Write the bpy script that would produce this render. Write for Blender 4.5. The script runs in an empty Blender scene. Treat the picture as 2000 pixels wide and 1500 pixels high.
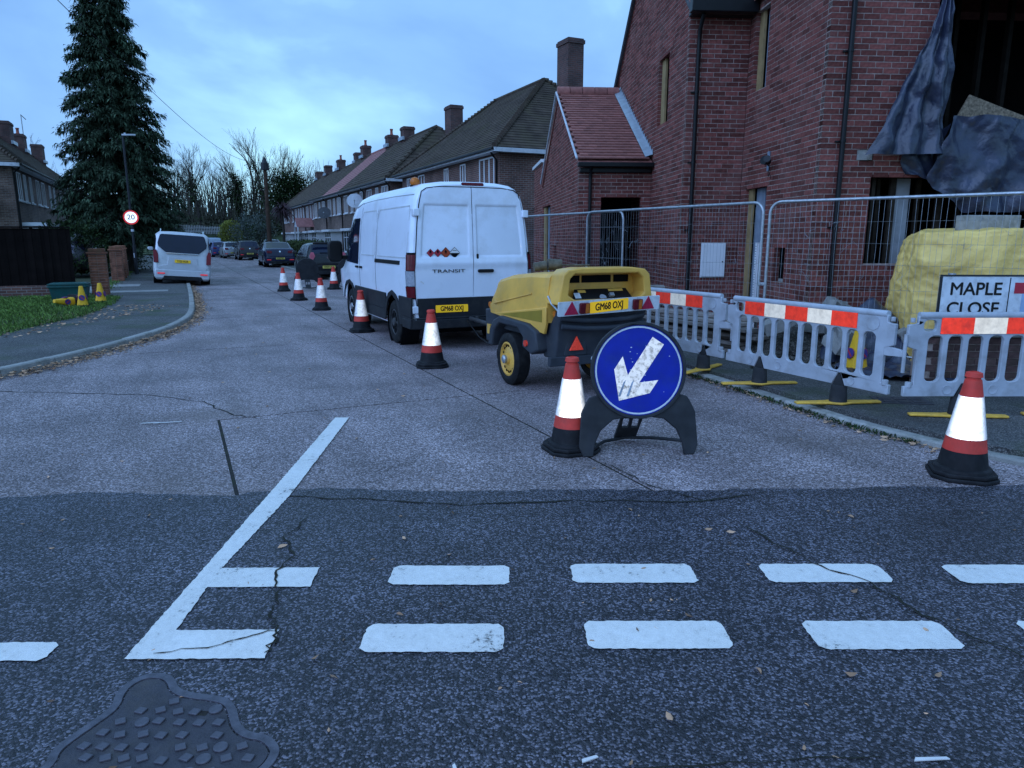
import bpy, bmesh, math, random
from mathutils import Vector, Matrix, noise
from mathutils.geometry import tessellate_polygon
R = math.radians
S = bpy.context.scene
COL = S.collection
rnd = random.Random(11)
# ------------------------------------------------------------------ camera, world, light
cam_d = bpy.data.cameras.new('camera'); cam = bpy.data.objects.new('camera', cam_d); COL.objects.link(cam)
cam.location = (0, 0, 1.65); cam.rotation_euler = (R(90 - 11.5), 0, 0)
cam_d.sensor_width = 36; cam_d.lens = 1387 / 2000 * 36; cam_d.clip_start = .05; cam_d.clip_end = 3000
S.camera = cam
SUN_EL, SUN_AZ = 36, 226            # broad skylight from behind the photographer
w = bpy.data.worlds.new('World'); S.world = w; w.use_nodes = True
nt = w.node_tree; N = nt.nodes; Lk = nt.links
bg = N['Background']
sky = N.new('ShaderNodeTexSky'); sky.sky_type = 'NISHITA'; sky.sun_disc = False
sky.sun_elevation = R(SUN_EL); sky.sun_rotation = R(SUN_AZ)
tc = N.new('ShaderNodeTexCoord'); mp = N.new('ShaderNodeMapping'); mp.inputs['Scale'].default_value = (1.0, 1.0, 1.9)
nz = N.new('ShaderNodeTexNoise'); nz.inputs['Scale'].default_value = 2.5; nz.inputs['Detail'].default_value = 6; nz.inputs['Roughness'].default_value = .5
nz.inputs['Distortion'].default_value = .35
rp = N.new('ShaderNodeValToRGB')
cr = rp.color_ramp; cr.elements[0].position = .36; cr.elements[0].color = (2.2, 4.7, 9.6, 1); cr.elements[1].position = .66; cr.elements[1].color = (5.6, 10.4, 13.2, 1)
e = cr.elements.new(.52); e.color = (3.1, 6.2, 11.2, 1)
mx = N.new('ShaderNodeMixRGB'); mx.inputs[0].default_value = .9
Lk.new(tc.outputs['Generated'], mp.inputs[0]); Lk.new(mp.outputs[0], nz.inputs['Vector']); Lk.new(nz.outputs['Fac'], rp.inputs[0])
Lk.new(sky.outputs[0], mx.inputs[1]); Lk.new(rp.outputs[0], mx.inputs[2]); Lk.new(mx.outputs[0], bg.inputs[0])
bg.inputs[1].default_value = .085
sd = bpy.data.lights.new('sun', 'SUN'); sun = bpy.data.objects.new('sun', sd); COL.objects.link(sun)
sd.energy = 1.5; sd.angle = R(60); sd.color = (.31, .48, 1.0)
sun.rotation_euler = (R(90 - SUN_EL), 0, R(180 - SUN_AZ))
sun.location = (0, -20, 20)
# the phone's flash went off: every retroreflector in the photograph answers it
fd = bpy.data.lights.new('camera_flash', 'POINT'); fl = bpy.data.objects.new('camera_flash', fd); COL.objects.link(fl)
fl.location = (.02, 0, 1.67); fd.energy = 34; fd.shadow_soft_size = .004; fd.color = (1, .95, .88)
S.view_settings.view_transform = 'Standard'; S.view_settings.look = 'None'; S.view_settings.gamma = 1
S.view_settings.use_curve_mapping = False; S.view_settings.exposure = .28
S.render.engine = 'CYCLES'; S.cycles.use_denoising = True; S.cycles.max_bounces = 6; S.cycles.transparent_max_bounces = 12
S.cycles.sample_clamp_indirect = 4

# ------------------------------------------------------------------ helpers
def ST(s, t): return (-math.sin(R(25)) * s + math.cos(R(25)) * t, math.cos(R(25)) * s + math.sin(R(25)) * t)

MATS = {}
def mat(name, col, rough=.6, metal=0., var=.15, scale=5., bump=0., bscale=80., dirt=None, spec=.3, coat=0., tint=0., retro=0., trans=0., coords='Object', bdist=.01):
    """procedural material: base colour broken up by noise, optional dirt, fine relief, per-piece tint"""
    if name in MATS: return MATS[name]
    m = bpy.data.materials.new(name); m.use_nodes = True; t = m.node_tree; n = t.nodes; l = t.links
    b = n['Principled BSDF']; out = n['Material Output']
    b.inputs['Roughness'].default_value = rough; b.inputs['Metallic'].default_value = metal
    b.inputs['Specular IOR Level'].default_value = spec; b.inputs['Coat Weight'].default_value = coat
    tcn = n.new('ShaderNodeTexCoord'); v = tcn.outputs[coords]
    no = n.new('ShaderNodeTexNoise'); no.inputs['Scale'].default_value = scale; no.inputs['Detail'].default_value = 5; l.new(v, no.inputs['Vector'])
    mr = n.new('ShaderNodeMapRange'); mr.inputs[1].default_value = .3; mr.inputs[2].default_value = .7
    mr.inputs[3].default_value = 1 - var; mr.inputs[4].default_value = 1 + var; l.new(no.outputs['Fac'], mr.inputs[0])
    val = mr.outputs[0]
    if tint:
        at = n.new('ShaderNodeAttribute'); at.attribute_name = 'tint'; oi = n.new('ShaderNodeObjectInfo')
        ad = n.new('ShaderNodeMath'); ad.operation = 'ADD'; l.new(at.outputs['Fac'], ad.inputs[0]); l.new(oi.outputs['Random'], ad.inputs[1])
        fr = n.new('ShaderNodeMath'); fr.operation = 'FRACT'; l.new(ad.outputs[0], fr.inputs[0])
        m2 = n.new('ShaderNodeMapRange'); m2.inputs[3].default_value = 1 - tint; m2.inputs[4].default_value = 1 + tint; l.new(fr.outputs[0], m2.inputs[0])
        mu = n.new('ShaderNodeMath'); mu.operation = 'MULTIPLY'; l.new(val, mu.inputs[0]); l.new(m2.outputs[0], mu.inputs[1]); val = mu.outputs[0]
    vm = n.new('ShaderNodeVectorMath'); vm.operation = 'SCALE'; vm.inputs[0].default_value = col[:3]; l.new(val, vm.inputs['Scale'])
    c = vm.outputs[0]
    if dirt:
        dc, amt, ds = dirt
        n2 = n.new('ShaderNodeTexNoise'); n2.inputs['Scale'].default_value = ds; n2.inputs['Detail'].default_value = 7; n2.inputs['Roughness'].default_value = .65; l.new(v, n2.inputs['Vector'])
        r2 = n.new('ShaderNodeMapRange'); r2.inputs[1].default_value = .48; r2.inputs[2].default_value = .72; r2.inputs[4].default_value = amt; l.new(n2.outputs['Fac'], r2.inputs[0])
        mxx = n.new('ShaderNodeMixRGB'); l.new(r2.outputs[0], mxx.inputs[0]); l.new(c, mxx.inputs[1]); mxx.inputs[2].default_value = (*dc, 1); c = mxx.outputs[0]
    l.new(c, b.inputs['Base Color'])
    if bump:
        n3 = n.new('ShaderNodeTexNoise'); n3.inputs['Scale'].default_value = bscale; n3.inputs['Detail'].default_value = 4; l.new(v, n3.inputs['Vector'])
        bp = n.new('ShaderNodeBump'); bp.inputs['Strength'].default_value = bump; bp.inputs['Distance'].default_value = bdist
        l.new(n3.outputs['Fac'], bp.inputs['Height']); l.new(bp.outputs[0], b.inputs['Normal'])
    if trans:
        b.inputs['Alpha'].default_value = 1 - trans
    if retro:   # glass-bead sheeting: throws light straight back where it came from
        g = n.new('ShaderNodeBsdfGlossy'); g.inputs['Roughness'].default_value = .15
        ge = n.new('ShaderNodeNewGeometry'); l.new(ge.outputs['Incoming'], g.inputs['Normal'])
        sc = n.new('ShaderNodeVectorMath'); sc.operation = 'SCALE'; dt = n.new('ShaderNodeVectorMath'); dt.operation = 'DOT_PRODUCT'; l.new(ge.outputs['Incoming'], dt.inputs[0]); l.new(ge.outputs['Normal'], dt.inputs[1])
        pw_ = n.new('ShaderNodeMath'); pw_.operation = 'POWER'; pw_.inputs[1].default_value = 2.5; pw_.use_clamp = True; l.new(dt.outputs['Value'], pw_.inputs[0])
        mr_ = n.new('ShaderNodeMath'); mr_.operation = 'MULTIPLY'; mr_.inputs[1].default_value = retro; l.new(pw_.outputs[0], mr_.inputs[0])
        l.new(mr_.outputs[0], sc.inputs['Scale']); l.new(c, sc.inputs[0]); l.new(sc.outputs[0], g.inputs['Color'])
        a = n.new('ShaderNodeAddShader'); l.new(b.outputs[0], a.inputs[0]); l.new(g.outputs[0], a.inputs[1]); l.new(a.outputs[0], out.inputs['Surface'])
    MATS[name] = m
    return m

class MB:
    """collects faces, then becomes one mesh object"""
    def __init__(s): s.v = []; s.f = []; s.m = []; s.t = []
    def add(s, vs, fs, mi=0, tint=0., M=None):
        o = len(s.v)
        if M is not None and M.determinant() < 0: fs = [tuple(reversed(f)) for f in fs]
        s.v += [tuple(M @ Vector(p)) for p in vs] if M is not None else [tuple(p) for p in vs]
        for f in fs: s.f.append([i + o for i in f]); s.m.append(mi); s.t.append(tint)
        return s
    def box(s, x0, x1, y0, y1, z0, z1, mi=0, tint=0., M=None):
        return s.add([(x0, y0, z0), (x1, y0, z0), (x1, y1, z0), (x0, y1, z0), (x0, y0, z1), (x1, y0, z1), (x1, y1, z1), (x0, y1, z1)],
                     [(0, 3, 2, 1), (4, 5, 6, 7), (0, 1, 5, 4), (1, 2, 6, 5), (2, 3, 7, 6), (3, 0, 4, 7)], mi, tint, M)
    def tube(s, pts, r, n=8, mi=0, caps=True, tint=0., M=None):
        pts = [Vector(p) for p in pts]; k = len(pts); rs = r if isinstance(r, (list, tuple)) else [r] * k
        vs = []; fs = []; up = None
        for i, p in enumerate(pts):
            d = (pts[min(i + 1, k - 1)] - pts[max(i - 1, 0)]).normalized()
            if up is None: up = Vector((0, 0, 1)) if abs(d.z) < .9 else Vector((1, 0, 0))
            a = d.cross(up)
            if a.length < 1e-5: a = d.orthogonal()
            a.normalize(); b = a.cross(d); up = b
            for j in range(n):
                an = 2 * math.pi * j / n; vs.append(p + (a * math.cos(an) + b * math.sin(an)) * rs[i])
        for i in range(k - 1):
            for j in range(n):
                j2 = (j + 1) % n; fs.append((i * n + j, i * n + j2, (i + 1) * n + j2, (i + 1) * n + j))
        if caps: fs.append(tuple(range(n))[::-1]); fs.append(tuple((k - 1) * n + j for j in range(n)))
        return s.add(vs, fs, mi, tint, M)
    def lathe(s, prof, n=24, mi=0, M=None, sq=None, caps=True):
        vs = []; fs = []; k = len(prof)
        for r, z in prof:
            for j in range(n):
                an = 2 * math.pi * (j + .5) / n; q = 1.
                if sq: q = 1 / (abs(math.cos(an)) ** sq + abs(math.sin(an)) ** sq) ** (1 / sq)
                vs.append((r * q * math.cos(an), r * q * math.sin(an), z))
        for i in range(k - 1):
            for j in range(n):
                j2 = (j + 1) % n; fs.append((i * n + j, i * n + j2, (i + 1) * n + j2, (i + 1) * n + j))
        if caps and prof[0][0] > 1e-4: fs.append(tuple(range(n))[::-1])
        if caps and prof[-1][0] > 1e-4: fs.append(tuple((k - 1) * n + j for j in range(n)))
        return s.add(vs, fs, mi, 0., M)
    def prism(s, poly, h0, h1, mi=0, M=None, holes=()):
        """polygon (with holes) in local xy between z=h0 and z=h1"""
        loops = [[Vector((x, y, 0)) for x, y in poly]] + [[Vector((x, y, 0)) for x, y in h] for h in holes]
        flat = [p for lp in loops for p in lp]; k = len(flat)
        if holes: tris = [list(t) for t in tessellate_polygon(loops)]
        else: tris = [list(range(k))]
        for t in tris:
            ar = sum(flat[t[i]].x * flat[t[(i + 1) % len(t)]].y - flat[t[(i + 1) % len(t)]].x * flat[t[i]].y for i in range(len(t)))
            if ar < 0: t.reverse()
        vs = [(p.x, p.y, h1) for p in flat] + [(p.x, p.y, h0) for p in flat]
        fs = [tuple(t) for t in tris] + [tuple(i + k for i in reversed(t)) for t in tris]
        o = 0
        for li, lp in enumerate(loops):
            q = len(lp); ar = sum(lp[i].x * lp[(i + 1) % q].y - lp[(i + 1) % q].x * lp[i].y for i in range(q))
            for i in range(q):
                a, b = o + i, o + (i + 1) % q
                f = (a, a + k, b + k, b)
                fs.append(f if (ar > 0) == (li == 0) else f[::-1])
            o += q
        return s.add(vs, fs, mi, 0., M)
    def grid(s, fn, nu, nv, mi=0, M=None, tint=0.):
        vs = [fn(i / nu, j / nv) for j in range(nv + 1) for i in range(nu + 1)]
        fs = [(j * (nu + 1) + i, j * (nu + 1) + i + 1, (j + 1) * (nu + 1) + i + 1, (j + 1) * (nu + 1) + i) for j in range(nv) for i in range(nu)]
        return s.add(vs, fs, mi, tint, M)
    def mesh(s, name, mats, smooth=None):
        me = bpy.data.meshes.new(name); me.from_pydata(s.v, [], s.f)
        for m in (mats if isinstance(mats, (list, tuple)) else [mats]): me.materials.append(m)
        if any(s.m): me.polygons.foreach_set('material_index', s.m)
        if any(s.t):
            a = me.attributes.new('tint', 'FLOAT', 'FACE'); a.data.foreach_set('value', s.t)
        if smooth is not None:
            me.polygons.foreach_set('use_smooth', [True] * len(s.f)); me.set_sharp_from_angle(angle=R(smooth))
        me.update()
        return me
    def build(s, name, mats, parent=None, smooth=None, bevel=0, M=None, loc=None, rz=None):
        return link(name, s.mesh(name, mats, smooth), parent, bevel, M, loc, rz)

def link(name, me, parent=None, bevel=0, M=None, loc=None, rz=None):
    o = bpy.data.objects.new(name, me); COL.objects.link(o)
    if parent: o.parent = parent
    if M is not None: o.matrix_basis = M
    if loc is not None: o.location = loc
    if rz is not None: o.rotation_euler.z = rz
    if bevel:
        b = o.modifiers.new('bevel', 'BEVEL'); b.width = bevel; b.segments = 2; b.limit_method = 'ANGLE'; b.angle_limit = R(40)
        if len(me.polygons) and not me.polygons[0].use_smooth:
            me.polygons.foreach_set('use_smooth', [True] * len(me.polygons)); me.set_sharp_from_angle(angle=R(50))
    return o
def thing(name, label, cat, loc=(0, 0, 0), rz=0., group=None, rx=0., ry=0.):
    o = bpy.data.objects.new(name, None); COL.objects.link(o); o.empty_display_size = .2
    o.location = loc if len(loc) == 3 else (*loc, 0); o.rotation_euler = (rx, ry, rz)
    o['label'] = label; o['category'] = cat
    if group: o['group'] = group
    return o
def tag(o, label, cat, group=None):
    o['label'] = label; o['category'] = cat
    if group: o['group'] = group
    return o
def kind(o, k): o['kind'] = k; return o
KIDS = {}
def dup(root, loc, rz, label=None):
    r = root.copy(); COL.objects.link(r); r.location = loc; r.rotation_euler.z = rz
    if label: r['label'] = label
    def rec(a, b):
        for ch in KIDS.get(a.name, []):
            c = ch.copy(); COL.objects.link(c); c.parent = b; rec(ch, c)
    rec(root, r)
    return r
def reg(root):
    KIDS.clear()
    for o in COL.objects:
        if o.parent: KIDS.setdefault(o.parent.name, []).append(o)
    return root
def MX(X, Y, Z, o=(0, 0, 0)):
    m = Matrix.Identity(4)
    for i, c in enumerate((X, Y, Z, o)):
        for j in range(3): m[j][i] = c[j]
    return m
def FRONT(x=0, y=0, z=0): return MX((1, 0, 0), (0, 0, 1), (0, -1, 0), (x, y, z))     # plane xz, face towards -y
def REAR(x=0, y=0, z=0, tilt=0.):                                                   # plane yz, face towards -x (vehicle rear), leaning
    c, s_ = math.cos(tilt), math.sin(tilt)
    return MX((0, -1, 0), (s_, 0, c), (-c, 0, s_), (x, y, z))
def rr(cx, cy, w_, h, r, n=4):
    r = min(r, w_ / 2 - 1e-4, h / 2 - 1e-4); p = []
    for qx, qy, a0 in ((1, -1, -90), (1, 1, 0), (-1, 1, 90), (-1, -1, 180)):
        for k in range(n + 1):
            a = R(a0 + 90 * k / n); p.append((cx + qx * (w_ / 2 - r) + r * math.cos(a), cy + qy * (h / 2 - r) + r * math.sin(a)))
    return p
def circ(cx, cy, r, n=24): return [(cx + r * math.cos(2 * math.pi * k / n), cy + r * math.sin(2 * math.pi * k / n)) for k in range(n)]
def arc(cx, cy, r, a0, a1, n): return [(cx + r * math.cos(R(a0 + (a1 - a0) * k / n)), cy + r * math.sin(R(a0 + (a1 - a0) * k / n))) for k in range(n + 1)]
TXT = {}
def text(name, body, size, m, parent, M, sx=1., ext=.0015, bold=.0):
    key = (body, size, sx, bold)
    if key not in TXT:
        cu = bpy.data.curves.new('lettering', 'FONT'); cu.body = body; cu.size = size; cu.align_x = 'CENTER'; cu.align_y = 'CENTER'; cu.extrude = ext
        ob = bpy.data.objects.new('lettering', cu); COL.objects.link(ob)
        dg = bpy.context.evaluated_depsgraph_get(); me = bpy.data.meshes.new_from_object(ob.evaluated_get(dg))
        bpy.data.objects.remove(ob); bpy.data.curves.remove(cu)
        for v in me.vertices: v.co.x *= sx
        if bold:
            bb = MB(); src = [tuple(v.co) for v in me.vertices]; pf_ = [tuple(p.vertices) for p in me.polygons]
            for i_, (ox, oy) in enumerate(((-1, 0), (1, 0), (0, 1), (0, -1))): bb.add([(x + ox * bold, y + oy * bold, z + i_ * .0002) for x, y, z in src], pf_)
            me = bb.mesh('lettering', [])
        me.name = 'lettering'; TXT[key] = me
    me = TXT[key].copy(); me.materials.clear(); me.materials.append(m)
    return link(name, me, parent, M=M)
def smoothstep(a, b, x):
    t = max(0, min(1, (x - a) / (b - a))); return t * t * (3 - 2 * t)
def lerp(a, b, t): return a + (b - a) * t
def interp(xs, x):
    for (x0, y0), (x1, y1) in zip(xs, xs[1:]):
        if x <= x1: return y0 + (y1 - y0) * max(0, (x - x0)) / (x1 - x0)
    return xs[-1][1]

# ------------------------------------------------------------------ surface materials with their own structure
def aggregate(name, c_lo, c_mid, c_hi, scale, bump, rough, big=.25, moss=None, lane=None):
    m = bpy.data.materials.new(name); m.use_nodes = True; t = m.node_tree; n = t.nodes; l = t.links; b = n['Principled BSDF']
    b.inputs['Roughness'].default_value = rough
    g = n.new('ShaderNodeNewGeometry'); v = g.outputs['Position']
    dn = n.new('ShaderNodeTexNoise'); dn.inputs['Scale'].default_value = scale * .6; l.new(v, dn.inputs['Vector'])
    va = n.new('ShaderNodeVectorMath'); va.operation = 'MULTIPLY_ADD'; va.inputs[1].default_value = (.012, .012, .012); l.new(dn.outputs['Color'], va.inputs[0]); l.new(v, va.inputs[2])
    vo = n.new('ShaderNodeTexVoronoi'); vo.inputs['Scale'].default_value = scale; vo.inputs['Randomness'].default_value = 1; l.new(va.outputs[0], vo.inputs['Vector'])
    ra = n.new('ShaderNodeValToRGB'); q = ra.color_ramp; q.elements[0].color = (*c_lo, 1); q.elements[0].position = .1; q.elements[1].color = (*c_hi, 1); q.elements[1].position = .97
    ee = q.elements.new(.6); ee.color = (*c_mid, 1)
    se = n.new('ShaderNodeSeparateColor'); l.new(vo.outputs['Color'], se.inputs[0]); l.new(se.outputs[0], ra.inputs[0])
    # dark binder between the stones
    mr = n.new('ShaderNodeMapRange'); mr.inputs[1].default_value = .25; mr.inputs[2].default_value = .75; mr.inputs[3].default_value = 1; mr.inputs[4].default_value = .45; l.new(vo.outputs['Distance'], mr.inputs[0])
    m1 = n.new('ShaderNodeMixRGB'); m1.blend_type = 'MULTIPLY'; m1.inputs[0].default_value = .8; l.new(ra.outputs[0], m1.inputs[1]); l.new(mr.outputs[0], m1.inputs[2])
    bn = n.new('ShaderNodeTexNoise'); bn.inputs['Scale'].default_value = .9; bn.inputs['Detail'].default_value = 8; bn.inputs['Roughness'].default_value = .62; l.new(v, bn.inputs['Vector'])
    br = n.new('ShaderNodeMapRange'); br.inputs[1].default_value = .3; br.inputs[2].default_value = .7; br.inputs[3].default_value = 1 - big; br.inputs[4].default_value = 1 + big; l.new(bn.outputs['Fac'], br.inputs[0])
    m2 = n.new('ShaderNodeVectorMath'); m2.operation = 'SCALE'; l.new(m1.outputs[0], m2.inputs[0]); l.new(br.outputs[0], m2.inputs['Scale']); c = m2.outputs[0]
    if moss:
        mc, lo, hi, ms = moss
        mn = n.new('ShaderNodeTexNoise'); mn.inputs['Scale'].default_value = ms; mn.inputs['Detail'].default_value = 8; l.new(v, mn.inputs['Vector'])
        mm = n.new('ShaderNodeMapRange'); mm.inputs[1].default_value = lo; mm.inputs[2].default_value = hi; l.new(mn.outputs['Fac'], mm.inputs[0])
        mx_ = n.new('ShaderNodeMixRGB'); l.new(mm.outputs[0], mx_.inputs[0]); l.new(c, mx_.inputs[1]); mx_.inputs[2].default_value = (*mc, 1); c = mx_.outputs[0]
    if lane:
        ang, sl_, sc_, amt = lane
        mp2 = n.new('ShaderNodeMapping'); mp2.vector_type = 'TEXTURE'; mp2.inputs['Rotation'].default_value = (0, 0, ang); mp2.inputs['Scale'].default_value = (sl_, sc_, 1); l.new(v, mp2.inputs[0])
        ln = n.new('ShaderNodeTexNoise'); ln.inputs['Scale'].default_value = 1; ln.inputs['Detail'].default_value = 5; ln.inputs['Roughness'].default_value = .6; l.new(mp2.outputs[0], ln.inputs['Vector'])
        lr = n.new('ShaderNodeMapRange'); lr.inputs[1].default_value = .35; lr.inputs[2].default_value = .65; lr.inputs[3].default_value = 1 - amt; lr.inputs[4].default_value = 1 + amt; l.new(ln.outputs['Fac'], lr.inputs[0])
        m3 = n.new('ShaderNodeVectorMath'); m3.operation = 'SCALE'; l.new(c, m3.inputs[0]); l.new(lr.outputs[0], m3.inputs['Scale']); c = m3.outputs[0]
    l.new(c, b.inputs['Base Color'])
    bp = n.new('ShaderNodeBump'); bp.inputs['Strength'].default_value = bump; bp.inputs['Distance'].default_value = .006; bp.invert = True
    l.new(vo.outputs['Distance'], bp.inputs['Height']); l.new(bp.outputs[0], b.inputs['Normal'])
    # a few stones are polished
    rm = n.new('ShaderNodeMapRange'); rm.inputs[3].default_value = rough - .18; rm.inputs[4].default_value = rough + .15; l.new(se.outputs[1], rm.inputs[0]); l.new(rm.outputs[0], b.inputs['Roughness'])
    return m
ASPH = aggregate('asphalt', (.009, .0085, .011), (.038, .036, .046), (.22, .21, .26), 112, .9, .5, .42, ((.03, .033, .018), .66, .85, 1.7), (R(2), 3.2, .5, .22))
CONC = aggregate('exposed_concrete', (.12, .095, .092), (.265, .208, .212), (.56, .47, .49), 95, .5, .75, .3, ((.1, .078, .066), .54, .82, .55), (R(115), 5, .7, .2))
PAVE = aggregate('footway_tarmac', (.03, .03, .03), (.08, .077, .075), (.2, .19, .18), 120, .5, .8, .4, ((.035, .05, .018), .52, .7, 1.1))
SITE = aggregate('site_earth', (.03, .027, .022), (.065, .056, .045), (.16, .14, .12), 60, .8, .9, .4)
KERB = mat('kerb_concrete', (.3, .29, .27), .85, var=.25, scale=9, bump=.5, bscale=90, dirt=((.06, .065, .04), .7, 5), coords='Object', tint=.15)
def marking_mat():
    m = bpy.data.materials.new('thermoplastic_white'); m.use_nodes = True; t = m.node_tree; n = t.nodes; l = t.links; b = n['Principled BSDF']; b.inputs['Roughness'].default_value = .65
    g = n.new('ShaderNodeNewGeometry'); v = g.outputs['Position']
    a = n.new('ShaderNodeTexNoise'); a.inputs['Scale'].default_value = 85; a.inputs['Detail'].default_value = 6; a.inputs['Roughness'].default_value = .7; l.new(v, a.inputs['Vector'])
    mp_ = n.new('ShaderNodeMapping'); mp_.inputs['Scale'].default_value = (22, 16, 1); mp_.inputs['Rotation'].default_value = (0, 0, R(25)); l.new(v, mp_.inputs[0])
    a2 = n.new('ShaderNodeTexNoise'); a2.inputs['Scale'].default_value = 1.3; a2.inputs['Detail'].default_value = 4; l.new(mp_.outputs[0], a2.inputs['Vector'])
    a3 = n.new('ShaderNodeTexNoise'); a3.inputs['Scale'].default_value = 3.2; a3.inputs['Detail'].default_value = 5; l.new(v, a3.inputs['Vector'])
    s1 = n.new('ShaderNodeMath'); s1.operation = 'ADD'; l.new(a.outputs['Fac'], s1.inputs[0]); l.new(a2.outputs['Fac'], s1.inputs[1])
    s2 = n.new('ShaderNodeMath'); s2.operation = 'ADD'; l.new(s1.outputs[0], s2.inputs[0]); l.new(a3.outputs['Fac'], s2.inputs[1])
    r = n.new('ShaderNodeValToRGB'); r.color_ramp.elements[0].position = .355; r.color_ramp.elements[0].color = (.07, .07, .07, 1); r.color_ramp.elements[1].position = .43; r.color_ramp.elements[1].color = (.62, .61, .58, 1)
    k = r.color_ramp.elements.new(.6); k.color = (.74, .73, .7, 1)
    d3 = n.new('ShaderNodeMath'); d3.operation = 'DIVIDE'; d3.inputs[1].default_value = 3; l.new(s2.outputs[0], d3.inputs[0]); l.new(d3.outputs[0], r.inputs[0]); l.new(r.outputs[0], b.inputs['Base Color'])
    bp = n.new('ShaderNodeBump'); bp.inputs['Strength'].default_value = .5; bp.inputs['Distance'].default_value = .004; l.new(a.outputs['Fac'], bp.inputs['Height']); l.new(bp.outputs[0], b.inputs['Normal'])
    return m
MARK = marking_mat()
CRACK = mat('crack_dirt', (.016, .017, .011), .95, var=.4, scale=30)
JOINT = mat('joint_filler', (.022, .02, .018), .9, var=.4, scale=20, dirt=((.03, .045, .012), .7, 9))
BRICK = mat('new_red_brick', (.175, .055, .045), .9, var=.3, scale=22, bump=.6, bscale=140, tint=.42, dirt=((.22, .13, .11), .4, 1.6), spec=.12)
MORTAR = mat('mortar', (.37, .29, .25), .95, var=.3, scale=14, bump=.5, bscale=120, dirt=((.2, .1, .075), .7, 4), spec=.15)
BLACKPL = mat('black_plastic', (.007, .007, .008), .4, var=.2, scale=8, spec=.25)
DARKRUB = mat('black_rubber', (.02, .02, .021), .7, var=.3, scale=12, dirt=((.09, .085, .08), .45, 9))
GALV = mat('galvanised_steel', (.4, .42, .44), .45, metal=.7, var=.2, scale=20, dirt=((.2, .19, .18), .5, 11))
TIMB = mat('raw_timber', (.34, .24, .13), .8, var=.25, scale=12, bump=.3, bscale=60)
WHITEPL = mat('white_upvc', (.72, .73, .74), .35, var=.06, scale=3, dirt=((.4, .39, .36), .3, 5))
GLASS = mat('window_glass', (.02, .022, .026), .08, var=.2, scale=1.2, spec=.35)
CARGLASS = mat('tinted_glass', (.008, .012, .028), .05, var=.2, scale=2, spec=.45)
TYRE = mat('tyre_rubber', (.012, .012, .013), .8, var=.25, scale=14, bump=.3, bscale=70, dirt=((.05, .048, .043), .4, 7), spec=.2)
YPLATE = mat('yellow_plate', (.9, .52, .02), .35, var=.05, scale=6, retro=.05)
PLTXT = mat('plate_black', (.008, .008, .008), .4)
# ------------------------------------------------------------------ ground, road, markings
def sheet(name, poly, z, m, parent=None, thick=.0, holes=()):
    b = MB()
    if thick: b.prism(poly, z - thick, z, holes=holes)
    else:
        lp = [[Vector((x, y, 0)) for x, y in poly]]
        tr = tessellate_polygon(lp)
        fs = []
        for t_ in tr:
            p = [lp[0][i] for i in t_]
            ar = (p[1].x - p[0].x) * (p[2].y - p[0].y) - (p[2].x - p[0].x) * (p[1].y - p[0].y)
            fs.append(tuple(t_) if ar > 0 else tuple(reversed(t_)))
        b.add([(x, y, z) for x, y in poly], fs)
    return b.build(name, m, parent)
EARTH = mat('far_ground', (.05, .06, .03), .95, var=.4, scale=.4)
kind(sheet('ground', [(-900, -300), (900, -300), (900, 900), (-900, 900)], -.05, EARTH), 'structure')
road = kind(sheet('road', [(-60, -14), (60, -14), (60, 6.2), (-60, 6.2)], -.012, JOINT), 'structure')
def wavy(x0, x1, y, amp, seed, step=.05):
    n_ = int(abs(x1 - x0) / step); return [(x0 + (x1 - x0) * i / n_, y + amp * noise.noise(((x0 + (x1 - x0) * i / n_) * 1.3, seed, 0)) + amp * .35 * noise.noise(((x0 + (x1 - x0) * i / n_) * 9, seed, 3))) for i in range(n_ + 1)]
sheet('asphalt', [(60, -14)] + [(60, 4.6)] + [(p[0], p[1] + .02 * p[0]) if p[0] > 0 else (p[0], p[1] + .05 * max(-4, p[0] + .0) * (0 if p[0] > -1.8 else .6)) for p in wavy(9, -9, 4.52, .085, 3)] + [(-60, 4.3), (-60, -14)], .004, ASPH, road)
# concrete street laid in bays: joints between the slabs show the filler beneath
street = kind(sheet('street_base', [ST(-4, -14), ST(-4, 14), ST(8, 14), ST(8, 6.4), ST(100, 6.4), ST(100, -.2), ST(8, -.2), ST(8, -14)], -.005, JOINT), 'structure')
street.name = 'concrete_street'
jg = .013
def slab(s0, s1, t0, t1): return sheet('slab', [ST(s0 + jg, t0 + jg), ST(s0 + jg, t1 - jg), ST(s1 - jg, t1 - jg), ST(s1 - jg, t0 + jg)], 0, CONC, street, .012)
ss = [6.98 + 4.75 * k for k in range(20)]
slab(ss[0], ss[1], 2.77, 6.1)
for a, b in zip(ss[1:], ss[2:]):
    slab(a, b, -.6 if a > 16 else -5, 2.77); slab(a, b, 2.77, 6.1)
slab(-3.5, 6.98, .235, 2.77); slab(-3.5, 6.98, 2.77, 10.5)
sheet('slab', [ST(*p) for p in [(-3.5, -14), (11, -14), (ss[1] - jg, -5), (ss[1] - jg, 2.77 - jg), (6.98 + jg, 2.77 - jg), (6.98 + jg, .235 - jg), (-3.5, .235 - jg)]], 0, CONC, street, .012)
sheet('slab', [ST(6.98 + jg, 6.1 + jg), ST(6.98 + jg, 9.5), ST(40, 9.5), ST(40, 6.1 + jg)], -.002, CONC, street, .01)
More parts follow.
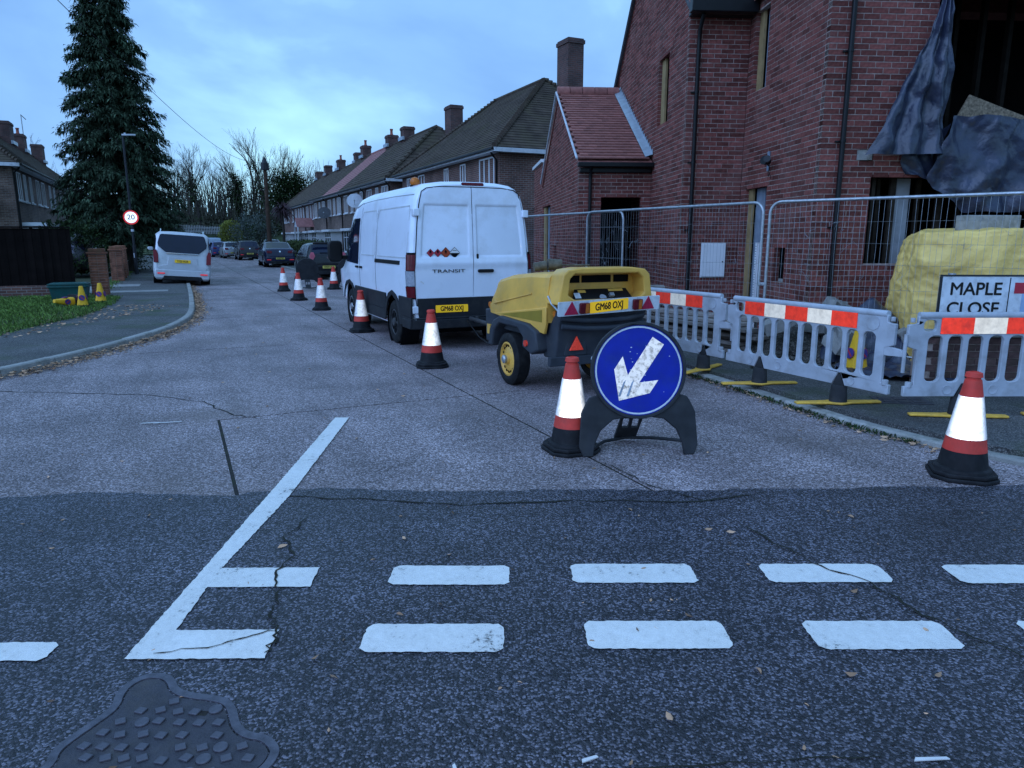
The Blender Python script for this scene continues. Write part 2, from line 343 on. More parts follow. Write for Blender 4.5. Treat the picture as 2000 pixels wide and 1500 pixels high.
def strip(name, pts, w0, z, m, parent, jit=.35, sub=6, seed=0):
    P = []
    for (a, b) in zip(pts, pts[1:]):
        for k in range(sub): P.append((lerp(a[0], b[0], k / sub), lerp(a[1], b[1], k / sub)))
    P.append(pts[-1]); vs = []; q = random.Random(seed)
    w0 *= .62
    for i, p in enumerate(P):
        a = P[max(0, i - 1)]; b = P[min(len(P) - 1, i + 1)]; dx, dy = b[0] - a[0], b[1] - a[1]; l_ = math.hypot(dx, dy) or 1
        ox = q.uniform(-1, 1) * jit * w0 * 3.5; ww = w0 * q.uniform(.35, 1.3)
        if i in (0, len(P) - 1): ww *= .3
        for sg in (-1, 1): vs.append((p[0] + (-dy / l_) * (sg * ww / 2 + ox), p[1] + (dx / l_) * (sg * ww / 2 + ox), z))
    fs = [(2 * i, 2 * i + 2, 2 * i + 3, 2 * i + 1) for i in range(len(P) - 1)]
    return MB().add(vs, fs).build(name, m, parent)
strip('crack', [(-6.2, 7.75), (-5.0, 7.62), (-3.87, 7.5), (-3.21, 7.18), (-2.71, 6.63), (-2.4, 6.5)], .03, .003, CRACK, street, seed=1)
strip('crack', [(.69, 5.12), (.82, 4.86), (.94, 4.61), (1.25, 4.3)], .02, .0085, CRACK, street, seed=2)
strip('crack', [(-1.5, 4.42), (-.9, 4.33), (-.3, 4.24), (.4, 4.32), (1.2, 4.3), (1.6, 4.42)], .028, .008, CRACK, road, seed=3)
strip('crack', [(-1.22, 4.05), (-1.28, 3.75), (-1.16, 3.5), (-1.2, 3.3), (-1.1, 3.1), (-1.08, 2.9), (-.99, 2.75), (-1.0, 2.6)], .022, .0125, CRACK, road, seed=4)
strip('crack', [(1.35, 3.9), (1.55, 3.42), (1.75, 3.2), (1.83, 2.9), (1.95, 2.72), (2.15, 2.45), (2.5, 2.2)], .022, .0125, CRACK, road, seed=5)
strip('crack', [(-.35, 1.85), (0, 1.9), (.6, 1.98), (1.2, 2.02)], .012, .008, CRACK, road, seed=6)
strip('crack', [(-1.45, 2.6), (-1.25, 2.64), (-1.12, 2.72), (-1.0, 2.78)], .012, .0125, CRACK, road, seed=8)
def rough_poly(poly, amp, seed, step=.03):
    out = []; q = random.Random(seed)
    for a, b in zip(poly, poly[1:] + poly[:1]):
        k = max(1, int(math.hypot(b[0] - a[0], b[1] - a[1]) / step))
        for i in range(k): out.append((lerp(a[0], b[0], i / k) + q.uniform(-amp, amp), lerp(a[1], b[1], i / k) + q.uniform(-amp, amp)))
    return out
def mark(poly, seed): return sheet('road_marking', rough_poly(poly, .0035, seed, .02), .0085, MARK, road)
def dash(x0, x1, y0, y1, seed, k=.0):
    c = .025
    mark([(x0 + c, y0), (x1 - c, y0), (x1, y0 + c), (x1 + k, y1 - c), (x1 + k - c, y1), (x0 + k + c, y1), (x0 + k, y1 - c), (x0, y0 + c)], seed)
for i, (a, b, y0, y1) in enumerate([(-.625, -.035, 2.61, 2.825), (.315, .915, 2.635, 2.85), (1.262, 1.865, 2.63, 2.85), (2.2, 2.8, 2.63, 2.85), (3.1, 3.7, 2.63, 2.85), (-2.5, -1.87, 2.55, 2.68)]):
    dash(a, b, y0, y1, i)
for i, (a, b, y0, y1) in enumerate([(-.605, -.015, 3.185, 3.39), (.3, .915, 3.205, 3.41), (1.265, 1.88, 3.21, 3.41), (2.2, 2.8, 3.2, 3.4), (3.15, 3.75, 3.2, 3.4)]):
    dash(a, b, y0, y1, 20 + i)
mark([(-1.55, 2.56), (-.99, 2.565), (-1.0, 2.78), (-1.44, 2.775), (-1.49, 3.16), (-.975, 3.165), (-.985, 3.37), (-1.49, 3.365), (-1.44, 4.41), (-1.53, 6.49), (-1.665, 6.49), (-1.585, 4.41), (-1.6, 3.36)][:1] +
     [(-.99, 2.565), (-1.0, 2.78), (-1.44, 2.775), (-1.47, 3.16), (-.975, 3.165), (-.985, 3.37), (-1.48, 3.365), (-1.455, 4.41), (-1.535, 6.49), (-1.665, 6.49), (-1.6, 4.41)], 40)
# manhole cover with three lobes
mo = [(-1.53, 1.9), (-1.485, 1.97), (-1.51, 2.03), (-1.5, 2.09), (-1.46, 2.19), (-1.435, 2.26), (-1.46, 2.33), (-1.46, 2.4), (-1.42, 2.46), (-1.35, 2.47), (-1.29, 2.44), (-1.24, 2.365), (-1.16, 2.34), (-1.09, 2.33), (-1.03, 2.31), (-.985, 2.26), (-.94, 2.17), (-.89, 2.13), (-.83, 2.12), (-.78, 2.08), (-.755, 2.03), (-.77, 1.95), (-.84, 1.87), (-.88, 1.75), (-.95, 1.66), (-1.1, 1.6), (-1.25, 1.6), (-1.38, 1.66), (-1.43, 1.75), (-1.5, 1.8)]
mc = (-1.18, 1.95)
IRON = mat('cast_iron', (.05, .049, .06), .6, metal=.15, var=.25, scale=14, bump=.5, bscale=90, dirt=((.08, .07, .06), .6, 8))
IRONW = mat('worn_iron', (.085, .085, .105), .5, metal=.2, var=.3, scale=30)
def chaikin(p, k=2):
    for _ in range(k):
        p = [q for a, b in zip(p, p[1:] + p[:1]) for q in ((.75 * a[0] + .25 * b[0], .75 * a[1] + .25 * b[1]), (.25 * a[0] + .75 * b[0], .25 * a[1] + .75 * b[1]))]
    return p
def scl(p, k): # move an outline inwards by k metres
    out = []
    for i in range(len(p)):
        a, b = p[i - 1], p[(i + 1) % len(p)]; dx, dy = b[0] - a[0], b[1] - a[1]; l_ = math.hypot(dx, dy) or 1
        out.append((p[i][0] + dy / l_ * k, p[i][1] - dx / l_ * k))   # outline runs clockwise
    return out
mo = chaikin(mo, 2)
mh = thing('manhole_cover', 'cast iron three lobed manhole cover set in the dark asphalt', 'manhole cover', (mc[0], mc[1], 0))
T0 = Matrix.Translation((-mc[0], -mc[1], 0))
MB().prism(mo, -.02, .010, M=T0, holes=[scl(mo, .03)]).build('frame', IRONW, mh, bevel=.003)
MB().prism(scl(mo, .036), -.03, .007, M=T0).build('cover', IRON, mh)
def inpoly(x, y, P):
    c = False
    for (x0, y0), (x1, y1) in zip(P, P[1:] + P[:1]):
        if (y0 > y) != (y1 > y) and x < (x1 - x0) * (y - y0) / (y1 - y0) + x0: c = not c
    return c
moi = scl(mo, .06); k = 0
for r_ in range(13):
    for c_ in range(14):
        x, y = -1.55 + c_ * .066 + (r_ % 2) * .033 + rnd.uniform(-.008, .008), 1.58 + r_ * .06 + rnd.uniform(-.008, .008)
        if not inpoly(x, y, moi) or y > 2.3 or rnd.random() < .12: continue
        a = .5 + (rnd.random() < .5) * .75 + rnd.uniform(-.1, .1); k += 1
        if k % 9 == 4: P_ = circ(0, 0, .024, 14)
        else: P_ = [(.021 * math.cos(a + i * math.pi / 2) * 1.15, .021 * math.sin(a + i * math.pi / 2)) for i in range(4)]
        MB().prism(P_, .007, .0145).build('stud', IRONW, mh, loc=(x - mc[0], y - mc[1], 0), bevel=.002)
MB().prism([(-.03, -.008), (.03, -.012), (.034, .01), (-.02, .014)], .0071, .0085).build('keyhole', JOINT, mh, loc=(.07, .28, 0))
# ------------------------------------------------------------------ kerbs and pavements
def path_len(p): return sum(math.hypot(b[0] - a[0], b[1] - a[1]) for a, b in zip(p, p[1:]))
def along(p, d):
    for a, b in zip(p, p[1:]):
        l_ = math.hypot(b[0] - a[0], b[1] - a[1])
        if d <= l_ or (b is p[-1]):
            return (lerp(a[0], b[0], d / l_), lerp(a[1], b[1], d / l_)), ((b[0] - a[0]) / l_, (b[1] - a[1]) / l_)
        d -= l_
def catmull(p, k=6):
    out = []
    for i in range(len(p) - 1):
        p0, p1, p2, p3 = p[max(0, i - 1)], p[i], p[i + 1], p[min(len(p) - 1, i + 2)]
        for j in range(k):
            t = j / k; out.append(tuple(.5 * (2 * p1[c] + (p2[c] - p0[c]) * t + (2 * p0[c] - 5 * p1[c] + 4 * p2[c] - p3[c]) * t * t + (3 * p1[c] - p0[c] - 3 * p2[c] + p3[c]) * t ** 3) for c in (0, 1)))
    return out + [p[-1]]
def kerb(name, line, side, h=.11, w_=.13, n_=None, zf=None):
    root = bpy.data.objects.new(name, None); COL.objects.link(root); root['kind'] = 'structure'
    L = path_len(line); n_ = n_ or int(L / .92)
    for i in range(n_):
        d0, d1 = L * i / n_ + .006, L * (i + 1) / n_ - .006
        (a, da), (b, db), (c, dc) = along(line, d0), along(line, d1), along(line, (d0 + d1) / 2)
        hz = (zf(i / n_) if zf else h) + rnd.uniform(-.008, .008)
        vs = []
        for (p, d) in ((a, da), (c, dc), (b, db)):
            nx, ny = -d[1] * side, d[0] * side
            for off, z in ((0, -.05), (.012, hz - .015), (.028, hz), (w_, hz), (w_, -.05)):
                vs.append((p[0] + nx * off - c[0], p[1] + ny * off - c[1], z))
        fs = []
        for j in range(2):
            for q in range(4): f = (j * 5 + q, (j + 1) * 5 + q, (j + 1) * 5 + q + 1, j * 5 + q + 1); fs.append(f if side < 0 else f[::-1])
        e0 = (0, 1, 2, 3, 4); e1 = (14, 13, 12, 11, 10); fs += [e0, e1] if side < 0 else [e0[::-1], e1[::-1]]
        MB().add(vs, fs).build('kerbstone', KERB, root, loc=(c[0], c[1], 0))
    return root
lk = catmull([(-9.5, 4.5), (-6.9, 6.6), (-6.25, 8.4), (-6.12, 9.4), (-6.06, 10.4), (-6.12, 12.07), (-6.38, 13.75), (-6.98, 15.6), ST(21, .36), ST(27, .4), ST(33, .4), ST(45, .4), ST(60, .3), ST(80, .3)])
kerb('left_kerb', lk, 1, n_=84)
rk = catmull([(12, 3.6), (7, 3.9), (4.6, 4.45), (3.79, 5.03), (3.45, 5.47), (3.12, 6.05), (2.84, 6.84), (2.52, 7.82), (2.15, 8.8), (1.5, 10.3), ST(11.5, 5.75), ST(16, 5.75), ST(30, 5.75), ST(50, 5.7), ST(88, 5.7)])
kerb('right_kerb', rk, -1, n_=104, zf=lambda f: .1 if f < .075 or f > .14 else .045)
def offs(line, k):
    out = []
    for i in range(len(line)):
        a, b = line[max(0, i - 1)], line[min(len(line) - 1, i + 1)]; dx, dy = b[0] - a[0], b[1] - a[1]; l_ = math.hypot(dx, dy)
        out.append((line[i][0] - dy / l_ * k, line[i][1] + dx / l_ * k))
    return out
lp = offs(lk, .125)
kind(sheet('left_pavement', lp + [ST(80, -3), ST(36, -2.6), ST(22.5, -2.6), (-14, 18), (-40, 8), (-40, 4.5)], .098, PAVE, thick=.1), 'structure')
rp_ = offs(rk, -.125)
kind(sheet('right_pavement', rp_ + [ST(88, 9.5), ST(25, 9.5), (8, 22), (24, 22), (24, 3.6)], .088, PAVE, thick=.1), 'structure')
PAVE2 = aggregate('paler_tarmac', (.05, .05, .048), (.1, .098, .094), (.2, .19, .18), 120, .4, .8, .2)
FLAG = mat('paving_flag', (.26, .25, .24), .85, var=.2, scale=6, bump=.3)
sheet('crossover', [ST(23.2, .2), ST(23.0, -2.2), ST(30.8, -2.2), ST(30.5, .2)], .103, PAVE2, bpy.data.objects['left_pavement'])
sheet('paving_flag', [ST(24.2, -.3), ST(24.2, -1.9), ST(25.0, -1.9), ST(25.0, -.3)], .107, FLAG, bpy.data.objects['left_pavement'])
sheet('paving_flag', [ST(27.2, -1.2), ST(27.2, -2.1), ST(28.6, -2.1), ST(28.6, -1.2)], .107, FLAG, bpy.data.objects['left_pavement'])
sheet('drive_flag', [ST(24.2, -2.3), ST(24.2, -4.6), ST(28.5, -4.6), ST(28.5, -2.3)], .104, FLAG, bpy.data.objects['left_pavement'])
# site earth behind the barriers
kind(sheet('site_ground', [(5.2, 7.4), (12, 7.4), (12, 10.3), (4.3, 10.2), (4.2, 13), (2.8, 13), (2.5, 15.3), (.3, 15.4), (-.3, 24), (-1.6, 24), (-.1, 16.3), (1.6, 13.2), (3.3, 10.2)], .094, SITE), 'structure')
# inspection cover in the pavement
ic = thing('inspection_cover', 'small rusty rectangular inspection cover in the footway behind the right hand cone', 'drain cover', (3.85, 6.85, .088), R(-8))
MB().prism(rr(0, 0, .5, .32, .02), 0, .006).build('frame', IRON, ic)
for i in range(3):
    for j in range(2): MB().prism(rr(-.14 + .14 * i, -.06 + .12 * j, .11, .09, .01), .006, .011).build('raised_panel', IRON, ic)
# ------------------------------------------------------------------ the new brick building (local frame: x along its front, y away from the road)
BO, BA = (4.37, 10.2), R(4)
bld = thing('brick_house', 'unfinished new red brick building with stepped walls, bare openings and a tiled side porch', 'house', (*BO, 0), BA)
OCH = mat('insulation_board', (.3, .2, .09), .8, var=.2, scale=5)
MEMB = mat('grey_membrane', (.2, .24, .3), .5, var=.25, scale=6)
DARKIN = mat('room_shade', (.008, .007, .007), .95, var=.3, scale=6, spec=.05)  # near-black colour paints in the darkness of the unlit rooms
PBRICK = MB(); MORT = MB(); single = []
def wall(M, L0, L1, z0, z1, ops=(), top=None, off=0., indiv=False, mortar=True):
    """M maps (along, outward, up) to the house frame"""
    bl, bh, jt = .214, .064, .011
    k = 0; z = z0
    while z < z1 - .02:
        zt = min(z + bh, z1); zm = (z + zt) / 2
        lo, hi = (L0, L1) if top is None else top(zm, L0, L1)
        segs = [(lo, hi)]
        for (a0, a1, b0, b1) in ops:
            if b0 < zm < b1:
                ns = []
                for (p, q) in segs:
                    if a1 <= p or a0 >= q: ns.append((p, q))
                    else:
                        if a0 - p > .02: ns.append((p, a0))
                        if q - a1 > .02: ns.append((a1, q))
                segs = ns
        ph = ((k % 2) * .1125 + off)
        for (p, q) in segs:
            x = L0 - .225 + ph - .1125
            while x < q:
                x0, x1 = max(x, p), min(x + bl, q); 
                if x1 - x0 > .034:
                    if x1 > q - .05: x1 = q
                    if x0 < p + .05: x0 = p
                    pr = .003 + rnd.uniform(-.0015, .0018); tnt = rnd.random() * .98 + .01
                    if indiv and abs(x1 - x0 - bl) < 1e-6 and abs(zt - z - bh) < 1e-6: single.append((M, x0, pr, z, tnt))
                    else: PBRICK.box(x0, x1, -.092, pr, z, zt, 0, tnt, M)
                x += bl + jt
        z += bh + jt; k += 1
    if mortar:
        xs = sorted({L0, L1, *[o[0] - .006 for o in ops], *[o[1] + .006 for o in ops]}); zs = sorted({z0, z1, *[o[2] - .006 for o in ops], *[o[3] + .006 for o in ops]})
        xs = [x for x in xs if L0 - 1e-6 <= x <= L1 + 1e-6]; zs = [q for q in zs if z0 - 1e-6 <= q <= z1 + 1e-6]
        for a, b in zip(xs, xs[1:]):
            for c, d in zip(zs, zs[1:]):
                if any(o[0] - .007 < (a + b) / 2 < o[1] + .007 and o[2] - .007 < (c + d) / 2 < o[3] + .007 for o in ops): continue
                MORT.box(a, b, -.1, 0, c, d, 0, 0., M)
WX = lambda y: MX((1, 0, 0), (0, -1, 0), (0, 0, 1), (0, y, 0))                 # wall facing the road
WS = lambda x: MX((0, 1, 0), (-1, 0, 0), (0, 0, 1), (x, 0, 0))                 # side wall facing left
XA, XB, XP = -.13, -1.17, -2.66
EV = 5.5
LOWO = (.62, 3.2, 1.32, 2.53); UPO = (1.34, 5.0, 2.86, 5.0)
wall(WX(0), XA - .008, 5.2, .1, 5.5, [LOWO, UPO, (.44, .62, 2.72, 2.86)], indiv=True)
SW = (2.02, 2.56, 4.08, 5.32); SD = (1.70, 2.58, .1, 2.52); SN = (.87, 1.25, 1.0, 1.55)
wall(WS(XA), .1, 2.8, .1, 5.5, [SW, SD, SN], off=.07)
wall(WX(2.8), XB - .008, XA - .009, .1, EV, [])
RY, RZ = 5.55, EV + 2.75 * .885
def gab(z, a, b):
    if z < EV: return a, b
    t = (z - EV) / (RZ - EV); return lerp(2.8, RY, t) + .02, lerp(8.3, RY, t) - .02
GW = (3.99, 4.7, 3.83, 5.08); GN = (4.32, 4.6, 1.0, 1.51)
wall(WS(XB), 2.9, 8.3, .1, RZ - .05, [GW, GN], top=gab, off=.03, mortar=False)
for a, b, c, d in [(2.9, 8.3, .1, .994), (2.9, 4.314, .994, 1.516), (4.606, 8.3, .994, 1.516), (2.9, 8.3, 1.516, 3.824), (2.9, 3.984, 3.824, 5.086), (4.706, 8.3, 3.824, 5.086), (2.9, 8.3, 5.086, EV)]:
    MORT.box(a, b, -.1, 0, c, d, 0, 0., WS(XB))
MORT.prism([(2.82, EV), (8.28, EV), (RY, RZ - .02)], -.1, 0, M=MX((0, 1, 0), (0, 0, 1), (-1, 0, 0), (XB, 0, 0)))
# porch: front, gabled side, low rear wing
PY, PR, PE = 5.0, 8.2, 3.2
PD = (-2.2, -1.37, .1, 2.51)
wall(WX(PY), XP - .008, XB - .009, .1, PE, [PD])
PRZ = 5.0
def pgab(z, a, b):
    if z < PE: return a, b
    t = (z - PE) / (PRZ - PE); return lerp(PY, PR, t) + .02, (lerp(11.4, PR, t) - .02 if z > 3.87 else b)
PS1 = (9.75, 11.6, .1, 2.57); PS2 = (8.42, 8.95, .7, 1.5)
wall(WS(XP), PY + .1, 14.1, .1, PRZ - .05, [PS1, PS2], top=pgab, off=.02, mortar=False)
for a, b, c, d in [(PY + .1, 14.1, 2.576, PE), (PY + .1, 9.744, 1.506, 2.576), (11.606, 14.1, .1, 2.576), (PY + .1, 8.414, .694, 1.506), (8.956, 9.744, .694, 1.506), (PY + .1, 9.744, .1, .694)]:
    MORT.box(a, b, -.1, 0, c, d, 0, 0., WS(XP))
MORT.prism([(PY + .03, PE), (14.1, PE), (14.1, 3.86), (11.2, 3.86), (PR, PRZ - .02)], -.1, 0, M=MX((0, 1, 0), (0, 0, 1), (-1, 0, 0), (XP, 0, 0)))
# bricks nearest the road that can be told apart are separate; the rest is one piece of brickwork
def vis(e):
    M, x0, pr, z, t = e; return x0 < 1.7 and z > .55 and z < 4.95 and not (x0 > 1.3 and z > 2.8)
single.sort(key=lambda e: (not vis(e), abs(e[3] - 2.6)))
bm_ = MB().box(0, .214, -.1, 0, 0, .064); bme = bm_.mesh('brick', BRICK)
for i, (M, x0, pr, z, t) in enumerate(single):
    if i < 298:
        link('brick', bme, bld, loc=(x0, -pr, z))
    else: PBRICK.box(x0, x0 + .214, -.092, pr, z, z + .064, 0, t, M)
for v in bme.vertices: v.co.y += .1      # brick occupies 0..100 mm behind its face
bme.update()
kind(PBRICK.build('brickwork', BRICK, bld), 'stuff')
MORT.build('mortar_bed', MORTAR, bld)
# concrete pad, cills, linings of the openings
b = MB()
b.box(.385, .6, -.016, .06, 2.725, 2.855); b.build('padstone', KERB, bld)
for q_ in [(XA + .06, XA + .1, 2.38, 2.555, 4.085, 5.315), (XA + .06, XA + .1, 2.4, 2.57, .11, 2.51), (XB + .06, XB + .1, 4.45, 4.69, 3.84, 5.07), (XP + .04, XP + .1, 11.2, 11.595, .11, 2.56)]: MB().box(*q_).build('insulation_lining', OCH, bld)
for q_ in [(XA + .13, XA + .2, 2.15, 2.37, 4.085, 5.315), (XA + .13, XA + .22, 2.05, 2.39, .5, 2.5), (XP + .12, XP + .2, 10.9, 11.19, .11, 2.56)]: MB().box(*q_).build('cavity_membrane', MEMB, bld)
b = MB().box(XA - .02, XA + .02, 1.715, 1.77, .3, 1.55)
b.build('door_liner', WHITEPL, bld)
b = MB().box(XA + .03, XA + .085, .88, .93, 1.005, 1.545).box(XA + .03, XA + .06, .9, 1.1, 1.005, 1.05); b.build('box_liner', KERB, bld)
# timber studs and props standing in the dark rooms
TD = mat('darkened_stud', (.03, .024, .018), .95, var=.3, scale=9, spec=.05); TD2 = mat('shaded_stud', (.012, .01, .008), .95, var=.3, scale=9, spec=.05)  # stud colours darkened to paint in the shade of the rooms
for x, wd, y, m, z1 in [(.72, .05, .12, TD, 2.5), (.9, .05, .3, TD, 2.5), (.86, .12, .5, TD, 2.6), (1.02, .08, .16, TD, 2.5), (1.14, .2, .22, mat('grey_prop', (.24, .25, .26), .6, var=.2), 2.5), (1.5, .06, .3, TD, 2.5), (1.75, .08, .2, TD, 2.5), (2.1, .05, .25, TD, 2.5), (2.5, .07, .3, TD, 2.5)]:
    MB().box(x, x + wd, y, y + .05, .1, z1).build('stud', m, bld)
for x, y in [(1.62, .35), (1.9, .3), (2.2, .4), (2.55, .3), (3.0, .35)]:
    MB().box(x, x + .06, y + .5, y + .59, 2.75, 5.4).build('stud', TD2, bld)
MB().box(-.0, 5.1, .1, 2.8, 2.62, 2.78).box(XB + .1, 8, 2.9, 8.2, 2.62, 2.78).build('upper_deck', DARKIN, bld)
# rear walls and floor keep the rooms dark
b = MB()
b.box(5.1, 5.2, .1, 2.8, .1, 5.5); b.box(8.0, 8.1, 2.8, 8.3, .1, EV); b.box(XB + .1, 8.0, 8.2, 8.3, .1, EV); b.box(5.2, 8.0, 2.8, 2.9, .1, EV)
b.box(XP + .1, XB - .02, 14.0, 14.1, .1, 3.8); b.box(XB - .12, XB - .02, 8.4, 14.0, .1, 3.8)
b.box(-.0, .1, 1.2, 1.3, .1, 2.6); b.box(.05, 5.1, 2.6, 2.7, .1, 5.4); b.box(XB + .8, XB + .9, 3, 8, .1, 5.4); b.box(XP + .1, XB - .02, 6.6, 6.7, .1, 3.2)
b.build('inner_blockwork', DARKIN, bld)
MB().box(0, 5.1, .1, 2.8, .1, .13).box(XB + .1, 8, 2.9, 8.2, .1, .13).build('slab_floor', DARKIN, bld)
# roofs
RTILE = mat('new_clay_tile', (.27, .105, .085), .75, var=.2, scale=9, bump=.3, bscale=90, tint=.22)
b = MB(); o_ = .12
for (ya, za, yb, zb) in [(2.8 - .22, EV - .2, RY, RZ), (8.3 + .22, EV - .2, RY, RZ)]:
    b.add([(XB - .07, ya, za), (8.2, ya, za), (8.2, yb, zb), (XB - .07, yb, zb), (XB - .07, ya, za + o_), (8.2, ya, za + o_), (8.2, yb, zb + o_), (XB - .07, yb, zb + o_)],
          [(0, 3, 2, 1), (4, 5, 6, 7), (0, 1, 5, 4), (1, 2, 6, 5), (2, 3, 7, 6), (3, 0, 4, 7)])
for (xa, xb_) in [(XA - .12, 2.5), (5.3, 2.5)]:  # front block roof, out of view, added to keep the rooms dark
    b.add([(xa, -.15, 5.46), (xa, 5, 5.46), (xb_, 5, 7.7), (xb_, -.15, 7.7), (xa, -.15, 5.58), (xa, 5, 5.58), (xb_, 5, 7.82), (xb_, -.15, 7.82)],
          [(0, 3, 2, 1), (4, 5, 6, 7), (0, 1, 5, 4), (1, 2, 6, 5), (2, 3, 7, 6), (3, 0, 4, 7)])
b.prism([(XA, 5.5), (5.2, 5.5), (2.5, 7.7)], -.1, 0, M=FRONT(0, 0, 0))
b.build('main_roof', RTILE, bld)
VERGE = mat('dark_verge', (.05, .05, .055), .6, var=.2)
b = MB(); b.tube([(XB - .05, 2.55, EV - .17), (XB - .05, RY, RZ + .02), (XB - .05, 8.55, EV - .17)], .05, 6); b.build('verge_strip', VERGE, bld)
# porch tiles: each tile is a piece
prn = 27; pl = math.hypot(PR - (PY - .12), PRZ + .08 - (PE - .0)); dy, dz = (PR - PY + .12) / pl, (PRZ + .08 - PE) / pl
tl = (pl / prn); tw = .1635
tme = MB().add([(.0015, -.0, 0), (tw - .0015, -.0, 0), (tw - .0015, tl * 1.75, -.004), (.0015, tl * 1.75, -.004), (.0015, -.0, .026), (tw - .0015, 0, .026), (tw - .0015, tl * 1.75, .009), (.0015, tl * 1.75, .009)],
               [(0, 3, 2, 1), (4, 5, 6, 7), (0, 1, 5, 4), (1, 2, 6, 5), (2, 3, 7, 6), (3, 0, 4, 7)]).mesh('roof_tile', RTILE)
sl = math.atan2(dz, dy)
rest = MB()
for r_ in range(prn):
    for c_ in range(9):
        x = XP - .03 + c_ * tw + (r_ % 2) * tw / 2 - tw / 4
        if x + tw > XB - .02: continue
        t_ = link('roof_tile', tme, bld, loc=(x, PY - .12 + dy * tl * r_ - .02 * dz, PE + .03 + dz * tl * r_ + .012)); t_.rotation_euler = (sl - .09 + rnd.uniform(-.012, .012), 0, rnd.uniform(-.006, .006))
b = MB()
for (ya, za, yb, zb) in [(PY - .1, PE - .005, PR, PRZ + .06), (11.5, PE - .005, PR, PRZ + .06)]:
    b.add([(XP - .04, ya, za - .05), (XB - .02, ya, za - .05), (XB - .02, yb, zb - .05), (XP - .04, yb, zb - .05), (XP - .04, ya, za), (XB - .02, ya, za), (XB - .02, yb, zb), (XP - .04, yb, zb)],
          [(0, 3, 2, 1), (4, 5, 6, 7), (0, 1, 5, 4), (1, 2, 6, 5), (2, 3, 7, 6), (3, 0, 4, 7)])
b.build('porch_roof', RTILE, bld)
for k in range(5):
    x0 = XP - .05 + k * .3
    MB().tube([(x0, 0, 0), (x0 + .285, 0, 0)], .14, 14, M=Matrix.Translation((0, PR, PRZ + .12))).build('ridge_tile', RTILE, bld, smooth=40)
LEAD = mat('lead_flashing', (.36, .4, .45), .4, metal=.5, var=.15, scale=9)
b = MB(); nst = 24
b.add([(XB - .17, PY - .12, PE + .09), (XB - .012, PY - .12, PE + .14), (XB - .012, PR, PRZ + .22), (XB - .17, PR, PRZ + .16)], [(0, 1, 2, 3)])
for k in range(nst):
    t0, t1 = k / nst, (k + 1) / nst
    ya, yb = lerp(PY - .1, PR, t0), lerp(PY - .1, PR, t1); za, zb = lerp(PE + .12, PRZ + .2, t0), lerp(PE + .12, PRZ + .2, t1)
    b.add([(XB - .016, ya, za), (XB - .016, yb, zb), (XB - .016, yb, zb + .05), (XB - .016, ya + .01, zb + .05)], [(0, 1, 2, 3)])
b.build('lead_flashing', LEAD, bld)
MB().tube([(XP - .075, PY - .14, PE + .045), (XP - .075, PR, PRZ + .13), (XP - .075, 11.5, PE + .045)], .024, 6).build('verge_trim', mat('pale_trim', (.5, .52, .55), .5), bld)
MB().box(XP - .06, XP + .06, 11.6, 14.2, 3.86, 3.95).build('parapet_cap', WHITEPL, bld)
# gutters and downpipes
b = MB().box(XP - .06, XB - .01, PY - .24, PY - .12, PE - .12, PE - .03).box(XP, XB - .02, PY - .1, PY - .012, PE - .22, PE - .13); b.build('porch_gutter', BLACKPL, bld, bevel=.012)
b = MB().box(XB - .1, XA - .02, 2.42, 2.58, EV - .2, EV + .04).box(XB - .05, XA - .02, 2.6, 2.785, EV - .2, EV - .15); b.build('eaves_gutter', BLACKPL, bld, bevel=.012)
def pipe(x, y, z0, z1, top=None):
    p = [(x, y - .055, z0), (x, y - .055, z1)] + (top or [])
    b = MB().tube(p, .034, 10)
    for z in [z0 + .55 + 1.15 * k for k in range(6)]:
        if z < z1 - .1: b.tube([(x, y - .055, z), (x, y - .055, z + .035)], .042, 10).box(x - .09, x + .02, y - .035, y - .006, z + .005, z + .025)
    b.build('downpipe', BLACKPL, bld, smooth=40)
pipe(.14, 0, .1, 5.5); pipe(-1.03, 2.8, .1, 4.9, [(-1.03, 2.72, 5.1), (-1.03, 2.55, 5.3)]); pipe(-2.44, PY, .1, 2.85, [(-2.44, PY - .06, 2.98), (-2.44, PY - .17, 3.1)])
mbx = thing('meter_box', 'white plastic utility meter box fixed low on the brick wall behind the wire fence', 'meter box', (0, 0, 0)); mbx.location = (*BO, 0); mbx.rotation_euler.z = BA
MB().box(-.8, -.35, 2.765, 2.79, .98, 1.59).build('back_frame', WHITEPL, mbx, bevel=.006)
MB().box(-.785, -.365, 2.74, 2.763, .995, 1.575).build('door', WHITEPL, mbx, bevel=.006)
MB().tube([(-.41, 2.742, 1.26), (-.41, 2.73, 1.26)], .012, 10).build('lock', BLACKPL, mbx)
BM = Matrix.Translation((*BO, 0)) @ Matrix.Rotation(BA, 4, 'Z')
def bw(x, y, z=0): return tuple(BM @ Vector((x, y, z)))
# outside lamp on the side wall
lam = thing('security_lamp', 'small black security lamp with dangling cable on the recessed brick side wall', 'lamp', bw(XA, 1.52, 2.83), BA)
MB().box(-.02, -.008, .12, .2, -.1, .2).build('back_plate', MEMB, lam)
MB().tube([(-.02, .13, -.02), (-.1, .02, 0), (-.16, -.05, .02)], .014, 8).build('arm', BLACKPL, lam)
MB().tube([(-.1, -.04, .02), (-.2, -.1, .04)], [.055, .07], 12).tube([(-.16, -.16, .03), (-.2, -.22, .05)], [.04, .055], 12).build('lamp_head', BLACKPL, lam, smooth=40)
MB().tube([(-.02, .1, -.05), (-.05, .06, -.16), (-.06, .02, -.2), (-.05, .0, -.14), (-.03, -.02, -.24)], .006, 5).build('cable', BLACKPL, lam)
